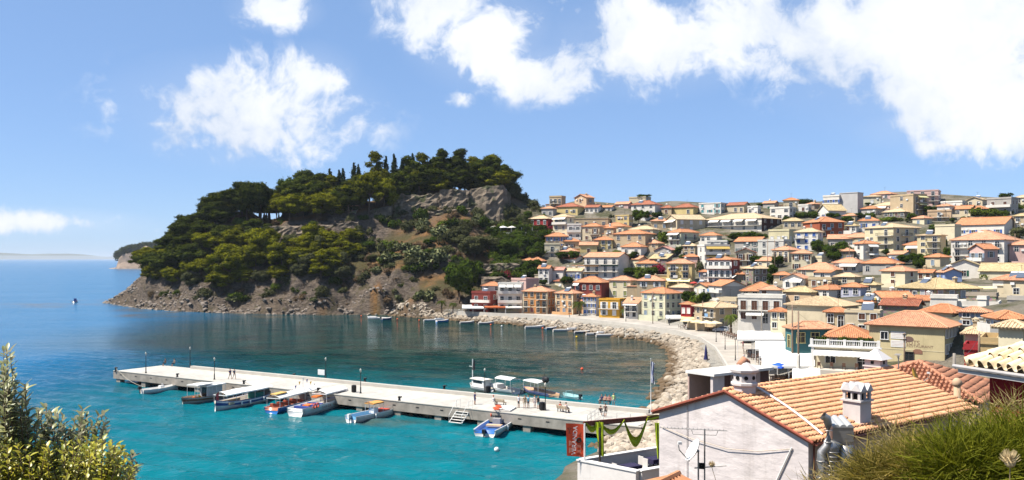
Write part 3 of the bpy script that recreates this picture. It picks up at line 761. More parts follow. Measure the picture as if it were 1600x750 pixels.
def palm_mesh(seed, hgt):
 r = random.Random(seed)
 tr = MB(); n = 12
 tr.tube([(0.08 * math.sin(i * .5), 0, -0.3 + (hgt + .3) * i / n) for i in range(n + 1)], [.34 * (1 - .25 * i / n) + (.035 if i % 2 else 0) for i in range(n + 1)], 8)
 for k in range(14):
  a = k * 2.4; tr.tube([(0.2 * math.cos(a), .2 * math.sin(a), hgt - .5), (.5 * math.cos(a), .5 * math.sin(a), hgt - .1 + .1 * (k % 3))], [.09, .05], 4)
 fr = MB()
 for k in range(34):
  a = k * 2.399 + r.uniform(-.2, .2); rise = r.uniform(-.35, 1.0); L = r.uniform(2.1, 2.8)
  pts = []
  for i in range(8):
   f = i / 7
   pts.append(Vector((math.cos(a) * L * f * (1 - .12 * f), math.sin(a) * L * f * (1 - .12 * f), hgt + rise * L * f * .75 - (1.25 + .3 * rise) * L * f * f * .62)))
  fr.tube(pts, [.03] * 7 + [.01], 3)
  side = Vector((-math.sin(a), math.cos(a), 0))
  for i in range(1, 8):
   for sgn in (-1, 1):
    for q in (0, .5):
     p = pts[i - 1].lerp(pts[i], q); l = .62 * math.sin(PI * min(1, (i + q) / 8 * .85 + .12))
     t = (pts[i] - pts[i - 1]).normalized()
     tip = p + side * sgn * l + t * l * .45 - Vector((0, 0, l * .35))
     fr.add([p - t * .05, p + t * .07, tip], [(0, 1, 2)])
 return tr.mesh('trunk', BARK, True), fr.mesh('fronds', FM['palm'])
for i, (px, b, tp, w, lab) in enumerate([(905, 497, 466, 34, 'tall palm on the quay in front of the white house with blue shutters'), (1142, 518, 486, 34, 'stout palm beside the parked car on the seafront road'), (690, 488, 466, 20, 'small palm at the foot of the grey cliff'),
  (708, 488, 470, 20, 'small palm left of the waterfront taverna tables'), (796, 490, 476, 18, 'young palm before the waterfront awnings'), (976, 498, 480, 14, 'young palm beside the ochre house')]):
 d = town_depth(max(px, 760), b) if px > 760 else 322
 base = PT(px, b, d); k = F / d
 tr_, fr_ = palm_mesh(i, 4.0)
 o = empty('palm_tree', base, i * 1.1); s = (b - tp) / k / 5.2
 o.scale = (s, s, s); link('trunk', tr_, o); link('fronds', fr_, o)
 tag(o, lab, 'palm')

def scrub():
 cl = []
 for _ in range(2600):
  px = random.uniform(205, 850); py = random.uniform(300, 484)
  g = ground_hit(px, py, 300, 470)
  if g.z < 3 or abs(PZ(py, g.y) - g.z) > 2: continue
  s = random.uniform(.25, .7)
  cl.append((g.x, g.y, g.z + s * .3, s * 1.3, s * 1.3, s * .7))
 me = leaf_mesh('dry_scrub', cl, 42, .26, FM['dry'])
 me2 = leaf_mesh('green_scrub', cl[::3], 40, .26, FM['olive'])
 o = link('dry_scrub', me); tag(o, 'low dry brown scrub spread over the headland', 'scrub', kind='stuff')
 for q in cl[::3]: pass
 o = link('green_scrub', me2); o.location = (1.1, 0.4, .1); tag(o, 'low grey-green scrub spread over the headland', 'scrub', kind='stuff')
scrub()
def label_trees():
 groups = {}
 for (o, px, desc, grp) in TREE_LOG: groups.setdefault((desc, grp), []).append((px, o))
 for (desc, grp), lst in groups.items():
  lst.sort(key=lambda q: q[0])
  where = {'trees on the castle hilltop': 'on the castle hilltop', 'trees and bushes on the headland slope': 'on the headland slope', 'small bushes dotted over the headland slope': 'small and low on the headland slope', 'greenery among the houses': 'among the town houses', 'bushes on the slope below the castle': 'on the slope below the castle walls'}.get(grp, grp)
  for i, (px, o) in enumerate(lst):
   o['label'] = '%s %s%s' % (desc, where, '' if len(lst) == 1 else ', %s from the left' % ordinal(i))
label_trees()
# ------------------------------------------------------------------ the town: building kit
def wall_mat(rgb, stone=False):
 key = ('wall', rgb, stone)
 if key in MATS: return MATS[key]
 rgb = tuple(q * AL for q in rgb)
 m, t, b = newmat('stone_masonry' if stone else 'painted_stucco')
 geo = t.node('ShaderNodeNewGeometry'); pos = geo.outputs['Position']
 streak = t.noise(t.scale(pos, (1.3, 1.3, 0.22)), 0.8, 5, 0.62)
 blot = t.noise(pos, 0.35, 4, 0.6); fine = t.noise(pos, 5.0, 4, 0.6)
 c = t.mix(1.0, rgb, t_val(t, t.mapr(blot, 0.3, 0.7, 0.86, 1.08)), 'MULTIPLY')
 c = t.mix(t.mapr(streak, 0.56, 0.78, 0, 0.45), c, tuple(v * 0.55 for v in rgb))
 if stone:
  vo = t.node('ShaderNodeTexVoronoi'); t.put(vo.inputs['Vector'], t.scale(pos, (1, 1, 1.6))); vo.inputs['Scale'].default_value = 2.2
  c = t.mix(0.75, c, t.mix(1.0, c, vo.outputs['Color'], 'MULTIPLY'))
  c = t.mix(0.35, c, rgb)
 c = t.mix(t.mapr(fine, 0.3, 0.7, 0.0, 0.12), c, tuple(v * 0.5 for v in rgb))
 t.put(b.inputs['Base Color'], c)
 b.inputs['Roughness'].default_value = 0.9; b.inputs['Specular IOR Level'].default_value = 0.15
 bp = t.node('ShaderNodeBump'); bp.inputs['Strength'].default_value = 0.5 if stone else 0.2; bp.inputs['Distance'].default_value = 0.06
 t.put(bp.inputs['Height'], t.noise(pos, 2.2, 5, 0.65)); t.put(b.inputs['Normal'], bp.outputs[0])
 MATS[key] = m; return m
def roof_mat(rgb, name='clay_roof_tiles', ribs=True):
 key = ('roof', rgb, ribs)
 if key in MATS: return MATS[key]
 rgb = tuple(q * AL for q in rgb)
 m, t, b = newmat(name)
 uv = t.node('ShaderNodeUVMap', uv_map='UVMap'); geo = t.node('ShaderNodeNewGeometry')
 s = t.node('ShaderNodeSeparateXYZ'); t.put(s.inputs[0], uv.outputs[0])
 u = t.math('MULTIPLY', s.outputs[0], 2 * PI / 0.28); wave = t.math('SINE', u)
 v = t.math('FRACT', t.math('MULTIPLY', s.outputs[1], 1 / 0.38))
 pos = geo.outputs['Position']
 fl = t.node('ShaderNodeCombineXYZ')
 t.put(fl.inputs[0], t.math('FLOOR', t.math('MULTIPLY', s.outputs[0], 1 / 0.28))); t.put(fl.inputs[1], t.math('FLOOR', t.math('MULTIPLY', s.outputs[1], 1 / 0.38)))
 wn = t.node('ShaderNodeTexWhiteNoise'); t.put(wn.inputs['Vector'], fl.outputs[0])
 c = t.mix(1.0, rgb, t_val(t, t.mapr(wn.outputs['Value'], 0, 1, 0.74, 1.2)), 'MULTIPLY')
 blot = t.noise(pos, 0.5, 5, 0.65)
 c = t.mix(t.mapr(blot, 0.5, 0.75, 0, 0.5), c, tuple(q * 0.6 for q in rgb))
 c = t.mix(t.mapr(t.noise(pos, 1.3, 4, 0.6), 0.56, 0.8, 0, 0.6), c, (0.33, 0.27, 0.20))
 t.put(b.inputs['Base Color'], c); b.inputs['Roughness'].default_value = 0.85; b.inputs['Specular IOR Level'].default_value = 0.2
 bp = t.node('ShaderNodeBump'); bp.inputs['Strength'].default_value = 0.8; bp.inputs['Distance'].default_value = 0.07
 hgt = t.math('ADD', t.math('MULTIPLY', wave, 0.5 if ribs else 0.15), t.math('MULTIPLY', v, -0.35))
 t.put(bp.inputs['Height'], hgt); t.put(b.inputs['Normal'], bp.outputs[0])
 MATS[key] = m; return m
TERRA = (0.54, 0.235, 0.115); TERRA2 = (0.60, 0.305, 0.180); BRICKR = (0.36, 0.130, 0.075); CREAMR = (0.59, 0.440, 0.275); PINKR = (0.55, 0.27, 0.21); BUFFR = (0.52, 0.40, 0.22)
WHITE = (0.72, 0.68, 0.61); CREAM = (0.68, 0.60, 0.42); TAN = (0.50, 0.39, 0.25); BEIGE = (0.58, 0.49, 0.34); YELL = (0.66, 0.52, 0.24); OCHRE = (0.62, 0.34, 0.045); ORANGE = (0.58, 0.25, 0.085); PEACH = (0.62, 0.36, 0.18)
REDB = (0.24, 0.055, 0.045); RED = (0.33, 0.030, 0.035); BRICK = (0.36, 0.10, 0.05); GREY = (0.42, 0.39, 0.35); STONE = (0.33, 0.28, 0.22); PINK = (0.62, 0.42, 0.37); LILAC = (0.46, 0.46, 0.55); BLUEW = (0.34, 0.43, 0.66); TEAL = (0.055, 0.155, 0.165); GRN = (0.55, 0.55, 0.40); DKB = (0.075, 0.035, 0.030); PALEB = (0.52, 0.60, 0.72)
FRAME_W = mat('white_window_paint', (0.75, 0.73, 0.70), 0.5, var=0.05)
GLASS = mat('window_glass', (0.018, 0.021, 0.026), 0.08, var=0.2, spec=0.6)
def paint(rgb): return mat('paint', rgb, 0.55, var=0.08)
WOODB = (0.11, 0.045, 0.025); BLUE = (0.03, 0.10, 0.36); GREEN = (0.02, 0.10, 0.06); WHT = (0.74, 0.73, 0.70); OLIVEG = (0.22, 0.24, 0.08); GREYB = (0.20, 0.26, 0.33); DARK = (0.02, 0.018, 0.018)
IRON = mat('black_iron', (0.022, 0.020, 0.020), 0.5, var=0.2)
CANVAS = mat('white_canvas', (0.80, 0.78, 0.73), 0.85, var=0.06, scale=1.2)

GEL_ = mat('white_unit', (.7, .7, .68), .5)
WINM = {}
def win_parts(kind, w, h, fc, sc):
 fr = MB(); pn = MB(); sh = MB()
 t = 0.09
 fr.b2(-w / 2 - t, -w / 2, -.13, .02, 0, h); fr.b2(w / 2, w / 2 + t, -.13, .02, 0, h); fr.b2(-w / 2 - t, w / 2 + t, -.15, .02, h, h + t)
 if kind not in ('door', 'dark'): fr.b2(-w / 2 - .14, w / 2 + .14, -.2, .02, -.09, 0)
 fr.b2(-.03, .03, -.045, .0, 0, h)
 if h > 1.2: fr.b2(-w / 2, w / 2, -.043, .0, h * .62, h * .62 + .05)
 pn.b2(-w / 2, w / 2, -.02, .015, 0, h)  # for the 'dark' kind, dark glass also paints the shade of open loggias
 if kind == 'shut':
  for s in (-1, 1):
   x0 = s * (w / 2 + t + .02); x1 = s * (w / 2 + t + .02 + w * .48)
   sh.b2(min(x0, x1), max(x0, x1), -.06, -.01, 0, h)
   for k in range(5): sh.b2(min(x0, x1) + .05, max(x0, x1) - .05, -.075, -.055, h * (.12 + k * .17), h * (.12 + k * .17) + h * .09)
 elif kind == 'closed':
  for s in (-1, 1):
   x0 = s * .012; x1 = s * w / 2
   sh.b2(min(x0, x1), max(x0, x1), -.055, -.022, 0.01, h - .01)
   for k in range(6): sh.b2(min(x0, x1) + .05, max(x0, x1) - .05, -.068, -.05, h * (.08 + k * .15), h * (.08 + k * .15) + h * .08)
 elif kind == 'pedim':
  fr.b2(-w / 2 - .16, w / 2 + .16, -.15, .02, h + t, h + t + .12)
  fr.add([(-w / 2 - .12, -.1, h + t + .12), (w / 2 + .12, -.1, h + t + .12), (0, -.1, h + t + .45), (-w / 2 - .12, .0, h + t + .12), (w / 2 + .12, .0, h + t + .12), (0, .0, h + t + .45)], [(0, 1, 2), (0, 2, 5, 3), (1, 4, 5, 2), (0, 3, 4, 1)])
 return fr, pn, sh
def window(parent, face, along, z, kind, w, h, fc, sc, detail, name=None):
 key = (kind, round(w, 2), round(h, 2), fc, sc, detail)
 if key not in WINM:
  fr, pn, sh = win_parts(kind, w, h, fc, sc)
  if detail:
   WINM[key] = (fr.mesh('window_frame', paint(fc)), pn.mesh('pane', GLASS), sh.mesh('shutter', paint(sc)) if sh.v else None)
  else:
   a = MB(); a.add(fr.v, fr.f, 0); a.add(pn.v, pn.f, 1); a.add(sh.v, sh.f, 2)
   WINM[key] = (a.mesh('window', [paint(fc), GLASS, paint(sc)]), None, None)
 f, p, s = WINM[key]
 loc, rz = ((along, 0, z), 0) if face == 'A' else ((0, along, z), PI / 2)
 o = link(name or ('door' if kind == 'door' else 'window'), f, parent, loc, rz)
 if p is not None: link('pane', p, o)
 if s is not None: link('shutter', s, o)
 return o

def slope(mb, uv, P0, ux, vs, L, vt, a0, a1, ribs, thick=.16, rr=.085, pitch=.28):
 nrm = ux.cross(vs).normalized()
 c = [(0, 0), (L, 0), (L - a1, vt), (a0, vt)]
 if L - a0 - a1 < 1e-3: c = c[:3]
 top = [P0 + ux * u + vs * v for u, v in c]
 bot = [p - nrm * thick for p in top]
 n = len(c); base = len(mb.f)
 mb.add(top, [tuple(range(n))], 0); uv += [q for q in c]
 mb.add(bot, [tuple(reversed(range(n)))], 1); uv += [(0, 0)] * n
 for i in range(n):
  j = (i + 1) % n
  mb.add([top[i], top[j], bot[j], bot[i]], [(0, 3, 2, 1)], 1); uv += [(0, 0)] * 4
 if ribs:
  k = int(L / pitch)
  for i in range(k + 1):
   u = (L - k * pitch) / 2 + i * pitch
   if u < .08 or u > L - .08: continue
   q = vt
   if a0 > 0.05 and u < a0: q = vt * u / a0
   if a1 > 0.05 and u > L - a1: q = min(q, vt * (L - u) / a1)
   if q < .3: continue
   A = P0 + ux * u - vs * .05; B = P0 + ux * u + vs * (q - .04)
   sec = [(-rr, 0), (-rr * .55, rr * .85), (rr * .55, rr * .85), (rr, 0)]
   vsx = [p + ux * x + nrm * y for p in (A, B) for x, y in sec]
   mb.add(vsx, [(0, 4, 5, 1), (1, 5, 6, 2), (2, 6, 7, 3), (0, 1, 2, 3)], 0)
   uu = u
   uv += [(uu, 0), (uu, q), (uu, q), (uu, 0)] * 3 + [(uu, 0)] * 4
def ridge_tube(mb, uv, a, b, r=.13):
 n0 = sum(len(f) for f in mb.f)
 mb.tube([a, b], r, 6)
 uv += [(0.1, 0.1)] * (sum(len(f) for f in mb.f) - n0)

def make_roof(parent, w, dp, h, kind, rgb, pitch, over, ribs, name='roof'):
 mb = MB(); uv = []
 V = Vector
 x0, x1, y0, y1 = -w - over, over, -over, dp + over
 Lx, Ly = x1 - x0, y1 - y0
 z = h - 0.02
 if kind == 'hip':
  run = min(Lx, Ly) / 2; rise = run * pitch; sl = math.hypot(run, rise)
  cs, sn = run / sl, rise / sl
  for P0, ux, inw, L in ((V((x0, y0, z)), V((1, 0, 0)), V((0, 1, 0)), Lx), (V((x1, y0, z)), V((0, 1, 0)), V((-1, 0, 0)), Ly), (V((x1, y1, z)), V((-1, 0, 0)), V((0, -1, 0)), Lx), (V((x0, y1, z)), V((0, -1, 0)), V((1, 0, 0)), Ly)):
   slope(mb, uv, P0, ux, inw * cs + V((0, 0, sn)), L, sl, run, run, ribs)
  if Lx >= Ly: ra, rb = V((x0 + run, y0 + run, z + rise)), V((x1 - run, y0 + run, z + rise))
  else: ra, rb = V((x0 + run, y0 + run, z + rise)), V((x0 + run, y1 - run, z + rise))
  up = V((0, 0, .04))
  if (rb - ra).length > .1: ridge_tube(mb, uv, ra + up, rb + up)
  ends = ((ra, V((x0, y0, z))), (ra if Lx >= Ly else rb, V((x0, y1, z))), (rb if Lx >= Ly else ra, V((x1, y0, z))), (rb, V((x1, y1, z))))
  for a, b in ends: ridge_tube(mb, uv, a + up, b + up)
  top = rise
 elif kind in ('gableA', 'gableB'):
  if kind == 'gableA': run = Ly / 2; rows = ((V((x0, y0, z)), V((1, 0, 0)), V((0, 1, 0)), Lx), (V((x1, y1, z)), V((-1, 0, 0)), V((0, -1, 0)), Lx))
  else: run = Lx / 2; rows = ((V((x1, y0, z)), V((0, 1, 0)), V((-1, 0, 0)), Ly), (V((x0, y1, z)), V((0, -1, 0)), V((1, 0, 0)), Ly))
  rise = run * pitch; sl = math.hypot(run, rise)
  for P0, ux, inw, L in rows: slope(mb, uv, P0, ux, inw * (run / sl) + V((0, 0, rise / sl)), L, sl, 0, 0, ribs)
  if kind == 'gableA': a, b = V((x0, y0 + run, z + rise + .04)), V((x1, y0 + run, z + rise + .04))
  else: a, b = V((x0 + run, y0, z + rise + .04)), V((x0 + run, y1, z + rise + .04))
  ridge_tube(mb, uv, a, b)
  top = rise
 elif kind == 'lean':          # single slope rising to the back
  rise = Ly * pitch; sl = math.hypot(Ly, rise)
  slope(mb, uv, V((x0, y0, z)), V((1, 0, 0)), V((0, Ly / sl, rise / sl)), Lx, sl, 0, 0, ribs); top = rise
 else:                         # flat roof behind a parapet
  ph = pitch
  n0 = 0
  for bx in ((-w - .08, .08, -.08, .14, h + .02, h + ph), (-w - .08, .08, dp - .14, dp + .08, h + .02, h + ph), (-w - .08, -w + .14, .14, dp - .14, h + .02, h + ph), (-.14, .08, .14, dp - .14, h + .02, h + ph), (-w - .16, .16, -.16, dp + .16, h - .16, h + .02)):
   mb.b2(*bx, 0)
  top = ph
  o = mb.build(name, [wall_mat(rgb)], parent)
  return o, top
 mb.uv = uv
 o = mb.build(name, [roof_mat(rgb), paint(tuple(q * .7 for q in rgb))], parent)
 return o, top

def railing(mb, pts, z, hh=.95, step=.16, r=.018):
 for a, b in zip(pts[:-1], pts[1:]):
  a = Vector((a[0], a[1], z)); b = Vector((b[0], b[1], z))
  mb.tube([a + Vector((0, 0, hh)), b + Vector((0, 0, hh))], r * 1.6, 4); mb.tube([a + Vector((0, 0, .1)), b + Vector((0, 0, .1))], r, 4)
  n = max(1, int((b - a).length / step))
  for i in range(n + 1):
   p = a.lerp(b, i / n); mb.tube([p, p + Vector((0, 0, hh))], r, 3, cap=False)
def fmat(face, along=0):
 return Matrix.Identity(4) if face == 'A' else Matrix.Rotation(PI / 2, 4, 'Z')
def balcony(parent, face, x0, x1, z, style='iron', out=1.0, d=300):
 sl = MB(); sl.b2(x0, x1, -out, .0, z - .14, z)
 o = sl.build('balcony', wall_mat(WHITE if style != 'stone' else BEIGE), parent, rz=0 if face == 'A' else PI / 2)
 rl = MB()
 if style == 'iron':
  railing(rl, [(x0 + .04, -.03), (x0 + .04, -out + .05), (x1 - .04, -out + .05), (x1 - .04, -.03)], z, .95, .18 if d > 200 else .13, .02 if d > 200 else .013); rl.build('railing', IRON, o)
 else:
  for q in ((x0, x1, -out, -out + .1), (x0, x0 + .1, -out + .1, 0), (x1 - .1, x1, -out + .1, 0)): rl.b2(*q, z + .003, z + .9)
  rl.build('parapet', wall_mat(WHITE), o)
 return o
def awning(parent, face, x0, x1, z, col, out=1.7, drop=.75):
 mb = MB(); n = max(2, int((x1 - x0) / .6))
 for i in range(n):
  a = x0 + (x1 - x0) * i / n; b = x0 + (x1 - x0) * (i + 1) / n
  mb.add([(a, 0, z), (b, 0, z), (b, -out, z - drop), (a, -out, z - drop), (a, 0, z - .03), (b, 0, z - .03), (b, -out, z - drop - .03), (a, -out, z - drop - .03)], [(0, 3, 2, 1), (4, 5, 6, 7)])
  mb.add([(a, -out, z - drop), (b, -out, z - drop), (b, -out - .02, z - drop - .2), ((a + b) / 2, -out - .02, z - drop - .27), (a, -out - .02, z - drop - .2)], [(0, 4, 3, 2, 1)])
 for xx in (x0, x1):
  mb.add([(xx, 0, z), (xx, -out, z - drop), (xx, -out, z - drop - .03), (xx, 0, z - .03)], [(0, 1, 2, 3)])
  mb.tube([(xx, -.02, z - 1.0), (xx, -out + .05, z - drop - .05)], .02, 4)
 return mb.build('awning', mat('awning_cloth', col, 0.85, var=0.07, scale=1.5), parent, rz=0 if face == 'A' else PI / 2)

HOUSES = []
def house(x0, xs, x1, eave, base, wall=WHITE, roof='hip', rc=TERRA, fl=2, ca=2, cb=2, wt='plain', wc=WOODB, label='', bal=(), awn=(), d=None, dp=None, a=None, pitch=None, over=.45, heat=False, chim=False,
  stone=False, fc=WHT, name='house', ww=1.15, wh=1.55, deep=4.0, doors=True, wall2=None, band=False, side='B', plain=False):
 if 0 < x0 and (x1 - xs) < .06 * (x1 - x0) and a is None and d is None: xs = x1 - .24 * (x1 - x0)
 pa, pb = xs - x0, x1 - xs
 ang = R(a) if a is not None else (math.atan(1.3 * pb / max(pa, 1e-3)) if pb > 0 else R(3))
 ang = min(max(ang, R(3)), R(80))
 d = d or town_depth(xs, base)
 C = Vector((PX(xs, d), d)); v = C.normalized(); r = Vector((v.y, -v.x))
 ad = -r * math.cos(ang) + v * math.sin(ang); bd = r * math.sin(ang) + v * math.cos(ang)
 def reach(dirv, px):
  q = (px - 800) / F              # solve (C + t dir).x = q (C + t dir).y
  return (q * C.y - C.x) / (dirv.x - q * dirv.y)
 w = reach(ad, x0) if pa > 0 else (dp or 8.0)
 w = min(max(w, 1.5), 60)
 if pb > 0: dpp = min(max(reach(bd, x1), 1.5), 40)
 else: dpp = dp or min(max(w * .8, 5.0), 9.0)
 zb = PZ(base, d); h = PZ(eave, d) - zb
 xax = -ad
 o = empty(name, (C.x, C.y, zb), math.atan2(xax.y, xax.x))
 near = d < 205
 mb = MB(); mb.b2(-w, 0, 0, dpp, -deep, h)
 pt = pitch if pitch is not None else (.55 if roof == 'flat' else .40)
 if roof in ('gableA', 'gableB'):      # gable triangles belong to the wall
  if roof == 'gableA':
   g = h - .2 + dpp / 2 * pt
   for xx in (-w, 0): mb.add([(xx, 0, h), (xx, dpp, h), (xx, dpp / 2, g)], [(0, 1, 2) if xx == 0 else (0, 2, 1)])
  else:
   g = h - .2 + w / 2 * pt
   for yy in (0, dpp): mb.add([(-w, yy, h), (0, yy, h), (-w / 2, yy, g)], [(0, 1, 2) if yy == 0 else (0, 2, 1)])
 if roof == 'lean':
  g = h + dpp * pt - .15
  mb.add([(-w, 0, h), (-w, dpp, h), (-w, dpp, g)], [(0, 2, 1)]); mb.add([(0, 0, h), (0, dpp, h), (0, dpp, g)], [(0, 1, 2)]); mb.add([(-w, dpp, h), (0, dpp, h), (0, dpp, g), (-w, dpp, g)], [(0, 3, 2, 1)])
 if wall2 is not None:                 # second face in another colour
  mb2 = [wall_mat(wall, stone), wall_mat(wall2, stone)]
  mb.m[5 - 0 if False else 1] = 1
  mb.build('wall', mb2, o)
 else: mb.build('wall', wall_mat(wall, stone), o)
 if band:                              # painted string courses, corner strips and cornice
  tb = MB()
  for i in range(1, fl): tb.b2(-w - .05, .05, -.05, dpp + .05, h * i / fl - .09, h * i / fl + .09)
  for (xx, yy) in ((-w, 0), (0, 0), (0, dpp)): tb.b2(xx - .22, xx + .22, yy - .06 if yy == 0 else yy - .22, yy + .22, 0, h - .02) if False else tb.b2(xx - (.0 if xx < -.1 else .28), xx + (.28 if xx < -.1 else .07), yy - .07, yy + .22 if yy == 0 else yy + .0, 0, h - .25)
  tb.b2(-w - .12, .12, -.12, dpp + .12, h - .24, h - .03)
  tb.build('trim', paint(tuple(min(.8, q) for q in CREAM)), o)
 ro, top = make_roof(o, w, dpp, h, roof, rc if roof != 'flat' else wall, pt, over, near)
 fh = h / fl; wr = random.Random(int(x0 * 3 + eave * 5))
 for face, n, L in (('A', ca, w), ('B', cb, dpp)):
  if n <= 0 or L < 2.2 or (face == 'B' and pb == 0): continue
  n = max(1, min(n, int(L / 1.25)))
  wwid = min(ww, L / n * .55)
  for f in range(fl):
   for c in range(n):
    al = (c + .5) / n * L
    al = -w + al if face == 'A' else al
    if not plain and not bal and wr.random() < .07: continue
    wk = 'closed' if wt in ('plain', 'shut') and wr.random() < .18 else wt
    hb = [q for q in bal if q[0] == face and q[1] == f and q[2] - .02 <= (c + .5) / n <= q[3] + .02]
    if hb: window(o, face, al, f * fh + .04, 'door' if wt in ('plain', 'pedim', 'dark') else wt, wwid * 1.08, min(2.1, fh * .74), fc, wc, near)
    elif f == 0 and c == n // 2 and doors and near and face == 'A': window(o, face, al, .02, 'door', wwid, min(2.1, fh * .75), fc, wc, near)
    else: window(o, face, al, f * fh + fh * .30, wk, wwid, min(wh, fh * .56), fc, wc, near)
 for q in bal:
  L = w if q[0] == 'A' else dpp; off = -w if q[0] == 'A' else 0
  balcony(o, q[0], off + q[2] * L, off + q[3] * L, q[1] * fh, q[4] if len(q) > 4 else 'iron', 1.05, d)
 for q in awn:
  L = w if q[0] == 'A' else dpp; off = -w if q[0] == 'A' else 0
  awning(o, q[0], off + q[2] * L, off + q[3] * L, (q[1] + 1) * fh - .15, q[4] if len(q) > 4 else (.78, .76, .70), q[5] if len(q) > 5 else 1.5, q[6] if len(q) > 6 else .8)
 rr = random.Random(int(x0 * 7 + base * 13))
 if chim or (not plain and roof != 'flat' and rr.random() < .45):
  cx, cy = -w * rr.uniform(.25, .75), dpp * rr.uniform(.45, .7); cz = h + top * .45
  cm = MB(); cm.b2(cx - .32, cx + .32, cy - .32, cy + .32, cz - 1.2, cz + .95); cm.b2(cx - .42, cx + .42, cy - .42, cy + .42, cz + .95, cz + 1.05)
  for sx in (-1, 1):
   for sy in (-1, 1): cm.b2(cx + sx * .28 - .07, cx + sx * .28 + .07, cy + sy * .28 - .07, cy + sy * .28 + .07, cz + 1.05, cz + 1.3)
  cm.add([(cx - .45, cy - .45, cz + 1.3), (cx + .45, cy - .45, cz + 1.3), (cx + .45, cy + .45, cz + 1.3), (cx - .45, cy + .45, cz + 1.3), (cx, cy, cz + 1.62)], [(0, 1, 4), (1, 2, 4), (2, 3, 4), (3, 0, 4), (3, 2, 1, 0)])
  cm.build('chimney', wall_mat(WHITE if rr.random() < .6 else TAN), ro)
 if heat or (not plain and rr.random() < .16):
  cx, cy, cz = -w * rr.uniform(.3, .7), dpp * .25, h + (top * .35 if roof != 'flat' else .1)
  s_ = MB(); s_.add([(cx - 1, cy - .6, cz + .25), (cx + 1, cy - .6, cz + .25), (cx + 1, cy + .7, cz + 1.25), (cx - 1, cy + .7, cz + 1.25), (cx - 1, cy - .6, cz + .17), (cx + 1, cy - .6, cz + .17), (cx + 1, cy + .7, cz + 1.17), (cx - 1, cy + .7, cz + 1.17)], [(0, 1, 2, 3), (7, 6, 5, 4), (0, 4, 5, 1), (2, 6, 7, 3), (0, 3, 7, 4), (1, 5, 6, 2)])
  po = s_.build('solar_panel', mat('solar_panel_glass', (.10, .12, .16), .15, var=.1, spec=.6), o)
  s_ = MB(); s_.tube([(cx - .85, cy + .95, cz + 1.25), (cx + .85, cy + .95, cz + 1.25)], .28, 10)
  for xx in (-.7, .7): s_.tube([(cx + xx, cy + .95, cz - .6), (cx + xx, cy + .95, cz + 1.0)], .03, 4); s_.tube([(cx + xx, cy - .5, cz - .6), (cx + xx, cy - .5, cz + .2)], .03, 4)
  s_.build('water_tank', mat('white_tank_paint', (.74, .74, .74), .4, var=.05), po, True)
 if not plain and rr.random() < .35:
  am = MB(); cx, cy = -w * .5, dpp * .6; z0 = h + top * .6
  am.tube([(cx, cy, z0 - .5), (cx, cy, z0 + 2.6)], .03, 4); am.tube([(cx - .6, cy, z0 + 2.45), (cx + .6, cy, z0 + 2.45)], .02, 4)
  for k in range(6): am.tube([(cx - .55 + k * .22, cy - .3, z0 + 2.46), (cx - .55 + k * .22, cy + .3, z0 + 2.46)], .012, 3)
  am.build('antenna', IRON, ro)
 if not plain and h > 2.5:
  k_ = rr.random(); tw = wall_mat(wall if rr.random() < .5 else rr.choice([WHITE, BEIGE, GREY]), stone)
  if k_ < .30 and w > 4:             # lower annex on the left
   aw, ah = w * rr.uniform(.25, .45), h * rr.uniform(.4, .7); c = MB(); c.b2(-w - aw, -w + .05, dpp * .2, dpp * .8, -deep, ah); an = c.build('annex', tw, o)
   c = MB(); c.b2(-w - aw - .2, -w, dpp * .2 - .2, dpp * .8 + .2, ah + .003, ah + .16); c.build('annex_roof', paint(rc if rr.random() < .6 else BEIGE), an)
  if .2 < k_ < .6 and w > 4:         # walled terrace in front
   x_, y_ = -w * rr.uniform(.75, 1.05), rr.uniform(1.5, 3.2); x2 = -w * rr.uniform(0, .3); c = MB(); c.b2(x_, x2, -y_, -.01, -deep, .05); te = c.build('terrace', tw, o)
   c = MB(); c.b2(x_, x2, -y_, -y_ + .15, .053, .9); c.b2(x_, x_ + .15, -y_ + .15, -.02, .053, .9); c.build('terrace_wall', tw, te)
  if rr.random() < .35 and bal:
   q = bal[0]; L = w if q[0] == 'A' else dpp; x_ = (-w if q[0] == 'A' else 0) + L * (q[2] + .15); c = MB(); c.b2(x_, x_ + min(1.6, L * .25), -1.13, -1.1, q[1] * fh + .1, q[1] * fh + .95); c.build('laundry', paint(rr.choice([(.7, .68, .66), (.6, .3, .35), (.2, .35, .55), (.7, .68, .66)])), o, rz=0 if q[0] == 'A' else PI / 2)
  for _ in range(rr.choice([0, 0, 1, 2])):
   x_ = -w * rr.uniform(.1, .9); z_ = h * rr.uniform(.35, .85); c = MB(); c.b2(x_ - .42, x_ + .42, -.34, -.003, z_, z_ + .55); c.build('air_conditioner', GEL_, o)
 tag(o, label, 'house', None)
 HOUSES.append((x0, x1, eave, base, o))
 return o, w, dpp, h
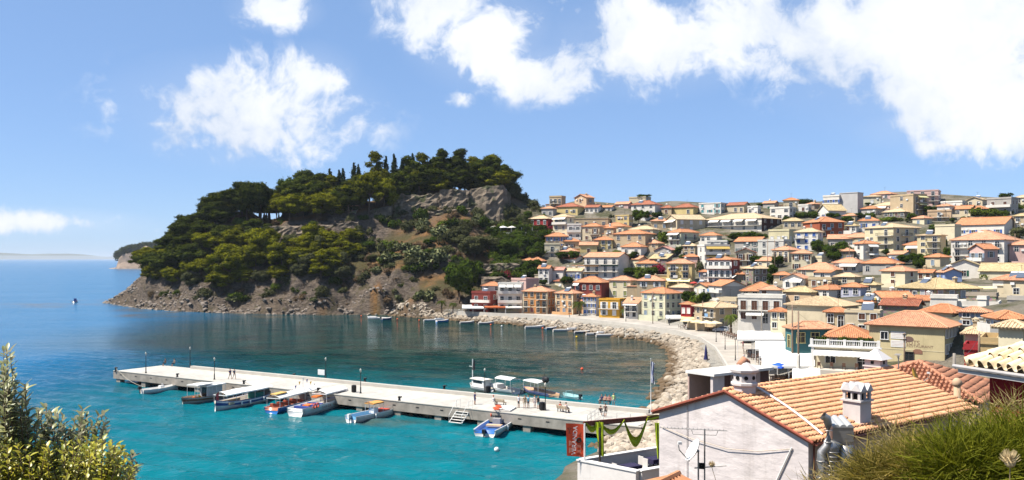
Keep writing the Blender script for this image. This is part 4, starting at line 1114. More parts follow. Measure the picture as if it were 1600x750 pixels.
# ------------------------------------------------------------------ the houses, front rows first
Hs = house
hW1 = Hs(737, 766, 778, 458, 487, REDB, 'flat', fl=2, ca=2, cb=1, wt='plain', wc=GREEN, label='dark red two-storey villa with white terraces, leftmost house on the waterfront', bal=[('A', 1, 0, 1, 'white')], band=False, fc=WHT, d=318, pitch=.7)
Hs(753, 784, 784, 446.5, 457, WHITE, 'hip', TERRA, 1, 2, 0, 'plain', GREEN, 'white set-back rooftop storey with orange hip roof on the red villa', d=322, dp=6, deep=2.5)
hW2 = Hs(778, 816, 816, 444, 487, WHITE, 'flat', fl=3, ca=3, wt='dark', label='white three-storey block with full-width balconies and canvas blinds', bal=[('A', 1, 0, 1, 'white'), ('A', 2, 0, 1, 'white')], awn=[('A', 2, .05, .32), ('A', 2, .36, .64), ('A', 2, .68, .96)], d=316, dp=9)
Hs(799, 822, 842, 437, 450, PINK, 'flat', fl=1, ca=1, cb=0, label='pale pink flat-roofed rooftop box behind the white balcony block', d=328, deep=3)
Hs(817, 855, 867, 455.5, 492, ORANGE, 'hip', TERRA2, 3, 4, 2, 'plain', REDB, 'orange three-storey house with cream trim on the waterfront', bal=[('A', 1, 0, .35), ('A', 1, .6, 1), ('A', 2, .6, 1)], band=True, fc=(.66, .56, .42))
Hs(868, 895, 910, 458.5, 491.5, PEACH, 'hip', TERRA2, 3, 3, 1, 'plain', GREYB, 'peach three-storey house with cream trim and white laundry', band=True, fc=(.7, .6, .48), heat=True)
Hs(897, 953, 953, 441.5, 474, REDB, 'hip', TERRA, 2, 4, 0, 'plain', DARK, 'long dark red house with white window frames behind the waterfront row', awn=[('A', 1, 0, .2)], dp=8, pitch=.45)
Hs(897, 912, 925, 470, 493, PEACH, 'lean', TERRA, 1, 1, 0, label='low peach annex with steep orange roof beside the peach house', d=304)
Hs(911, 937, 937, 463.5, 493, WHITE, 'hip', TERRA, 3, 3, 0, 'shut', BLUE, 'white house with dark blue shutters behind the quay palm', dp=7)
Hs(936, 968, 978, 468.5, 497, OCHRE, 'flat', fl=2, ca=2, cb=1, wt='shut', wc=WHT, label='ochre yellow two-storey house with flat roof and white shutters', bal=[('A', 1, 0, 1)], pitch=.35)
Hs(952, 985, 996, 438, 466, CREAM, 'hip', TERRA2, 2, 2, 1, 'closed', OLIVEG, 'cream house with closed olive green shutters above the ochre house', bal=[('B', 1, 0, 1, 'stone')])
Hs(995, 1037, 1040, 438.5, 466, TAN, 'hip', TERRA2, 2, 2, 1, 'shut', WHT, 'tan house with white shutters and a solar heater on its orange roof', heat=True)
Hs(975, 1003, 1003, 474, 499, WHITE, 'lean', TERRA2, 2, 2, 0, 'plain', DARK, 'small white house with iron balcony under a steep orange roof', bal=[('A', 1, .1, .95)], awn=[('A', 1, 0, 1, (.75, .72, .66), 1.2, .3)], dp=8)
Hs(1003, 1039, 1064, 458.5, 498, GRN, 'hip', TERRA, 3, 3, 3, 'plain', GREYB, 'large grey-cream three-storey corner house with orange hip roof on the quay', fc=(.6, .58, .5), band=True)
Hs(1064, 1085, 1085, 475.5, 496, RED, 'hip', TERRA, 1, 2, 0, 'closed', WHT, 'small bright red house with tall white shutters', dp=6)
Hs(1086, 1118, 1157, 480.5, 512, TAN, 'hip', CREAMR, 2, 3, 2, 'dark', WOODB, 'tan taverna with straw-coloured tile roof and arched ground floor', bal=[('A', 1, .5, 1)], pitch=.28, over=.8)
Hs(1107, 1128, 1166, 447, 468, WHITE, 'gableA', TERRA, 2, 1, 0, 'dark', label='white house with deep balcony and plain grey gable side', bal=[('A', 1, 0, 1, 'white')], wall2=GREY)
Hs(1120, 1160, 1160, 470, 486, BEIGE, 'flat', fl=1, ca=3, label='beige flat-roofed terrace building with balustrade behind the straw-roofed taverna', pitch=.9)
Hs(1153, 1222, 1228, 465, 506, WHITE, 'flat', fl=2, ca=4, wt='closed', wc=WOODB, label='white two-storey restaurant with brown shutters and broad terrace', plain=True, bal=[('A', 1, 0, 1)], awn=[('A', 0, .2, .6)])
Hs(1158, 1216, 1216, 455, 465, CREAM, 'hip', TERRA, 1, 4, 0, 'dark', label='set-back top storey with orange roof on the white restaurant', dp=9, deep=2, pitch=.45, d=232)
Hs(1186, 1218, 1222, 453, 464, WHITE, 'hip', TERRA2, 1, 2, 0, 'closed', WOODB, 'white rooftop room with pinkish hip roof on the white restaurant', deep=2, d=224)
Hs(1204, 1228, 1232, 487, 517, CREAM, 'hip', TERRA, 2, 2, 1, 'plain', GREEN, 'narrow cream house with orange roof left of the turquoise house')
Hs(1230, 1336, 1340, 478.5, 507, BEIGE, 'hip', CREAMR, 2, 0, 0, label='big windowless beige building with straw-coloured hip roof', plain=True, pitch=.33, over=.6)
Hs(1227, 1240, 1307, 513.5, 545, TEAL, 'hip', TERRA2, 1, 1, 3, 'plain', WOODB, 'turquoise single-storey house with yellow window frames', plain=True, fc=(.6, .5, .22), a=72, ww=1.4, wh=1.7, d=150)
hCafe = Hs(1273, 1373, 1374, 546, 581, CREAM, 'flat', fl=1, ca=2, wt='dark', label='cream cafe with white balustrade terrace on its roof', plain=True, d=124, dp=10, pitch=.2, ww=1.3, wh=2.2, wc=WOODB)
Hs(1290, 1358, 1358, 528, 546, TAN, 'hip', TERRA, 1, 2, 0, 'dark', label='low tan terrace room with orange roof above the cafe balustrade', plain=True, d=134, dp=8, pitch=.45, deep=2)
hHotel = Hs(1358, 1476, 1497, 511.5, 586, (.55, .46, .27), 'hip', TERRA2, 3, 0, 4, 'closed', (.34, .31, .27), 'large plain beige hotel with painted signs and orange hip roof', plain=True, d=128, pitch=.42, over=.6)
Hs(1440, 1488, 1513, 489, 560, BEIGE, 'hip', TERRA, 3, 0, 2, 'closed', (.4, .3, .22), 'beige house with dark stone flank behind the sign-painted hotel', d=142, bal=[('B', 2, 0, 1)], pitch=.5, wall2=BEIGE)
Hs(1454, 1560, 1564, 479, 513, WHITE, 'flat', fl=1, ca=0, cb=0, label='large white flat-roofed building with blank wall behind the hotel', d=165, pitch=.9)
Hs(1454, 1495, 1497, 465.5, 482, WHITE, 'flat', fl=1, ca=0, cb=0, label='white rooftop box on the left of the flat white building', d=168, deep=2)
Hs(1510, 1556, 1560, 462, 480, STONE, 'flat', fl=1, ca=0, cb=0, label='dark grey rooftop wall on the flat white building', d=172, deep=2, stone=True)
Hs(1533, 1541, 1543, 467, 479, WHITE, 'flat', fl=1, ca=0, cb=0, label='small white stair tower on the flat white building', d=163, deep=2, name='stair_tower')
Hs(1541, 1562, 1606, 498, 540, PALEB, 'hip', TERRA, 2, 2, 2, 'plain', WHT, 'pale blue and tan corner house with glazed white bay at the right edge', wall2=TAN, bal=[('A', 1, 0, 1, 'white')], d=104)
Hs(1574, 1604, 1610, 468, 492, GREY, 'flat', fl=1, ca=1, cb=0, label='grey flat-roofed block at the right edge above the pale blue house', d=150)
Hs(1531, 1559, 1559, 536, 566, (.50, .36, .18), 'flat', fl=1, ca=1, wt='dark', label='small mustard house with one dark window below the pale blue house', d=92, dp=7, ww=1.6, wh=1.5)
Hs(1507, 1541, 1541, 522, 545, BEIGE, 'hip', CREAMR, 1, 2, 0, 'dark', label='low beige house with old straw-coloured roof behind the electricity pole', d=112, dp=8)
Hs(1515, 1528, 1528, 545, 585, RED, 'flat', fl=2, ca=1, wt='plain', label='narrow dark red facade at the end of the hotel lane', d=108, dp=5)
Hs(1402, 1460, 1531, 451.5, 472, STONE, 'hip', BUFFR, 1, 5, 4, 'closed', (.33, .36, .38), 'long old stone house with straw-coloured tile roof and grey shutters', stone=True, pitch=.36, wall2=BEIGE, a=48)
Hs(1377, 1414, 1434, 423.5, 448, CREAM, 'hip', TERRA2, 2, 1, 1, 'closed', WOODB, 'cream two-storey house with brown shutters above the long stone house')
Hs(1433, 1463, 1463, 426, 440, CREAM, 'gableA', TERRA, 1, 2, 0, 'closed', WOODB, 'low cream house joined to the small blue house', dp=7)
Hs(1463, 1476, 1503, 425.5, 442, BLUEW, 'gableA', TERRA2, 1, 1, 0, 'shut', BLUE, 'small light blue house with blue shutters')
Hs(1551, 1598, 1606, 437.5, 452, WHITE, 'hip', TERRA2, 1, 1, 0, 'plain', label='low white house with pale orange roof near the right edge', heat=True)
Hs(1531, 1597, 1604, 424, 436, CREAM, 'gableA', BUFFR, 1, 0, 0, label='cream house with broad straw-coloured gable roof near the right edge', pitch=.5)
Hs(1360, 1379, 1427, 465, 486, WHITE, 'gableB', TERRA, 2, 2, 0, 'shut', (.6, .42, .03), 'white gabled house with yellow shutters', a=62)
Hs(1314, 1352, 1354, 448.5, 464, LILAC, 'hip', TERRA, 1, 2, 0, 'plain', label='lilac-grey house with orange roof left of the yellow-shuttered gable house')
Hs(1271, 1295, 1325, 452.5, 470, WHITE, 'hip', TERRA, 1, 2, 1, 'dark', label='small white house with two-sided orange hip roof above the big beige building', a=40)
Hs(1263, 1309, 1310, 436.5, 452, TAN, 'flat', fl=1, ca=2, wt='closed', wc=WOODB, label='brown flat-roofed storey with two shuttered windows')
Hs(1273, 1304, 1305, 425.5, 437, WHITE, 'lean', TERRA, 1, 1, 0, label='white rooftop room with orange roof on the brown storey', deep=2, dp=5, pitch=.2)
Hs(1223, 1264, 1266, 435, 455, WHITE, 'gableB', TERRA2, 1, 2, 0, 'dark', label='white gabled house with two white awnings above the restaurant', awn=[('A', 0, .4, .95)])
Hs(1209, 1234, 1236, 429.5, 443, BEIGE, 'hip', TERRA, 1, 1, 0, label='small beige house with orange hip roof beside the tall trees')
Hs(1247, 1318, 1320, 421.5, 434, CREAM, 'hip', TERRA2, 1, 3, 0, label='wide low house with large orange hip roof below the pine clump', pitch=.45)
Hs(1302, 1351, 1353, 410.5, 428, WHITE, 'hip', TERRA2, 1, 3, 0, 'dark', label='white house with orange hip roof and long white awning in mid-town', awn=[('A', 0, .35, .98)], pitch=.45)
Hs(1348, 1408, 1411, 411.5, 430, GREY, 'hip', TERRA, 1, 3, 0, 'dark', label='grey house with wide orange hip roof next to the long-awning house', pitch=.45)
Hs(1304, 1344, 1345, 432.5, 446, BEIGE, 'hip', CREAMR, 1, 1, 0, label='low house with cream tiled roof between orange roofs in mid-town')
Hs(1344, 1376, 1377, 445, 458, BEIGE, 'hip', BUFFR, 1, 1, 0, label='low house with old buff tiled roof beside the lilac-grey house', heat=True)
Hs(1160, 1177, 1200, 419.5, 443, STONE, 'hip', CREAMR, 2, 1, 2, 'plain', WOODB, 'old stone house with cream tiled roof left of the tall poles', stone=True)
Hs(1320, 1374, 1379, 488, 522, BEIGE, 'flat', fl=2, ca=3, wt='closed', wc=WOODB, label='dull beige flat-roofed house with brown door left of the sign-painted hotel', d=150, pitch=.3)
Hs(1377, 1432, 1442, 478, 510, STONE, 'gableA', BRICKR, 1, 1, 0, 'dark', label='old stone house with dark red roof behind the sign-painted hotel', d=156, stone=True)
Hs(1342, 1362, 1368, 472, 490, CREAM, 'hip', TERRA, 1, 1, 1, 'plain', label='little cream house with orange roof left of the yellow-shuttered gable house', d=182)
Hs(1500, 1540, 1546, 488, 512, BEIGE, 'hip', TERRA2, 2, 2, 1, 'shut', GREYB, 'beige house with pale orange roof below the flat white building', d=132)
Hs(1290, 1322, 1328, 488, 512, TAN, 'hip', TERRA, 1, 2, 1, 'plain', label='tan house with orange hip roof behind the turquoise house', d=158)
Hs(1560, 1598, 1606, 512, 545, CREAM, 'hip', CREAMR, 1, 2, 0, 'plain', label='cream house with pale tile roof at the right edge behind the red house', d=72)
Hs(1430, 1470, 1476, 470, 486, WHITE, 'gableA', TERRA, 1, 2, 0, 'plain', label='white house with orange roof below the long stone house', d=186)
Hs(913, 966, 984, 401.5, 436, WHITE, 'gableA', TERRA2, 3, 4, 0, 'dark', WOODB, 'white three-storey apartment house with long green-edged balconies', bal=[('A', 1, 0, 1), ('A', 2, 0, 1)], awn=[('A', 1, 0, .45, (.30, .17, .08), .9, .4), ('A', 0, 0, .45, (.30, .17, .08), .9, .4), ('A', 1, .5, 1, (.02, .12, .08), .5, .25)], pitch=.3)
Hs(841, 862, 863, 419.5, 444, WHITE, 'gableA', TERRA, 2, 2, 0, 'dark', WOODB, 'white house with dormer in its orange roof above the orange waterfront house', dp=8, pitch=.55)
Hs(862, 884, 885, 422, 440, WHITE, 'gableA', PINKR, 1, 1, 0, 'plain', label='white terraced house with pinkish roof, middle of three in a row', dp=8, pitch=.5)
Hs(885, 914, 915, 423.5, 440, WHITE, 'gableA', CREAMR, 1, 3, 0, 'shut', BLUE, 'white terraced house with cream roof and light blue shutters', dp=7, pitch=.4)
Hs(814, 857, 858, 407.5, 414, CREAM, 'hip', TERRA, 1, 3, 0, label='low cream house with orange hip roof among trees below the cafe terrace', dp=7)
Hs(958, 1021, 1024, 365, 390, TAN, 'hip', TERRA, 2, 3, 0, 'plain', WOODB, 'wide tan house with orange roof and brown lower window in mid-slope', pitch=.3)
Hs(940, 984, 985, 353.5, 368, CREAM, 'hip', TERRA, 1, 3, 0, 'pedim', label='cream house with three arched windows under an orange roof')
Hs(962, 988, 989, 336.5, 356, YELL, 'flat', fl=2, ca=2, wt='dark', label='bright yellow cube-shaped house with two dark windows', pitch=.3)
Hs(982, 1031, 1032, 358, 370, CREAM, 'hip', CREAMR, 1, 3, 0, 'dark', label='cream house with cream roof right of the arched-window house', pitch=.35)
Hs(1045, 1064, 1092, 362.5, 386, GRN, 'hip', TERRA, 2, 2, 2, 'dark', WOODB, 'pale green house with orange hip roof, balconies and outside stair', bal=[('A', 1, 0, 1), ('B', 1, .2, .8)], awn=[('A', 1, 0, .9)], a=40)
Hs(1040, 1058, 1102, 342.5, 364, BEIGE, 'gableB', CREAMR, 2, 1, 3, 'closed', WHT, 'large beige house with bright cream roof and white shuttered side', a=62, awn=[('A', 1, .1, .9)])
Hs(1101, 1190, 1221, 340.5, 362, WHITE, 'hip', CREAMR, 2, 5, 3, 'dark', WOODB, 'long hotel with white awnings over dark balconies and a dark brown end wall', wall2=DKB, bal=[('A', 1, 0, 1)], awn=[('A', 1, .1, .27), ('A', 1, .32, .48), ('A', 1, .54, .70), ('A', 1, .75, .93)], a=30, pitch=.3)
Hs(986, 1033, 1035, 319, 336, WHITE, 'hip', BRICKR, 2, 3, 0, 'dark', label='white hilltop house with big brick-red hip roof', pitch=.42)
Hs(961, 987, 988, 318.5, 328, PINK, 'gableA', TERRA2, 1, 1, 0, label='pinkish hilltop house left of the big red-roofed one')
Hs(983, 1016, 1017, 308, 316, BEIGE, 'flat', fl=1, ca=0, label='flat rooftop terrace overgrown with dark shrubs on the ridge', pitch=.4)
Hs(1033, 1053, 1054, 324.5, 336, TAN, 'hip', BRICKR, 1, 1, 0, label='small ridge house with dark red roof next to the big hilltop house', pitch=.5)
Hs(1052, 1091, 1093, 323.5, 337, YELL, 'hip', BRICKR, 1, 2, 0, label='yellow ridge house with dark red hip roof', pitch=.45)
Hs(1092, 1135, 1137, 317, 335, WHITE, 'flat', fl=2, ca=3, wt='shut', wc=(.05, .28, .30), label='white flat-roofed ridge house with turquoise shutters', pitch=.3)
Hs(1136, 1169, 1171, 320, 334, BEIGE, 'gableA', BRICKR, 1, 3, 0, label='beige ridge house with long dark red roof')
Hs(940, 959, 960, 323.5, 332, WHITE, 'gableA', TERRA, 1, 2, 0, label='small white ridge house right of the long white one')
Hs(846, 869, 870, 325.5, 340, GREY, 'hip', TERRA2, 1, 2, 0, 'dark', label='grey house with orange hip roof at the foot of the castle ridge')
Hs(869, 911, 913, 322.5, 337, YELL, 'hip', BRICKR, 1, 3, 0, 'dark', label='mustard yellow house with brown hip roof on the ridge, nearest the castle')
Hs(914, 940, 941, 323.5, 334, WHITE, 'gableA', BRICKR, 1, 3, 0, label='long white ridge house with brick-red roof')
Hs(827, 863, 865, 341.5, 354, RED, 'hip', CREAMR, 1, 3, 0, 'pedim', label='small red cafe building with cream roof above the umbrella terrace')
Hs(864, 886, 897, 338.5, 373, CREAM, 'hip', CREAMR, 3, 2, 1, 'plain', label='tall cream house with cream roof beside the terrace cafe', bal=[('A', 2, 0, 1, 'white')], awn=[('A', 2, .05, .95)])
Hs(895, 950, 955, 341, 357, TAN, 'flat', fl=1, ca=4, wt='dark', label='dark open loggia with grey canopy roof behind the tall cream house', pitch=.15)
Hs(886, 908, 910, 351, 374, WHITE, 'flat', fl=2, ca=2, wt='dark', label='white balcony house with bright laundry below the grey canopy', bal=[('A', 1, 0, 1, 'white'), ('A', 0, 0, 1, 'white')])
Hs(910, 943, 945, 353.5, 378, BEIGE, 'hip', TERRA, 2, 2, 0, 'shut', WOODB, 'beige house with orange hip roof and brown shutters in mid-slope', bal=[('A', 1, .45, 1), ('A', 0, .45, 1)])
Hs(944, 962, 963, 356, 384, TAN, 'hip', TERRA, 2, 1, 0, 'dark', label='narrow tan house with orange roof between two mid-slope houses')
Hs(1090, 1101, 1140, 384, 424, WHITE, 'flat', fl=3, ca=1, cb=2, wt='dark', label='white apartment tower with wide ochre blinds', bal=[('B', 1, 0, 1, 'white'), ('B', 2, 0, 1, 'white')], awn=[('B', 2, .05, .98, (.52, .36, .10), 1.0, .9), ('B', 1, .05, .98, (.52, .36, .10), 1.0, .5)], a=70)
Hs(1105, 1136, 1138, 377, 386, WHITE, 'flat', fl=1, ca=2, wt='dark', label='white penthouse storey on the apartment tower', deep=2)
Hs(1106, 1142, 1156, 405.5, 447, PINK, 'hip', TERRA, 3, 4, 1, 'shut', WHT, 'pink and white three-storey house with white shutters and a red end wall', bal=[('A', 1, 0, 1), ('A', 2, 0, 1, 'white')], wall2=REDB, pitch=.25)
hY = Hs(1042, 1081, 1086, 411.5, 446, YELL, 'hip', TERRA2, 3, 2, 0, 'dark', WOODB, 'sandy yellow hotel with dark balconies, lettering under its eaves and a cream awning', bal=[('A', 1, .12, .42), ('A', 1, .55, .85), ('A', 2, .12, .42), ('A', 2, .55, .85)], awn=[('A', 0, -.02, .95, (.78, .70, .40), 1.8, .9)], ww=1.6)
Hs(1093, 1106, 1107, 424.5, 448, WHITE, 'hip', TERRA, 2, 2, 0, 'shut', BLUE, 'small white house with blue shutters right of the sandy yellow hotel', dp=6)
Hs(1130, 1152, 1177, 428.5, 445, STONE, 'hip', TERRA, 1, 1, 1, 'dark', label='stone house with orange roof and white awning below the pink house', stone=True, awn=[('A', 0, 0, 1)])
Hs(1023, 1055, 1057, 390.5, 404, GREY, 'gableB', PINKR, 1, 1, 0, label='grey gabled house with pinkish roof in mid-slope')
Hs(971, 1009, 1011, 385.5, 400, WHITE, 'hip', TERRA, 1, 2, 0, label='white house with spreading orange hip roof above the apartment house trees', pitch=.45)
Hs(1000, 1035, 1037, 380, 390, TAN, 'hip', TERRA2, 1, 2, 0, label='low tan house with pale orange hip roof in mid-slope', pitch=.45)
Hs(1067, 1091, 1092, 384, 400, TAN, 'hip', CREAMR, 2, 2, 0, label='small tan house left of the white apartment tower')
Hs(1068, 1090, 1092, 401, 420, PINK, 'hip', TERRA, 1, 1, 0, 'dark', label='small pink house with orange roof below the tan one')
Hs(1094, 1126, 1128, 367.5, 380, WHITE, 'hip', TERRA, 1, 3, 0, 'dark', label='low white house with orange roof below the awning hotel')
Hs(1148, 1186, 1200, 377, 396, GREY, 'gableA', TERRA, 2, 3, 1, 'shut', (.05, .10, .10), 'grey stone house with orange roof and dark green shutters', stone=False)
Hs(1015, 1048, 1050, 404, 420, STONE, 'lean', BUFFR, 1, 1, 0, label='old stone outbuilding with mossy sloping roof above the bougainvillea', stone=True, pitch=.3)
Hs(1168, 1188, 1189, 323, 336, WHITE, 'flat', fl=1, ca=2, label='small white flat-roofed ridge house left of the dark-windowed one')
Hs(1203, 1242, 1243, 324.5, 344, WHITE, 'flat', fl=2, ca=3, wt='dark', wc=BRICK, label='white modern house with wide dark windows on the ridge', ww=2.2)
Hs(1286, 1318, 1319, 306, 333, WHITE, 'flat', fl=2, ca=3, wt='shut', wc=BLUE, label='white ridge house with dark blue doors left of the grey tower block', bal=[('A', 1, 0, 1, 'white')])
Hs(1312, 1340, 1349, 300.5, 334, (.50, .48, .46), 'flat', fl=2, ca=0, cb=0, label='tall blank grey tower block on the skyline', pitch=.15)
Hs(1278, 1295, 1322, 329, 345, WHITE, 'gableB', BUFFR, 1, 1, 0, 'shut', BLUE, 'white gabled house with old buff roof below the white ridge house', a=60, pitch=.6)
Hs(1247, 1267, 1268, 320.5, 333, WHITE, 'flat', fl=1, ca=1, wt='closed', wc=WOODB, label='small white box house right of the dark-windowed ridge house')
Hs(1255, 1281, 1319, 346.5, 372, BRICK, 'hip', TERRA, 2, 1, 3, 'plain', WOODB, 'brick-red house with orange roof and outside stair in the upper town', bal=[('B', 1, .1, .45)], heat=True)
Hs(1223, 1254, 1256, 345, 358, BEIGE, 'hip', BUFFR, 1, 3, 0, 'dark', label='low beige house with buff roof left of the brick-red house')
Hs(1242, 1278, 1286, 362, 392, WHITE, 'hip', CREAMR, 3, 3, 1, 'closed', BLUE, 'white house with bright blue shutters in the upper town', bal=[('A', 2, 0, .45)])
Hs(1201, 1241, 1243, 360, 382, (.62, .56, .36), 'flat', fl=1, ca=3, wt='closed', wc=WHT, label='pale yellow flat-roofed house left of the blue-shuttered white house')
Hs(1184, 1234, 1237, 376, 400, (.60, .58, .52), 'flat', fl=2, ca=2, label='unpainted pale block with bare walls behind the tall poles')
Hs(1342, 1373, 1375, 344.5, 360, WHITE, 'hip', TERRA, 1, 2, 0, 'shut', BLUE, 'white house with orange hip roof and blue door in the upper town', pitch=.45)
Hs(1321, 1342, 1343, 352.5, 364, WHITE, 'hip', BUFFR, 1, 2, 0, label='small white house with buff roof among trees in the upper town')
Hs(1316, 1357, 1368, 370.5, 386, BEIGE, 'hip', TERRA2, 1, 2, 0, 'shut', (.12, .30, .42), 'beige house with pale orange hip roof and light blue shutter')
Hs(1335, 1349, 1373, 380.5, 406, WHITE, 'hip', TERRA, 2, 1, 1, 'dark', label='tall white house with white blinds and orange hip roof in the upper town', awn=[('B', 1, .25, .85), ('B', 0, .25, .85)], bal=[('B', 1, .15, .9)], a=55)
Hs(1351, 1396, 1437, 355, 394, (.66, .58, .38), 'hip', CREAMR, 3, 2, 3, 'dark', WOODB, 'large cream hotel with pale roof and rows of balconies in the upper town', bal=[('A', 1, .45, 1), ('A', 2, .45, 1), ('B', 1, .3, .65), ('B', 2, .3, .65), ('B', 0, .3, .65)], a=42, pitch=.25)
Hs(1433, 1470, 1478, 367, 408, (.66, .56, .34), 'hip', CREAMR, 4, 2, 0, 'dark', WOODB, 'tall cream annex with black balconies right of the large cream hotel', bal=[('A', 3, .4, 1), ('A', 2, .4, 1), ('A', 1, .4, 1)], pitch=.15)
Hs(1412, 1452, 1454, 382.5, 398, YELL, 'hip', TERRA, 1, 2, 0, 'dark', label='yellow house with orange hip roof and white awning before the cream hotel', awn=[('A', 0, .15, .95)])
Hs(1486, 1569, 1597, 374, 412, WHITE, 'hip', TERRA2, 3, 4, 0, 'dark', WOODB, 'big white house with broad pale orange hip roof at the upper right', bal=[('A', 2, .05, .35), ('A', 1, .05, .35), ('A', 2, .65, .95)], pitch=.40, a=14)
Hs(1515, 1538, 1559, 389, 426, PINK, 'gableB', TERRA, 2, 2, 1, 'shut', GREYB, 'pinkish gabled house with blue-grey windows before the big white house', bal=[('A', 1, 0, 1, 'white')], a=45, pitch=.5)
Hs(1510, 1556, 1560, 383, 394, WHITE, 'hip', TERRA, 1, 0, 0, label='small orange hip roof peeping over the pinkish gabled house', pitch=.45)
Hs(1493, 1569, 1589, 350, 368, WHITE, 'gableA', TERRA, 1, 4, 0, 'shut', BLUE, 'long white house with blue shutters and orange roof at the upper right', bal=[('A', 0, 0, .95)], pitch=.42)
Hs(1490, 1523, 1525, 326, 338, BEIGE, 'gableA', TERRA, 1, 2, 0, 'dark', label='low house with bright orange roof right of the round trees on the ridge', pitch=.5)
Hs(1510, 1542, 1543, 311.5, 324, BEIGE, 'gableB', CREAMR, 1, 2, 0, 'dark', label='ridge house with pale cream gable roof at the right', pitch=.35)
Hs(1542, 1580, 1591, 309.5, 336, GREY, 'flat', fl=2, ca=2, wt='closed', wc=WOODB, label='grey two-storey modern house with long balcony on the right ridge', bal=[('A', 1, 0, 1, 'white')])
Hs(1585, 1612, 1616, 308, 330, CREAM, 'hip', CREAMR, 2, 2, 0, label='cream house cut by the right edge on the ridge')
Hs(1584, 1610, 1612, 337, 362, TAN, 'hip', BUFFR, 2, 2, 0, 'dark', label='tan house cut by the right edge below the ridge')
Hs(1464, 1489, 1490, 321.5, 338, WHITE, 'hip', TERRA2, 1, 2, 0, 'dark', label='white house with pale orange hip roof beside the tall pink house')
Hs(1417, 1466, 1470, 297, 322, PINK, 'flat', fl=3, ca=3, wt='dark', label='tall pink four-storey house with overhanging balconies on the skyline', bal=[('A', 2, .4, 1.05), ('A', 1, .4, 1.05)], pitch=.3)
Hs(1391, 1427, 1448, 304.5, 338, TAN, 'flat', fl=3, ca=1, cb=2, wt='dark', label='tan apartment block with cream blinds below the pink skyline house', awn=[('B', 2, .3, .95, (.55, .50, .25)), ('B', 1, .3, .95, (.55, .50, .25))], bal=[('B', 2, .2, 1), ('B', 1, .2, 1)])
Hs(1364, 1400, 1411, 320.5, 332, WHITE, 'hip', CREAMR, 1, 2, 0, 'dark', label='white house with cream roof and white awning left of the tan apartment block', awn=[('A', 0, .05, .6)])
Hs(1380, 1422, 1424, 330.5, 340, STONE, 'hip', CREAMR, 1, 4, 0, label='low stone house with cream roof under the tan apartment block', stone=True)
Hs(1349, 1376, 1378, 306.5, 322, (.62, .57, .42), 'hip', CREAMR, 1, 1, 0, 'closed', WHT, 'plain cream house right of the grey tower block', pitch=.2)
Hs(1361, 1400, 1402, 302.5, 312, PINK, 'hip', TERRA2, 1, 2, 0, label='salmon-roofed skyline house left of the tall pink house')
Hs(1470, 1512, 1514, 315, 325, WHITE, 'flat', fl=1, ca=3, label='distant low white house on the ridge between pink house and cream gable')
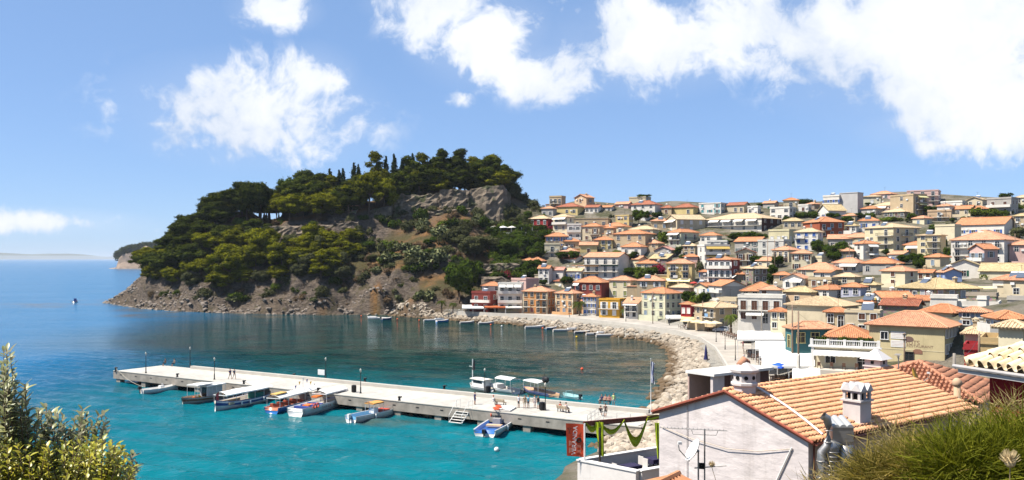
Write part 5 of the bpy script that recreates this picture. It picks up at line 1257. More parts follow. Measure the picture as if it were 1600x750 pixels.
# ------------------------------------------------------------------ castle walls on the headland
def fbm1(a, b): return float(fbm(np.array([a]), np.array([b]), 6, 3)[0])
def castle():
 sm_, t, b = newmat('castle_masonry')
 geo = t.node('ShaderNodeNewGeometry'); pos = geo.outputs['Position']
 n1 = t.noise(pos, .35, 6, .68); n2 = t.noise(pos, 1.6, 5, .65)
 c = t.mix(t.mapr(n1, .35, .65), (.08, .062, .045), (.22, .17, .12)); c = t.mix(t.mapr(n2, .5, .7, 0, .7), c, (.07, .055, .04)); c = t.mix(t.mapr(t.noise(pos, .16, 4, .6), .56, .66), c, (.05, .055, .02))
 t.put(b.inputs['Base Color'], c); b.inputs['Roughness'].default_value = .95
 bp = t.node('ShaderNodeBump'); bp.inputs['Strength'].default_value = 1.0; bp.inputs['Distance'].default_value = .6; t.put(bp.inputs['Height'], n2); t.put(b.inputs['Normal'], bp.outputs[0])
 def wall_run(pts, thick, label, name='castle_wall', batter=.12):
  mb = MB(); r = random.Random(int(pts[0][0]))
  fine = []
  for a, b in zip(pts[:-1], pts[1:]):
   n = max(2, int(abs(b[0] - a[0]) / 5))
   for i in range(n): fine.append([a[k] + (b[k] - a[k]) * i / n for k in range(4)])
  fine.append(list(pts[-1]))
  rows = 11; vs = []
  for (px, tp, bt, d) in fine:
   zt = PZ(tp, d); zb = PZ(bt, d) - 3.0; x = PX(px, d)
   for k in range(rows):
    f = k / (rows - 1); z = zb + (zt - zb) * f + (r.uniform(-1.2, .3) if k == rows - 1 else r.uniform(-.4, .4))
    off = (zt - z) * batter + r.uniform(-.5, .5) + .8 * fbm1(px * .11, k * .5)
    vs.append((x + r.uniform(-.15, .15), d - off, z))
   vs.append((x, d + thick, zt - r.uniform(0, .3))); vs.append((x, d + thick, zb))
  m_ = rows + 2; fs = []
  for i in range(len(fine) - 1):
   for k in range(m_ - 1): fs.append((i * m_ + k, (i + 1) * m_ + k, (i + 1) * m_ + k + 1, i * m_ + k + 1))
  fs.append(tuple(range(m_))); fs.append(tuple((len(fine) - 1) * m_ + k for k in reversed(range(m_))))
  mb.add(vs, fs)
  o = mb.build(name, sm_)
  tag(o, label, 'castle wall', 'old castle walls on the headland')
 wall_run([(568, 331, 348, 399), (590, 324, 346, 398), (612, 320, 342, 398)], 2, 'ruined low castle wall at the left of the hilltop fortress')
 wall_run([(612, 312, 333, 402), (628, 303, 331, 402), (660, 304, 330, 402), (688, 301, 328, 402)], 2.5, 'weathered castle curtain wall below the hilltop pines')
 wall_run([(687, 296, 328, 401), (712, 295, 328, 401), (733, 297, 329, 402)], 2.5, 'higher middle block of the castle wall below the hilltop pines')
 wall_run([(731, 296, 334, 404), (741, 293, 334, 404), (760, 289, 338, 402), (786, 289, 338, 404), (798, 302, 338, 412)], 4, 'tall sloping castle bastion at the right of the hilltop', batter=.22)
 wall_run([(668, 327, 336, 397), (700, 327, 338, 396), (735, 324, 340, 396)], 1.2, 'low terrace wall in front of the castle curtain wall')
 wall_run([(340, 354, 372, 398), (400, 353, 374, 394), (460, 352, 374, 392), (520, 350, 370, 390), (560, 345, 366, 389)], 1.0, 'long stone retaining wall under the terrace of leaning pines')
 wall_run([(335, 345, 360, 404), (360, 346, 358, 404), (372, 347, 356, 404)], 1.0, 'short pale stone wall at the left end of the pine terrace')
 wall_run([(752, 432, 446, 338), (785, 432, 446, 338), (800, 440, 448, 338)], 1.0, 'grey garden wall with red openings above the waterfront villa')
 wall_run([(748, 412, 422, 348), (800, 410, 420, 348), (812, 412, 420, 348)], 1.0, 'upper grey garden wall below the terraced trees')
castle()
Hs(540, 556, 560, 322, 330, (.40, .32, .24), 'hip', TERRA2, 1, 1, 0, 'dark', label='small tiled-roof ruin among pines on the headland terrace', d=396, stone=True, name='ruined_house', deep=3)
def promontory():
 d0 = 1900.0; mb = MB(); r = random.Random(3)
 prof = [(168, 419, 419), (178, 417, 418), (182, 398, 399), (190, 390, 391), (205, 386, 387), (225, 383, 384), (245, 380, 381), (262, 379, 380), (290, 376, 377), (330, 374, 376), (400, 380, 381)]
 vs = []; fs = []
 for i, (px, t1, _) in enumerate(prof):
  x = PX(px, d0)
  vs += [(x, d0, -2), (x + r.uniform(-1, 1), d0 + 10, max(1, PZ(t1, d0) * .35)), (x + r.uniform(-1, 1), d0 + 14, max(1.2, PZ(t1, d0) * .75)), (x, d0 + 30, max(1.5, PZ(t1, d0))), (x + 8, d0 + 160, max(1, PZ(t1, d0) * .9)), (x + 12, d0 + 300, -2)]
 for i in range(len(prof) - 1):
  for k in range(5): fs.append((i * 6 + k, (i + 1) * 6 + k, (i + 1) * 6 + k + 1, i * 6 + k + 1))
 mb.add(vs, fs)
 o = mb.build('promontory', mat('pale_cliff_rock', (.30, .22, .16), .95, var=.4, scale=.12, bump=.6)); tag(o, kind='structure')
 cl = []
 for _ in range(420):
  px = r.uniform(182, 330); t1 = np.interp(px, [q[0] for q in prof], [q[1] for q in prof])
  dd = d0 + r.uniform(14, 140); s = r.uniform(4.0, 8.0)
  cl.append((PX(px, dd), dd, PZ(t1, d0) - r.uniform(-2, 14) * (1 if dd < d0 + 40 else .3), s, s, s * .8))
 o = link('far_wood', leaf_mesh('far_wood', cl, 2.0, 1.8, FM['dark'])); tag(o, 'dark wood covering the distant promontory at the left', 'wood', kind='stuff')
promontory()

# ------------------------------------------------------------------ quay: promenade sheet, kerb wall, rocks
CONC = mat('pale_concrete', (0.46, 0.43, 0.38), 0.85, var=0.12, scale=.6, bump=.15)
CONC_D = mat('stained_concrete', (0.30, 0.265, 0.225), 0.9, var=0.35, scale=.8, bump=.4)
PAVE = mat('promenade_paving', (0.40, 0.36, 0.31), 0.85, var=0.28, scale=.22, bump=.1)
OUT = [(704, 486.5), (715, 487.5), (760, 490), (840, 494), (900, 499), (960, 505), (1010, 511), (1060, 519), (1096, 530), (1118, 545), (1128, 560), (1140, 580), (1120, 600), (1085, 630)]
INN = [(706, 484), (760, 486), (840, 488), (900, 491), (980, 494), (1060, 496), (1110, 504), (1170, 516), (1235, 540), (1300, 570), (1330, 610), (1300, 640)]
def promenade():
 zt = 2.75
 out = [GR(a, b, zt) for a, b in OUT]; inn = [GR(a, b, zt) for a, b in INN]
 mb = MB(); vs = out + inn[::-1]; n = len(vs)
 mb.add(vs + [v - Vector((0, 0, 1.4)) for v in vs], [tuple(range(n))[::-1]] + [(i, (i + 1) % n, n + (i + 1) % n, n + i) for i in range(n)])
 me = mb.mesh('promenade', PAVE)
 bm = bmesh.new(); bm.from_mesh(me); bmesh.ops.recalc_face_normals(bm, faces=bm.faces); bmesh.ops.triangulate(bm, faces=[f for f in bm.faces if len(f.verts) > 4]); bm.to_mesh(me); bm.free()
 tag(link('promenade', me), kind='structure')
 for i, (rng_, lab) in enumerate([((1, 6), 'long low white sea wall along the far quay'), ((6, 10), 'low curved sea wall above the rocks in the middle of the quay'), ((10, 12), 'short low white sea wall beside the seafront road')]):
  pts = out[rng_[0]:rng_[1] + 1]; w = MB()
  for a, b in zip(pts[:-1], pts[1:]):
   t = (b - a).normalized(); nn = Vector((t.y, -t.x, 0)) * .18
   lo, hi = Vector((0, 0, -1.2)), Vector((0, 0, .42))
   w.add([a - nn + lo, b - nn + lo, b + nn + lo, a + nn + lo, a - nn + hi, b - nn + hi, b + nn + hi, a + nn + hi], [(4, 5, 6, 7), (0, 4, 7, 3), (1, 2, 6, 5), (0, 1, 5, 4), (3, 7, 6, 2)])
  tag(w.build('sea_wall', CONC), lab, 'wall', 'low sea walls along the quay')
promenade()

def rock_mat():
 m, t, b = newmat('limestone_boulder')
 geo = t.node('ShaderNodeNewGeometry'); pos = geo.outputs['Position']; oi = t.node('ShaderNodeObjectInfo')
 n = t.noise(pos, 1.1, 5, 0.65)
 c = t.mix(t.mapr(n, .3, .7), (0.24, 0.19, 0.135), (0.47, 0.40, 0.315))
 c = t.mix(1.0, c, t_val(t, t.mapr(geo.outputs['Random Per Island'], 0, 1, .72, 1.12)), 'MULTIPLY')
 z = t.node('ShaderNodeSeparateXYZ'); t.put(z.inputs[0], pos)
 wet = t.mapr(t.math('ADD', z.outputs[2], t.math('MULTIPLY', n, .8)), .85, 1.6, 1, 0)
 c = t.mix(1.0, t.mix(wet, c, (0.11, 0.068, 0.03)), (AL,) * 3, 'MULTIPLY')
 t.put(b.inputs['Base Color'], c); b.inputs['Roughness'].default_value = .9
 bp = t.node('ShaderNodeBump'); bp.inputs['Strength'].default_value = .6; bp.inputs['Distance'].default_value = .15
 t.put(bp.inputs['Height'], t.noise(pos, 3.0, 5, .65)); t.put(b.inputs['Normal'], bp.outputs[0])
 return m
ROCKM = rock_mat()
def rock_protos(sub, n, seed):
 r = random.Random(seed); out = []
 for k in range(n):
  bm = bmesh.new(); bmesh.ops.create_icosphere(bm, subdivisions=sub, radius=1)
  sc = Vector((r.uniform(.8, 1.35), r.uniform(.7, 1.1), r.uniform(.5, .85))); off = Vector((r.uniform(0, 50), r.uniform(0, 50), r.uniform(0, 50)))
  cuts = [(Vector((r.gauss(0, 1), r.gauss(0, 1), r.gauss(.3, 1))).normalized(), r.uniform(.55, .85)) for _ in range(9)]
  for v in bm.verts:
   p = v.co.copy()
   for nn, dd in cuts:
    q = p.dot(nn)
    if q > dd: p -= nn * (q - dd) * .92
   p *= 1 + .12 * mnoise.noise(p * 1.7 + off)
   v.co = Vector((p.x * sc.x, p.y * sc.y, p.z * sc.z))
  out.append(bm)
 return out
def riprap():
 r = random.Random(77)
 seg = [GR(a, b) for a, b in SHORE_PX[:18]]
 spots = []
 for a, b in zip(seg[:-1], seg[1:]):
  L = (b - a).length; t = (b - a).normalized(); inl = Vector((t.y, -t.x, 0))
  far = (a.y + b.y) / 2
  dens = 1.05 if far < 180 else .9
  n = int(L * 9.2 * dens)
  for _ in range(n):
   u = r.random(); v = r.uniform(-1.6, 6.0)
   p = a.lerp(b, u) + inl * v
   if 9 < p.x < 24 and 104 < p.y < 121 and v > 7.5: continue
   if 84 < p.y < 96: continue
   z = max(-.35, min(2.15, .1 + v * .32)) + r.uniform(-.15, .25)
   if far > 230 and v > 5: continue
   z = max(z, min(ground_z(p.x, p.y), 5) + .05)
   spots.append((p.x, p.y, z, r.uniform(.55, 1.0) * (1.0 if r.random() < .85 else 1.45)))
 for _ in range(260):
  g_ = ground_hit(r.uniform(942, 1040), r.uniform(645, 712), 60, 140); spots.append((g_.x, g_.y, g_.z + r.uniform(0, .3), r.uniform(.5, 1.0)))
 spots.sort(key=lambda s: -s[3] / s[1])
 pr = rock_protos(2, 8, 5); mes = []
 for bm in pr:
  me = bpy.data.meshes.new('boulder'); bm.to_mesh(me); bm.free(); me.materials.append(ROCKM); mes.append(me)
 for (x, y, z, s) in spots[:300]:
  o = link('boulder', r.choice(mes), None, (x, y, z)); o.rotation_euler = (r.uniform(-.5, .5), r.uniform(-.5, .5), r.uniform(0, 6.28)); o.scale = (s, s, s)
  tag(o, 'rough pale limestone boulder in the breakwater between pier and seafront road', 'boulder', 'boulders of the rock breakwater')
 low = rock_protos(1, 6, 9); V_, F_ = [], []; base = 0
 arrs = [(np.array([v.co[:] for v in bm.verts]), np.array([[v.index for v in f.verts] for f in bm.faces])) for bm in low]
 for bm in low: bm.verts.ensure_lookup_table()
 for (x, y, z, s) in spots[300:]:
  va, fa = r.choice(arrs)
  M = np.array(Matrix.Rotation(r.uniform(0, 6.28), 3, 'Z') @ Matrix.Rotation(r.uniform(-.5, .5), 3, 'X'))
  V_.append(va @ M.T * s + np.array([x, y, z])); F_.append(fa + base); base += len(va)
 V_ = np.concatenate(V_); F_ = np.concatenate(F_)
 me = bpy.data.meshes.new('breakwater_rocks'); me.from_pydata(V_.tolist(), [], F_.tolist()); me.materials.append(ROCKM); me.update()
 tag(link('breakwater_rocks', me), 'mass of smaller pale rocks lining the curved shore', 'rocks', kind='stuff')
 V_, F_ = [], []; base = 0
 seg = [GR(a, b) for a, b in SHORE_PX[17:]]
 for a, b in zip(seg[:-1], seg[1:]):
  L = (b - a).length; t = (b - a).normalized(); inl = Vector((t.y, -t.x, 0))
  for _ in range(int(L * 3.2)):
   v = r.uniform(-1.2, 5.5) ; p = a.lerp(b, r.random()) + inl * v; s = r.uniform(.4, 1.25) * (1.15 - .1 * v)
   va, fa = r.choice(arrs)
   M = np.array(Matrix.Rotation(r.uniform(0, 6.28), 3, 'Z') @ Matrix.Rotation(r.uniform(-.5, .5), 3, 'X'))
   V_.append(va @ M.T * s + np.array([p.x, p.y, max(-.2, ground_z(p.x, p.y)) + .1])); F_.append(fa + base); base += len(va)
 V_ = np.concatenate(V_); F_ = np.concatenate(F_)
 me = bpy.data.meshes.new('headland_rocks'); me.from_pydata(V_.tolist(), [], F_.tolist()); me.materials.append(mat('dark_shore_rock', (.20, .165, .135), .95, var=.45, scale=.5, bump=.8)); me.update()
 tag(link('headland_rocks', me), 'rocks along the waterline of the headland', 'rocks', kind='stuff')
riprap()

# ------------------------------------------------------------------ pier
PZT = 2.0
P0 = GR(177, 580, PZT); P1 = GR(900, 658, PZT)
PE = (P1 - P0).normalized(); PN = Vector((-PE.y, PE.x, 0)); PRZ = math.atan2(PE.y, PE.x)
PL = 101.0; PW = 10.0
def pier():
 o = empty('pier', (P0.x, P0.y, 0), PRZ)
 mb = MB(); mb.b2(0, PL, 0, PW, .72, PZT); mb.build('deck', CONC_D, o)
 sm__ = []
 for k in range(4):
  mb = MB(); mb.b2(.015, 4.985, .015, PW / 2 - .015, 0, .05); sm__.append(mb.mesh('paving_slab', mat('slab_concrete', (.43 + .022 * k, .405 + .02 * k, .36 + .018 * k), .85, var=.2, scale=.9, bump=.15)))
 for i in range(20):
  for j in range(2): link('paving_slab', sm__[random.Random(i * 2 + j).randrange(4)], o, (i * 5.0 + .2, j * PW / 2, PZT + .001))
 mb = MB(); mb.b2(9, PL - 3, PW - .75, PW - .02, PZT + .052, PZT + .55); mb.build('parapet', CONC, o)
 mb = MB(); mb.b2(.0, PL, -.06, .28, PZT + .052, PZT + .15); mb.build('kerb', CONC, o)
 for i in range(15):
  for y in (.6, PW / 2, PW - .8):
   m2 = MB(); m2.b2(1.2 + i * 7 - .55, 1.2 + i * 7 + .55, y - .45, y + .45, -3, .72); m2.build('pile', CONC_D, o)
 for i in range(24):                        # drain slots along the fascia
  m2 = MB(); m2.b2(2 + i * 4.1, 2.5 + i * 4.1, -.03, .0, 1.45, 1.58); m2.build('drain', IRON, o)
 tag(o, 'long pale concrete pier on piles reaching across the bay', 'pier')
 return o
pier()
def on_pier(px, py, z=PZT + .05): return GR(px, py, z)
def lamp_mesh(hh):
 mb = MB(); mb.lathe([(.16, 0), (.16, .12), (.10, .2), (.09, .9), (.06, 1.0), (.05, hh - .5), (.07, hh - .45), (.04, hh - .4)], 8)
 hd = MB(); hd.lathe([(.06, hh - .4), (.15, hh - .1), (.16, hh), (.05, hh + .12), (.02, hh + .2)], 8)
 return mb.mesh('post', IRON, True), hd.mesh('lantern', mat('lantern_glass', (.55, .52, .46), .3, var=.05), True)
def lamp(p, hh, label, group):
 o = empty('street_lamp', p); a, b = LM[hh]; link('post', a, o); link('lantern', b, o); tag(o, label, 'street lamp', group)
LM = {3.5: lamp_mesh(3.5), 4.2: lamp_mesh(4.2)}
for i, (px, py) in enumerate([(228, 583), (297, 573), (335, 593), (509, 593), (563.5, 614.5), (757.5, 614), (852, 641.5)]):
 lamp(on_pier(px, py), 3.5, 'slender black lamp post on the pier, %s from its sea end' % ordinal(i), 'lamp posts on the pier')
for i, (px, py) in enumerate([(1119, 534), (1133, 546), (1149, 563), (1046, 508), (978, 502), (890, 497)]):
 lamp(GR(px, py, 2.75), 4.2, 'black lamp post along the seafront promenade, ' + ['beside the sea wall behind two others', 'middle of three by the road', 'nearest of three by the road', 'left of the taverna parasols', 'before the white balcony house', 'left of the quay palm'][i], 'lamp posts on the promenade')
def bollard_mesh():
 mb = MB(); mb.lathe([(.26, 0), (.2, .12), (.15, .3), (.17, .5), (.24, .58), (.22, .68), (.1, .72)], 10)
 mb.tube([(0, 0, .58), (.42, 0, .66)], [.13, .09], 7); return mb.mesh('mooring_bollard', IRON, True)
BOL = bollard_mesh()
for i, (px, py) in enumerate([(181, 580), (277, 590), (381, 601), (497, 613), (624, 627), (459, 590), (570, 597), (694, 609)]):
 q = link('mooring_bollard', BOL, None, on_pier(px, py), PRZ)
 tag(q, 'black iron mooring bollard on the %s edge of the pier, %s from the sea end' % (('near', ordinal(i)) if i < 5 else ('far', ordinal(i - 5))), 'bollard', 'mooring bollards')
def bin_thing(p, label):
 o = empty('litter_bin', p); mb = MB(); mb.lathe([(.3, 0.05), (.34, .1), (.34, .95), (.3, 1.0)], 12)
 for k in range(12):
  a = k * PI / 6; mb.tube([(.355 * math.cos(a), .355 * math.sin(a), .08), (.355 * math.cos(a), .355 * math.sin(a), .95)], .02, 3)
 mb.build('bin_body', IRON, o); l = MB(); l.lathe([(.36, 1.0), (.36, 1.06), (.12, 1.12)], 12); l.build('lid', IRON, o); tag(o, label, 'bin', 'litter bins on the pier')
bin_thing(on_pier(553, 613), 'dark litter bin beside the fifth lamp post on the pier'); bin_thing(on_pier(763, 614.5), 'dark litter bin on the far side of the pier by a lamp post'); bin_thing(on_pier(847, 641), 'dark litter bin next to the standing group on the pier')
WOODL = mat('pale_bench_wood', (.46, .36, .25), .7, var=.2, scale=4)
def bench(p, rz, label):
 o = empty('bench', p, rz)
 for s in (-.75, .75):
  b = MB(); b.b2(s - .04, s + .04, -.28, .28, .38, .44); b.b2(s - .04, s + .04, -.26, -.18, 0, .38); b.b2(s - .04, s + .04, .2, .28, 0, .38)
  b.tube([(s, .24, .4), (s, .38, .9)], .035, 5); b.build('leg', IRON, o)
 for k in range(4):
  b = MB(); b.b2(-.95, .95, -.26 + k * .14, -.15 + k * .14, .445, .485); b.build('seat_slat', WOODL, o)
 for k in range(3):
  b = MB(); y = .27 + k * .045; b.b2(-.95, .95, y, y + .03, .52 + k * .14, .63 + k * .14); b.build('back_slat', WOODL, o)
 tag(o, label, 'bench', 'benches on the pier'); return o
BRZ = PRZ + PI
bench(on_pier(782, 633), PRZ + PI - .1, 'pale wooden bench with one seated person at its left end on the pier')
bench(on_pier(880, 644), PRZ + PI - .3, 'bench carrying two seated people near the pier lamp')
bench(on_pier(945, 631), PRZ, 'bench on the far side of the pier root with three seated people')
def boarding_steps():
 p = GR(722, 639, PZT); o = empty('boarding_steps', (p.x, p.y, 0), PRZ)
 wm = mat('white_steel', (.72, .70, .66), .45, var=.08)
 for s in (-1.0, 1.0):
  b = MB(); b.tube([(s, .8, PZT + .1), (s, -1.6, .35)], .06, 6); b.tube([(s, 1.0, PZT + .05), (s, 1.0, PZT + 1.1), (s, .2, PZT + 1.1), (s, -1.6, 1.35), (s, -1.6, .4)], .035, 5); b.tube([(s, .1, PZT + .1), (s, .1, PZT + 1.1)], .03, 5); b.build('handrail', wm, o)
 for k in range(6):
  b = MB(); f = k / 5; b.box((0, .4 - 2.0 * f, PZT - .1 - 1.45 * f), (2.0, .28, .05)); b.build('step', wm, o)
 tag(o, 'white steel boarding steps hung on the near edge of the pier', 'steps')
boarding_steps()
def sign_board():
 p = on_pier(502, 590); o = empty('notice_board', p, PRZ)
 b = MB(); b.b2(-.75, .75, -.04, .04, .45, 1.35); b.build('panel', mat('white_board', (.78, .78, .76), .5, var=.04), o)
 for s in (-.65, .65):
  c = MB(); c.tube([(s, .06, 0), (s, .06, 1.3)], .035, 5); c.build('leg', IRON, o)
 tag(o, 'blank white board beside the fourth lamp post on the pier', 'board')
sign_board()
def torus(mb, c, R_, r_, axis='y', seg=16, sg=8, m=0):
 c = Vector(c); vs = []
 for i in range(seg):
  a = 2 * PI * i / seg
  for j in range(sg):
   b = 2 * PI * j / sg; q = R_ + r_ * math.cos(b); z = r_ * math.sin(b)
   v = (q * math.cos(a), z, q * math.sin(a)) if axis == 'y' else (q * math.cos(a), q * math.sin(a), z) if axis == 'z' else (z, q * math.cos(a), q * math.sin(a))
   vs.append(c + Vector(v))
 fs = [(i * sg + j, ((i + 1) % seg) * sg + j, ((i + 1) % seg) * sg + (j + 1) % sg, i * sg + (j + 1) % sg) for i in range(seg) for j in range(sg)]
 mb.add(vs, fs, m)
RUBBER = mat('black_rubber', (.02, .02, .021), .8, var=.2)
tb_ = MB(); torus(tb_, (0, -.13, 0), .33, .15); q = tb_.build('tyre_fender', RUBBER, None, True, loc=(P0 + PE * (P1 - P0).length * .999 + Vector((0, 0, -.75))), rz=PRZ)
tag(q, 'black tyre hung as a fender on the pier side near its root', 'tyre')
def pier_rail():
 wm = mat('grey_steel', (.42, .41, .40), .5, var=.1)
 for lab, a, b in (('grey steel railing along the near edge of the pier root', (922, 655), (985, 660)), ('low grey railing on the ramp beside the pier root', (918, 662), (935, 650))):
  o = empty('railing', (0, 0, 0)); A = on_pier(*a); B = on_pier(*b)
  n = max(2, int((B - A).length / 1.5))
  for i in range(n + 1):
   c = MB(); p = A.lerp(B, i / n); c.tube([p, p + Vector((0, 0, 1.0))], .03, 5); c.build('post', wm, o)
  for z in (.5, 1.0):
   c = MB(); c.tube([A + Vector((0, 0, z)), B + Vector((0, 0, z))], .025, 5); c.build('rail', wm, o)
  tag(o, lab, 'railing')
pier_rail()
def flagpole(px, py, top, lab, flag=True):
 p = on_pier(px, py); k = F / p.y; hh = (py - top) / k
 o = empty('flagpole', p); b = MB(); b.lathe([(.09, 0), (.09, .1), (.055, .2), (.035, hh), (.06, hh + .05), (.01, hh + .1)], 8); b.build('pole', mat('white_pole_paint', (.75, .74, .72), .4, var=.05), o, True)
 b = MB(); b.b2(-.5, .5, -.5, .5, -.3, .35); b.build('plinth', CONC_D, o)
 n = 9; vs = []; fs = []; mi = []
 rows = 24
 for j in range(rows + 1):
  for i in range(n):
   u = i / (n - 1); f = j / rows
   vs.append((.05 + u * .42 * (1 - .25 * math.sin(f * 3)), .12 * math.sin(u * 9 + f * 2) * (.5 + f), hh - .25 - f * 2.7 - u * .25))
 fl = MB()
 for j in range(rows):
  for i in range(n - 1):
   fl.add([vs[j * n + i], vs[j * n + i + 1], vs[(j + 1) * n + i + 1], vs[(j + 1) * n + i]], [(0, 1, 2, 3)], (i + j // 5) % 2)
 fl.build('flag', [mat('flag_blue', (.03, .08, .33), .8, var=.05), mat('flag_white', (.72, .72, .72), .8, var=.05)], o)
 tag(o, lab, 'flagpole')
flagpole(1017, 651, 561, 'white pole with limp blue and white striped flag at the pier root')

# ------------------------------------------------------------------ people (one continuous body each, shared poses)
def person_mesh(pose):
 J = {}
 hip = Vector((0, 0, .92)); chest = Vector((0, 0, 1.30)); neck = Vector((0, 0, 1.47)); head = Vector((0, -.02, 1.62))
 L = {}
 if pose == 'sit':
  hip = Vector((0, .05, .52)); chest = Vector((0, .1, .90)); neck = Vector((0, .08, 1.07)); head = Vector((0, .05, 1.22))
 leg = {'stand': [((.1, 0, .88), (.11, -.01, .48), (.12, .02, .08), (.13, -.14, .04)), ((-.1, 0, .88), (-.11, -.01, .48), (-.12, .02, .08), (-.13, -.14, .04))],
  'walk': [((.1, 0, .88), (.11, -.17, .50), (.11, -.20, .09), (.12, -.36, .05)), ((-.1, 0, .88), (-.1, .10, .48), (-.1, .36, .14), (-.1, .26, .04))],
  'sit': [((.1, .03, .50), (.12, -.42, .52), (.13, -.45, .09), (.14, -.60, .04)), ((-.1, .03, .50), (-.12, -.42, .52), (-.13, -.40, .09), (-.14, -.55, .04))],
  'lean': [((.1, 0, .88), (.12, -.04, .48), (.14, .0, .08), (.16, -.15, .04)), ((-.1, 0, .88), (-.08, -.08, .5), (-.06, .05, .08), (-.06, -.10, .04))]}[pose]
 z0 = chest.z + .10; y0 = chest.y
 arm = {'stand': [((.2, y0, z0), (.25, .03, z0 - .30), (.24, -.05, z0 - .55)), ((-.2, y0, z0), (-.25, .03, z0 - .30), (-.24, -.05, z0 - .55))],
  'walk': [((.2, y0, z0), (.24, .12, z0 - .28), (.24, .05, z0 - .53)), ((-.2, y0, z0), (-.24, -.10, z0 - .28), (-.22, -.28, z0 - .45))],
  'sit': [((.2, y0, z0), (.25, .0, z0 - .27), (.15, -.22, z0 - .36)), ((-.2, y0, z0), (-.25, .0, z0 - .27), (-.15, -.22, z0 - .36))],
  'lean': [((.2, y0, z0), (.3, -.02, z0 - .28), (.18, -.22, z0 - .2)), ((-.2, y0, z0), (-.26, .03, z0 - .29), (-.24, -.06, z0 - .54))]}[pose]
 mb = MB()
 mb.tube([hip + Vector((0, 0, -.09)), hip, hip.lerp(chest, .5), chest, chest + Vector((0, 0, .12)), neck], [.13, .155, .135, .165, .13, .055], 10)
 for s in (-1, 1): mb.tube([chest + Vector((0, 0, .08)), chest + Vector((s * .19, 0, .10))], [.1, .065], 8)
 mb.tube([neck - Vector((0, 0, .05)), head - Vector((0, -.01, .05))], .05, 8)
 mb.ball(head, .1, 12, 8, sc=(.86, 1.0, 1.22)); mb.ball(head + Vector((0, -.1, -.02)), .025, 6, 4)
 for s in (-1, 1): mb.ball(head + Vector((s * .088, .0, -.01)), .022, 6, 4)
 mb.ball(head + Vector((0, .025, .045)), .105, 10, 6, sc=(.92, 1.02, 1.0))
 for a, b, c, d in leg:
  mb.tube([a, Vector(a).lerp(Vector(b), .5), b, Vector(b).lerp(Vector(c), .4), c], [.088, .08, .058, .055, .038], 8); mb.tube([Vector(c) + Vector((0, .05, -.03)), d], [.045, .035], 7)
 tips = []
 for a, b, c in arm:
  a, b, c = Vector(a), Vector(b), Vector(c)
  mb.tube([a, b, c], [.055, .042, .03], 7)
  dr = (c - b).normalized(); sd = dr.cross(Vector((0, 1, 0.3))).normalized()
  mb.tube([c, c + dr * .08], [.03, .034], 6)
  for k, q in enumerate((-.026, -.009, .009, .026)): mb.tube([c + dr * .07 + sd * q, c + dr * .12 + sd * q * 1.2, c + dr * (.15 + .012 * (k in (1, 2))) + sd * q * 1.1 + Vector((0, -.012, 0))], [.0105, .0095, .007], 5)
  mb.tube([c + dr * .02 + sd * .028, c + dr * .07 + sd * .055], [.011, .008], 5)
 me = mb.mesh('body', FRAME_W)
 o = bpy.data.objects.new('tmp', me); COL.objects.link(o)
 m = o.modifiers.new('r', 'REMESH'); m.mode = 'VOXEL'; m.voxel_size = .017; m.use_smooth_shade = True
 dg = bpy.context.evaluated_depsgraph_get(); ev = o.evaluated_get(dg)
 out = bpy.data.meshes.new_from_object(ev); bpy.data.objects.remove(o)
 out.name = 'body'; out.materials.clear()
 for k in range(4): out.materials.append(FRAME_W)
 n = len(out.polygons); cen = np.empty(n * 3, np.float32); out.polygons.foreach_get('center', cen); cen = cen.reshape(-1, 3)
 mi = np.zeros(n, np.int32)                                       # 0 skin 1 shirt 2 trousers 3 hair
 up = cen[:, 2]
 tors = (up > hip.z - .02) & (up < neck.z - .04) & (np.abs(cen[:, 0]) < .32)
 armlow = (np.abs(cen[:, 0]) > .185) & (up < z0 - .2)
 mi[tors & ~armlow] = 1
 if pose == 'sit': mi[(up <= hip.z - .02) & (up > .40) & ~((np.abs(cen[:, 0]) > .2))] = 2; mi[(up < hip.z + .12) & (up > .40) & (cen[:, 1] < -.06) & (np.abs(cen[:, 0]) < .2)] = 2
 else: mi[(up <= hip.z - .02) & (up > .50) & (np.abs(cen[:, 0]) < .19)] = 2
 hd = (up > head.z + .0) & ((cen[:, 1] > head.y - .02) | (up > head.z + .075))
 mi[hd] = 3
 mi[up < .07] = 3
 out.polygons.foreach_set('material_index', mi); out.polygons.foreach_set('use_smooth', [True] * n); out.update()
 return out
PM = {k: person_mesh(k) for k in ('stand', 'walk', 'sit', 'lean')}
SKIN = mat('skin', (.42, .22, .14), .6, var=.05)
def person(p, rz, pose, shirt, trouser, label, hair=(.03, .02, .015), s=1.0):
 me = PM[pose]
 o = link('person', me, None, p, rz); o.scale = (s, s, s)
 for k, c in enumerate((None, shirt, trouser, hair)):
  o.material_slots[k].link = 'OBJECT'; o.material_slots[k].material = SKIN if c is None else mat('cloth', c, .85, var=.1)
 tag(o, label, 'person', 'people on the pier and quay')
WS, BK, NV, RD, LB = (.72, .70, .68), (.03, .03, .035), (.03, .04, .12), (.45, .05, .04), (.16, .45, .60)
seat = Vector((0, 0, -.02))
person(on_pier(359.5, 592.5), PRZ + 1.4, 'walk', NV, (.25, .22, .2), 'person in navy top walking beside another along the pier')
person(on_pier(366, 592.5), PRZ + 1.4, 'walk', (.10, .12, .16), (.4, .36, .3), 'person in dark grey top walking at the right of a couple on the pier')
person(on_pier(258, 571.5), PRZ, 'sit', BK, BK, 'person in black sitting at the sea end of the pier')
person(on_pier(272, 572), PRZ, 'sit', (.2, .18, .16), BK, 'person in grey sitting right of another at the sea end of the pier')
person(on_pier(742, 632), PRZ + 2.6, 'stand', NV, NV, 'person in dark blue standing alone beside the boarding steps')
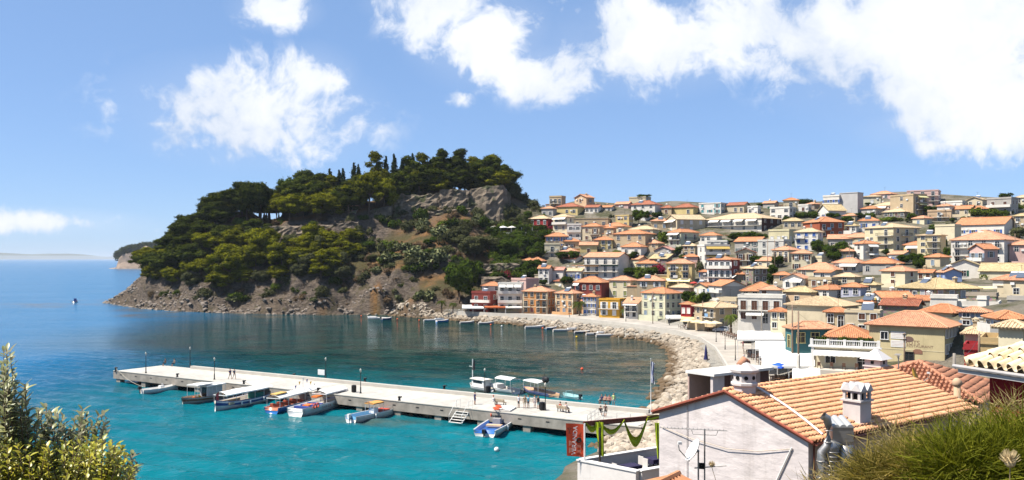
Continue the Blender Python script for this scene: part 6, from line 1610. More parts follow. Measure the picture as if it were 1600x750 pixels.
person(on_pier(771.5, 632.5), PRZ + PI - .1, 'sit', WS, WS, 'person in white sitting at the left end of the pale bench', hair=(.4, .05, .03))
person(on_pier(810.5, 637), PRZ - .3, 'stand', (.55, .58, .62), BK, 'person in pale grey shirt and black shorts, leftmost of the standing group')
person(on_pier(820, 638), PRZ + .4, 'stand', (.22, .16, .10), (.4, .33, .22), 'person in long brown dress in the standing group on the pier')
person(on_pier(825.5, 637.5), PRZ - .2, 'stand', LB, (.10, .10, .12), 'person in light blue shirt in the standing group on the pier')
person(on_pier(835.5, 637.5), PRZ + .8, 'lean', (.6, .52, .5), (.6, .5, .5), 'person in pale dress in the standing group on the pier')
person(on_pier(841, 638.5), PRZ + 1.2, 'stand', BK, (.16, .42, .45), 'person in black top and teal skirt, rightmost of the standing group')
person(on_pier(876, 643.5), PRZ + PI - .3, 'sit', RD, (.3, .1, .08), 'person in red sitting on the left of the bench by the pier lamp')
person(on_pier(885, 644.5), PRZ + PI - .3, 'sit', (.62, .55, .56), BK, 'person in pale top sitting on the right of the bench by the pier lamp')
person(on_pier(940, 631), PRZ, 'sit', NV, BK, 'person in navy sitting left of three on the far bench')
person(on_pier(946, 631.5), PRZ, 'sit', (.5, .28, .22), BK, 'person in salmon top sitting in the middle of the far bench')
person(on_pier(952, 632), PRZ, 'sit', (.42, .18, .16), BK, 'person in rust top sitting right of three on the far bench')
person(on_pier(959, 634), PRZ + .5, 'stand', (.55, .68, .28), WS, 'person in lime top and white trousers standing by the far bench')
person(on_pier(939, 650), PRZ + PI, 'sit', BK, BK, 'person in black sitting on the pier ramp by the railing')
person(on_pier(946, 652), PRZ + PI, 'lean', (.12, .08, .07), BK, 'person in dark brown standing at the pier ramp railing')
person(GR(1162.5, 566, 2.75), .4, 'walk', WS, (.2, .25, .4), 'person in white top walking on the seafront road')
person(GR(1190, 569, 2.75), 2.0, 'stand', BK, NV, 'waiter in black standing by the white canopies')
person(GR(1161, 545, 2.75), 1.0, 'stand', (.5, .15, .2), BK, 'person in red top at the edge of the canopies')

# ------------------------------------------------------------------ boats
GEL = mat('white_gelcoat', (.76, .75, .73), .25, var=.04, spec=.5)
def hull(mb, L, B, fb, sheer=.35, double=False, m_out=0, m_in=1, m_str=2, draft=.35, transom=.82):
 n = 15
 def hb(f):
  if double: return B / 2 * max(.03, (1 - abs(2 * f - 1) ** 2.6)) ** .75
  return B / 2 * (transom + (1 - transom) * math.sin(min(f, .45) / .45 * PI / 2)) * (max(.02, 1 - max(0, (f - .45) / .55) ** 2.2))
 def gz(f): return fb + sheer * (max(0, f - .35) / .65) ** 2 + (sheer * .6 * max(0, (.3 - f) / .3) ** 2 if double else 0)
 rings = []
 for i in range(n):
  f = i / (n - 1); x = -L / 2 + L * f; w = hb(f); g = gz(f); rake = .35 * (f - .75) / .25 if f > .75 else 0
  kz = -draft * (1 if f < .8 else 1 - (f - .8) / .2 * .9)
  r_ = [(x - rake * .8, 0, kz), (x - rake * .5, w * .72, kz * .25), (x - rake * .2, w * .93, g * .45), (x - .02, w * .98, g * .78), (x, w, g), (x - .01, w * .90, g), (x - .02, max(.01, w * .86), max(.12, g - .42)), (x - .02, 0, max(.12, g - .42))]
  rings.append(r_)
 m_ = len(rings[0]); vs = []
 for s in (1, -1):
  o = len(vs)
  for r_ in rings: vs += [(p[0], p[1] * s, p[2]) for p in r_]
 fsets = []
 for s in (0, 1):
  o = s * n * m_
  for i in range(n - 1):
   for k in range(m_ - 1):
    q = (o + i * m_ + k, o + (i + 1) * m_ + k, o + (i + 1) * m_ + k + 1, o + i * m_ + k + 1)
    fsets.append((q if s else q[::-1], m_str if k == 2 else m_in if k >= 5 else m_out))
 for i in (0, n - 1):
  a = [i * m_ + k for k in range(5)]; b = [n * m_ + i * m_ + k for k in range(4, -1, -1)]
  fsets.append((tuple(a + b) if i == 0 else tuple(reversed(a + b)), m_out))
  a = [i * m_ + k for k in range(4, 8)]; b = [n * m_ + i * m_ + k for k in range(7, 3, -1)]
  fsets.append((tuple(a + b), m_in))
 o = len(mb.v); mb.v += vs
 for q, mm in fsets: mb.f.append(tuple(i + o for i in q)); mb.m.append(mm)
 return hb, gz
def outboard(parent, L, z=.55, col=DARK):
 b = MB(); b.box((-L / 2 - .28, 0, z + .42), (.5, .36, .5)); b.box((-L / 2 - .24, 0, z - .1), (.16, .14, .8)); b.box((-L / 2 - .32, 0, z - .55), (.4, .06, .12))
 b.build('outboard_motor', mat('engine_cowl', col, .35, var=.1), parent)
def canopy(parent, x0, x1, w, z, col, crown=.12, posts=True, zb=.5, name='canopy'):
 b = MB(); n = 6; mm = 5; vs = []
 for i in range(n + 1):
  for j in range(mm + 1):
   u = x0 + (x1 - x0) * i / n; v = -w / 2 + w * j / mm
   vs.append((u, v, z + crown * (1 - (2 * j / mm - 1) ** 2) - .03 * math.sin(i * PI / 1.5)))
 fs = [(i * (mm + 1) + j, (i + 1) * (mm + 1) + j, (i + 1) * (mm + 1) + j + 1, i * (mm + 1) + j + 1) for i in range(n) for j in range(mm)]
 b.add(vs, fs); b.add([(v[0], v[1], v[2] - .05) for v in vs], [f[::-1] for f in fs])
 for s in (-1, 1): b.add([(x0, s * w / 2, z), (x1, s * w / 2, z), (x1, s * w / 2, z - .16), (x0, s * w / 2, z - .16)], [(0, 1, 2, 3)])
 for xx in (x0, x1): b.add([(xx, -w / 2, z), (xx, w / 2, z), (xx, w / 2, z - .14), (xx, -w / 2, z - .14)], [(0, 1, 2, 3)])
 o = b.build(name, mat('canopy_cloth', col, .8, var=.05), parent, True)
 if posts:
  k = max(2, int((x1 - x0) / 2.0) + 1)
  for i in range(k):
   for s in (-1, 1):
    c = MB(); xx = x0 + .1 + (x1 - x0 - .2) * i / (k - 1); c.tube([(xx, s * (w / 2 - .06), zb), (xx, s * (w / 2 - .06), z)], .03, 5); c.build('canopy_post', GEL, o)
 return o
def fenders(parent, L, hb, gz, fs, side=-1):
 for f in fs:
  c = MB(); x = -L / 2 + L * f; y = side * (hb(f) + .12); z = gz(f) - .35
  c.lathe([(.03, -.38), (.12, -.3), (.12, .22), (.03, .3)], 8, c=(x, y, z)); c.build('fender', GEL, parent, True)
def lifebuoy(parent, p, axis='y'):
 c = MB(); torus(c, p, .30, .085, axis, 14, 6); c.build('lifebuoy', mat('lifebuoy_orange', (.75, .10, .03), .6, var=.08), parent, True)
def boat(a, b, label, B, fb, colours, double=False, cat='boat', name='motor_boat', group=None, **kw):
 A = GR(*a); Bp = GR(*b); L = (Bp - A).length; mid = (A + Bp) / 2
 o = empty(name, (mid.x, mid.y, 0.0), math.atan2(Bp.y - A.y, Bp.x - A.x))
 mb = MB(); hb, gz = hull(mb, L, B, fb, double=double, **kw)
 mb.build('hull', [mat('hull_paint', c, .3, var=.06, spec=.5) for c in colours], o, True)
 for s in (-1, 1):
  g = MB(); g.tube([(-L / 2 + L * i / 14, s * hb(i / 14), gz(i / 14)) for i in range(15)], .045, 5); g.build('gunwale', mat('hull_paint', colours[2] if colours[2] != colours[0] else WHT, .3, var=.06, spec=.5), o)
 tag(o, label, cat, group)
 return o, L, hb, gz
W_, TQ, NB = (.76, .75, .73), (.05, .28, .30), (.03, .06, .26)
gp = 'boats moored at the pier'
o, L, hb, gz = boat((221, 615), (279, 608), 'small open white motorboat with dark outboard, leftmost boat at the pier', 1.9, .62, [W_, (.62, .6, .56), W_], group=gp)
outboard(o, L); c = MB(); c.box((.2, 0, .72), (.7, .7, .55)); c.build('console', GEL, o); c = MB(); c.tube([(.4, -.3, 1.0), (.3, 0, 1.35), (.4, .3, 1.0)], .03, 5); c.build('windscreen_frame', GEL, o); c = MB(); c.b2(-1.6, -1.2, -.7, .7, .3, .5); c.build('thwart', GEL, o)
o, L, hb, gz = boat((378, 615), (284, 633), 'old wooden fishing boat with grey cabin and two flat white roofs', 3.2, .75, [(.42, .40, .36), (.30, .20, .12), (.22, .09, .05)], double=True, group=gp, name='fishing_boat')
c = MB(); c.b2(-1.0, 1.8, -.95, .95, .5, 2.3); cab = c.build('cabin', mat('cabin_paint', (.46, .46, .45), .7, var=.15, scale=2), o)
c = MB(); c.b2(-.6, .2, -.98, -.955, 1.3, 1.95); c.build('cabin_window', GLASS, cab); c = MB(); c.b2(1.805, 1.83, -.5, .4, .7, 2.1); c.build('cabin_door', GLASS, cab)
canopy(o, -1.4, 2.6, 2.7, 2.45, (.74, .72, .68), .05, True, .6); canopy(o, 1.2, 4.3, 2.3, 2.75, (.72, .70, .66), .05, True, .6, 'roof')
for k, (x, y, z, s, cc) in enumerate([(3.0, .1, .75, .35, (.6, .35, .03)), (3.6, -.3, .7, .3, (.55, .12, .04)), (2.6, -.5, .7, .32, (.10, .09, .09)), (4.1, .2, .72, .26, (.6, .2, .05))]):
 c = MB(); c.ball((x, y, z), s, 8, 5, sc=(1.2, 1, .7)); c.build('net_heap', mat('fishing_net', cc, .9, var=.3, scale=8, bump=.5), o, True)
o, L, hb, gz = boat((336, 641), (441, 619), 'white tour boat with navy stripe and long white canopy', 3.6, .95, [W_, (.52, .44, .36), NB], double=True, group=gp, name='tour_boat', sheer=.75)
canopy(o, -L / 2 + 1.0, L / 2 - 3.6, 2.6, 2.1, (.80, .79, .76), .42, True, .9)
fenders(o, L, hb, gz, (.25, .36, .56, .74)); c = MB(); c.b2(-L / 2 + 1.6, -1.2, -1.3, -.9, .6, .95); c.build('bench_seat', WOODL, o); c = MB(); c.b2(-L / 2 + 1.6, -1.2, .9, 1.3, .6, .95); c.build('bench_seat', WOODL, o)
c = MB(); c.b2(.5, 2.2, -.9, .9, .55, 1.5); c.build('engine_box', mat('green_cover', (.02, .20, .17), .8), o); c = MB(); c.add([(-L / 2 + .5, -.2, 1.3), (-L / 2 + .55, -.2, 2.6), (-L / 2 - .1, -.25, 2.3), (-L / 2 + .1, -.2, 1.2)], [(0, 1, 2, 3), (3, 2, 1, 0)]); c.build('flag', mat('red_flag', (.5, .06, .07), .8), o)
o, L, hb, gz = boat((424, 646), (512, 622), 'blue-hulled excursion boat under a white canopy, half hidden by its white neighbour', 3.0, .85, [(.02, .13, .38), (.45, .16, .09), (.02, .13, .38)], group=gp, name='excursion_boat')
canopy(o, -L / 2 + .4, L / 2 - 3.6, 2.3, 2.15, (.80, .78, .73), .4, True, .8); c = MB(); c.box((-L / 2 + 1.8, 0, 2.62), (2.6, 1.1, .12)); c.build('raft', mat('ochre_raft', (.62, .40, .12), .7), o)
for k in range(4): c = MB(); c.b2(-L / 2 + 1.2 + k * 1.6, -L / 2 + 1.6 + k * 1.6, -1.1, 1.1, .75, 1.15); c.build('bench_seat', mat('red_seat', (.42, .09, .04), .6), o)
mp = MB(); mp.tube([(.5, 0, .7), (.5, 0, 4.2)], .05, 6); mp.build('mast', GEL, o)
for k in range(7):
 c = MB(); x = -2.6 + k * 1.0; zt = 4.1 - abs(x - .5) * .45; c.add([(x, 0, zt), (x + .5, .02, zt), (x + .25, .05, zt - .55)], [(0, 1, 2), (2, 1, 0)]); c.build('pennant', mat('pennant_cloth', [(.7, .7, .7), (.05, .1, .4), (.7, .5, .05)][k % 3], .8), o)
o, L, hb, gz = boat((461, 651), (540, 629), 'white excursion boat with red lettering, lifebuoys and a white forward canopy', 3.3, 1.15, [W_, (.60, .58, .55), (.60, .62, .60)], group=gp, name='excursion_boat', sheer=.5)
SUPER = (o, L, hb, gz)
canopy(o, -.6, L / 2 - 1.3, 2.5, 2.4, (.80, .78, .75), .4, True, 1.1); lifebuoy(o, (-L / 2 + 2.2, -1.75, 1.25)); lifebuoy(o, (-L / 2 + 2.9, -1.75, 1.25)); fenders(o, L, hb, gz, (.82,))
for (x, y) in ((-.8, .2), (-3.2, .1)): c = MB(); c.box((x, y, 2.0 if x > -1 else 1.1), (1.5, 1.0, .22)); c.build('orange_box', mat('orange_plastic', (.72, .18, .03), .5), o)
for k in range(3): c = MB(); c.b2(-L / 2 + 1.4 + k * 1.6, -L / 2 + 1.9 + k * 1.6, -1.2, 1.2, .8, 1.2); c.build('bench_seat', mat('navy_seat', NB, .6), o)
rl = MB(); rl.tube([(L / 2 - 3 + i * .29, -hb((L - 3 + i * .29) / L) * .95, gz((L - 3 + i * .29) / L) + .55) for i in range(11)], .025, 5); rl.tube([(-L / 2 + 1, -1.55, 1.75), (1, -1.6, 1.75), (L / 2 - 3, -hb((L - 3) / L) * .95, gz((L - 3) / L) + .55)], .03, 5); rl.build('handrail', mat('navy_rail', NB, .4), o)
o, L, hb, gz = boat((548, 660), (636, 641), 'white speedboat with long red cushions and orange sun roof', 2.6, .85, [W_, (.10, .26, .45), (.66, .65, .62)], group=gp, name='speedboat')
c = MB(); c.b2(-.4, 3.2, -.75, .75, .62, .95); c.build('cushion', mat('red_cushion', (.48, .07, .05), .7), o); canopy(o, -2.2, -.1, 1.7, 2.1, (.62, .30, .08), .1, True, .8, 'sun_roof'); c = MB(); c.box((-1.3, 0, 1.0), (.9, .9, .7)); c.build('console', GEL, o); fenders(o, L, hb, gz, (.3, .8)); outboard(o, L, .5, WHT)
rl = MB(); rl.tube([(-.5 + i * .42, -hb((L / 2 - .5 + i * .42) / L) * .95, gz((L / 2 - .5 + i * .42) / L) + .5) for i in range(11)], .025, 5); rl.tube([(-.5 + i * .42, hb((L / 2 - .5 + i * .42) / L) * .95, gz((L / 2 - .5 + i * .42) / L) + .5) for i in range(11)], .025, 5); rl.build('handrail', GEL, o)
c = MB(); c.tube([(-2.6, -.6, .7), (-2.9, -.6, 2.5)], .03, 5); c.build('flagstaff', mat('navy_rail', NB, .4), o)
o, L, hb, gz = boat((757, 684), (803, 655), 'white motorboat with blue deck and orange lifebuoys on its canopy, moored alone', 3.5, .95, [W_, (.03, .14, .46), W_], group=gp, name='motor_boat')
canopy(o, .6, 3.6, 2.4, 2.25, (.78, .76, .72), .1, True, .9)
for k in range(4): lifebuoy(o, (-.1 + k * .55, .4 + .35 * (k % 2), 2.45 + .05 * k), 'z')
lifebuoy(o, (.4, 1.25, 1.6), 'y'); c = MB(); c.box((-.9, .1, 1.05), (.9, 1.0, .75)); con = c.build('console', mat('grey_console', (.35, .33, .33), .5), o); c = MB(); c.box((-.55, .1, 1.55), (.06, .9, .35)); c.build('windscreen', GLASS, con)
c = MB(); c.b2(-3.2, -2.4, -1.1, .9, .75, .95); c.build('seat', mat('peach_seat', (.62, .42, .26), .7), o); fenders(o, L, hb, gz, (.3, .6, .75, .92)); outboard(o, L, .4)
gp2 = 'boats on the far side of the pier'
o, L, hb, gz = boat((765, 611.5), (735, 606), 'white cabin boat with mast behind the pier, left of the sixth lamp', 2.6, .8, [W_, (.5, .45, .38), W_], group=gp2, name='cabin_boat')
c = MB(); c.b2(-2, 1.2, -.8, .8, .5, 2.2); cb_ = c.build('cabin', GEL, o); c = MB(); c.b2(-1.6, .8, -.83, -.805, 1.5, 2.0); c.build('cabin_window', GLASS, cb_); c = MB(); c.b2(-1.6, .8, .805, .83, 1.5, 2.0); c.build('cabin_window', GLASS, cb_); canopy(o, -2.4, 1.5, 2.0, 2.35, (.76, .72, .62), .08, False); c = MB(); c.tube([(2.0, 0, .7), (2.0, 0, 6.2)], .09, 6); c.tube([(2.0, 0, 4.6), (2.9, 0, 4.6)], .05, 5); c.build('mast', GEL, o); c = MB(); c.tube([(1.7, 0, 4.0), (1.6, 0, 6.0)], [.3, .12], 6); c.build('furled_sail', mat('dark_sailcloth', (.03, .03, .035), .8), o)
o, L, hb, gz = boat((806, 615), (772, 609.5), 'open boat with tilted white awning behind the pier', 2.6, .8, [W_, (.55, .5, .44), W_], group=gp2)
canopy(o, -2.6, 1.2, 2.3, 2.9, (.80, .79, .75), .3, True, .7); c = MB(); c.b2(1.0, 2.6, -.8, .8, .6, 1.5); c.build('cuddy', GEL, o)
o, L, hb, gz = boat((866, 622), (818, 611.5), 'wooden day boat with pale canopy and black raised engine behind the pier', 2.8, .8, [(.45, .35, .25), (.45, .28, .16), NB], group=gp2)
canopy(o, -1.5, 2.8, 2.3, 2.7, (.76, .75, .72), .1, True, .7); c = MB(); c.ball((-1.9, 0, 3.3), .75, 9, 6, sc=(1.1, .7, .9)); c.tube([(-1.9, 0, .8), (-1.9, 0, 3.2)], .08, 6); c.tube([(-1.9, 0, 3.6), (-3.4, .2, 3.9)], .06, 5); c.tube([(-1.9, 0, 3.6), (-1.7, .1, 4.6)], .04, 5); c.build('raised_engine', mat('engine_cowl', DARK, .35, var=.1), o)
o, L, hb, gz = boat((905, 625), (880, 620.5), 'small pale turquoise boat with windscreen and dark outboard behind the pier', 1.9, .6, [W_, (.25, .45, .46), (.3, .5, .5)], group=gp2)
outboard(o, L, .5); c = MB(); c.tube([(.3, -.7, .6), (.5, -.65, 1.5), (.5, .65, 1.5), (.3, .7, .6)], .04, 5); c.build('windscreen_frame', mat('pale_turquoise', (.3, .5, .5), .4), o)
for q in bpy.data.objects:
 if q.get('group') == gp2: q.scale = (1, 1, .8)
for i, (a, b) in enumerate([((277, 590), (279, 609)), ((381, 601), (372, 616)), ((381, 601), (438, 620)), ((497, 613), (508, 623)), ((497, 613), (537, 630)), ((624, 627), (632, 642)), ((181, 580), (224, 613))]):
 A = on_pier(*a) + Vector((0, 0, .5)); B = GR(b[0], b[1], 0.0) + Vector((0, 0, .9)); c = MB(); c.tube([A.lerp(B, k / 8) - Vector((0, 0, .5 * math.sin(PI * k / 8))) for k in range(9)], .03, 4)
 tag(c.build('mooring_rope', mat('pale_rope', (.45, .40, .32), .9)), 'mooring rope from the pier to the %s' % ['small leftmost motorboat', 'old fishing boat', 'white tour boat', 'blue excursion boat', 'white lettered excursion boat', 'white speedboat', 'stern of the leftmost motorboat'][i], 'rope', 'mooring ropes')
gp3 = 'small boats along the rocky shore'
SB = [((606, 497), (574, 495), W_, 'white motorboat farthest left at the end of the rocks'), ((596, 498), (612, 495.5), NB, 'little dark boat beside the leftmost white motorboat'), ((662, 500), (694, 498.5), W_, 'white cuddy boat left of the small blue dinghy'), ((682, 501.5), (701, 498), (.03, .17, .5), 'small bright blue dinghy by the rocks'),
 ((718, 504), (741, 501), (.35, .34, .34), 'grey inflatable dinghy by the rocks, left of another'), ((747, 505), (772, 503.5), (.42, .41, .40), 'pale grey inflatable dinghy under the waterfront taverna'), ((820, 511), (851, 507), W_, 'white motorboat below the orange house'), ((852, 513), (870, 509), (.05, .2, .42), 'small blue boat with white bow by the rocks'),
 ((864, 516), (906, 512), W_, 'long white boat lying against the rocks below the peach house'), ((897, 519), (925, 516), (.2, .22, .28), 'dark grey boat between two white ones'), ((915, 522), (948, 517), W_, 'white boat left of the big inflatable'), ((931, 524), (976, 519), (.70, .69, .66), 'big pale inflatable boat, rightmost along the rocks')]
for i, (a, b, cl_, lab) in enumerate(SB):
 a, b = (a[0], a[1] + 1.8), (b[0], a[1] + 1.0)
 o, L, hb, gz = boat(a, b, lab, 2.0, .62, [cl_, (.5, .46, .42), cl_], group=gp3, name='dinghy' if L < 6 else 'motor_boat')
 o.scale = (1, 1, .95); c = MB(); c.b2(-.3, .1, -.75, .75, .35, .55); c.build('thwart', GEL, o)
 if i in (0, 2, 8, 10): c = MB(); c.b2(.4, L / 2 - .9, -.6, .6, .45, 1.05); c.build('cuddy', GEL, o)
 if i != 3: outboard(o, L, .4)
o, L, hb, gz = boat((114, 473), (121, 472), 'tiny boat with a figure out on the open sea', 1.8, .6, [W_, (.3, .3, .3), NB]); c = MB(); c.b2(-.6, .6, -.5, .5, .5, 2.0); c.build('cabin', mat('navy_rail', NB, .4), o)
bm_ = MB(); bm_.ball((0, 0, .12), .3, 10, 7); BUOY = {}
for i, (px, py, cc, nm) in enumerate([(564.6, 494, (.75, .12, .03), 'orange'), (621, 499, (.75, .12, .03), 'orange'), (655, 501, (.7, .1, .03), 'orange'), (684, 502.5, (.75, .74, .72), 'white'), (724.5, 505.5, (.75, .5, .03), 'yellow'), (767, 508, (.75, .12, .03), 'orange'), (784, 510, (.76, .75, .74), 'white'), (848, 513.5, (.75, .12, .03), 'orange'), (901, 527, (.75, .55, .03), 'yellow'), (909.5, 577.5, (.75, .08, .02), 'red'), (776, 704, (.76, .75, .72), 'white')]):
 if nm not in BUOY: BUOY[nm] = bm_.mesh('buoy', mat('buoy_' + nm, cc, .5, var=.05), True)
 q = link('buoy', BUOY[nm], None, GR(px, py)); tag(q, '%s round mooring buoy floating %s' % (nm, ['under the cliff', 'left of the rock tip', 'by the rock tip', 'beside the blue dinghy', 'below the grey dinghy', 'below the taverna', 'right of the taverna dinghies', 'below the orange house', 'below the moored white boats', 'in the middle of the bay', 'in front of the pier'][i]), 'buoy', 'mooring buoys')

# ------------------------------------------------------------------ lettering
def text_mesh(body, size, depth=.004):
 cu = bpy.data.curves.new('t', 'FONT'); cu.body = body; cu.size = size; cu.align_x = 'CENTER'; cu.align_y = 'CENTER'; cu.extrude = depth
 o = bpy.data.objects.new('t', cu); COL.objects.link(o)
 dg = bpy.context.evaluated_depsgraph_get(); me = bpy.data.meshes.new_from_object(o.evaluated_get(dg)); bpy.data.objects.remove(o)
 return me
def lettering(body, size, m, parent, loc, rot, sx=1.0):
 me = text_mesh(body, size); me.materials.clear(); me.materials.append(m)
 o = link('lettering', me, parent, loc); o.rotation_euler = rot; o.scale = (sx, 1, 1); return o
o, L, hb, gz = SUPER
word = 'SUPER FREE'
for i, ch in enumerate(word):
 if ch == ' ': continue
 f = .34 + .037 * i; x = -L / 2 + L * f; y = -hb(f) * .985 - .02
 f2 = f + .03; ang = math.atan2(-(hb(f2) - hb(f)), L * .03)
 lettering(ch, .55, paint((.38, .10, .08)), o, (x, y - .015, gz(f) * .60), (R(78), 0, -ang))
# ------------------------------------------------------------------ foreground roofs with real tiles
def tile_mat(name, c0, c1, c2):
 m, t, b = newmat(name)
 geo = t.node('ShaderNodeNewGeometry'); oi = t.node('ShaderNodeObjectInfo'); pos = geo.outputs['Position']
 rnd = t.math('FRACT', t.math('ADD', geo.outputs['Random Per Island'], oi.outputs['Random']))
 c = t.mix(rnd, c0, c1)
 n = t.noise(pos, 2.2, 6, .65); n2 = t.noise(pos, 14, 4, .6)
 c = t.mix(t.mapr(n, .48, .72, 0, .7), c, c2)
 c = t.mix(t.mapr(n2, .45, .7, 0, .35), c, tuple(q * .55 for q in c0))
 t.put(b.inputs['Base Color'], c); b.inputs['Roughness'].default_value = .85; b.inputs['Specular IOR Level'].default_value = .2
 bp = t.node('ShaderNodeBump'); bp.inputs['Strength'].default_value = .3; bp.inputs['Distance'].default_value = .02
 t.put(bp.inputs['Height'], t.noise(pos, 30, 4, .6)); t.put(b.inputs['Normal'], bp.outputs[0])
 return m
TILE_O = tile_mat('orange_clay_tile', (.60, .28, .14), (.74, .42, .24), (.54, .30, .18))
TILE_D = tile_mat('weathered_clay_tile', (.34, .145, .085), (.46, .22, .135), (.25, .16, .11))
TILE_C = tile_mat('cream_clay_tile', (.64, .50, .30), (.74, .64, .46), (.50, .38, .24))
def barrel(w, l, rise=.62, seg=6, thick=.03):
 prof = []
 for i in range(seg + 1):
  a = PI * i / seg; prof.append((-w * .5 + w * .62 * (1 - math.cos(a)) / 2, math.sin(a) * w * rise))
 for i in range(1, 4):
  a = PI * i / 3; prof.append((-w * .5 + w * .62 + w * .40 * (1 - math.cos(a)) / 2, -math.sin(a) * w * .10))
 vs = []; n = len(prof)
 for y, dz in ((0, .085), (l, -.005)):
  for (x, z) in prof: vs.append((x, y, z + dz))
 for (x, z) in prof: vs.append((x, 0, z + .085 - thick))
 fs = [(i, i + 1, n + i + 1, n + i) for i in range(n - 1)] + [(2 * n + i, 2 * n + i + 1, i + 1, i) for i in range(n - 1)]
 return vs, fs
def tile_field(parent, P0_, ux, vs, L, vt, a0, a1, pu, pv, m, nobj, seed=1, rough=.0):
 r = random.Random(seed)
 nrm = ux.cross(vs).normalized()
 bv, bf = barrel(pu, pv * 1.16)
 me = bpy.data.meshes.new('tile'); me.from_pydata(bv, [], bf); me.materials.append(m); me.polygons.foreach_set('use_smooth', [True] * len(bf)); me.update()
 B = Matrix((ux, vs, nrm)).transposed()
 spots = []
 for j in range(int(vt / pv)):
  v = j * pv
  for i in range(int(L / pu)):
   u = (i + .5) * pu; vm = v + pv * .5
   if a0 > 0 and u < a0 * vm / vt: continue
   if a1 > 0 and u > L - a1 * vm / vt: continue
   spots.append((P0_ + ux * (u + r.uniform(-.006, .006)) + vs * (v - .04 + r.uniform(-.012, .012) - rough * r.random()) + nrm * (.012 + r.uniform(0, .008 + rough * .2)), r.uniform(-.02 - rough * .3, .02 + rough * .3)))
 M0 = parent.matrix_world if False else Matrix.Translation(parent.location) @ parent.rotation_euler.to_matrix().to_4x4()
 spots.sort(key=lambda s: ((M0 @ s[0]) - cam.location).length)
 for p, tw in spots[:nobj]:
  o = link('tile', me, parent, p); o.rotation_euler = (B @ Matrix.Rotation(tw, 3, 'Z')).to_euler()
 rest = spots[nobj:]
 if rest:
  va = np.array(bv); fa = np.array(bf); V_ = []; F_ = []
  for k, (p, tw) in enumerate(rest):
   M = np.array(B @ Matrix.Rotation(tw, 3, 'Z')); V_.append(va @ M.T + np.array(p)); F_.append(fa + k * len(va))
  me2 = bpy.data.meshes.new('tile_courses'); me2.from_pydata(np.concatenate(V_).tolist(), [], np.concatenate(F_).tolist()); me2.materials.append(m)
  me2.polygons.foreach_set('use_smooth', [True] * len(me2.polygons)); me2.update()
  tag(link('tile_courses', me2, parent), kind='stuff')
def ridge_caps(parent, a, b, m, r_=.13, step=.36):
 a, b = Vector(a), Vector(b); n = max(1, int((b - a).length / step)); t = (b - a).normalized()
 for i in range(n):
  p = a.lerp(b, i / n); q = a.lerp(b, (i + 1.15) / n)
  c = MB(); c.tube([p + Vector((0, 0, .02)), q], [r_, r_ * .86], 8); c.build('ridge_tile', m, parent, True)

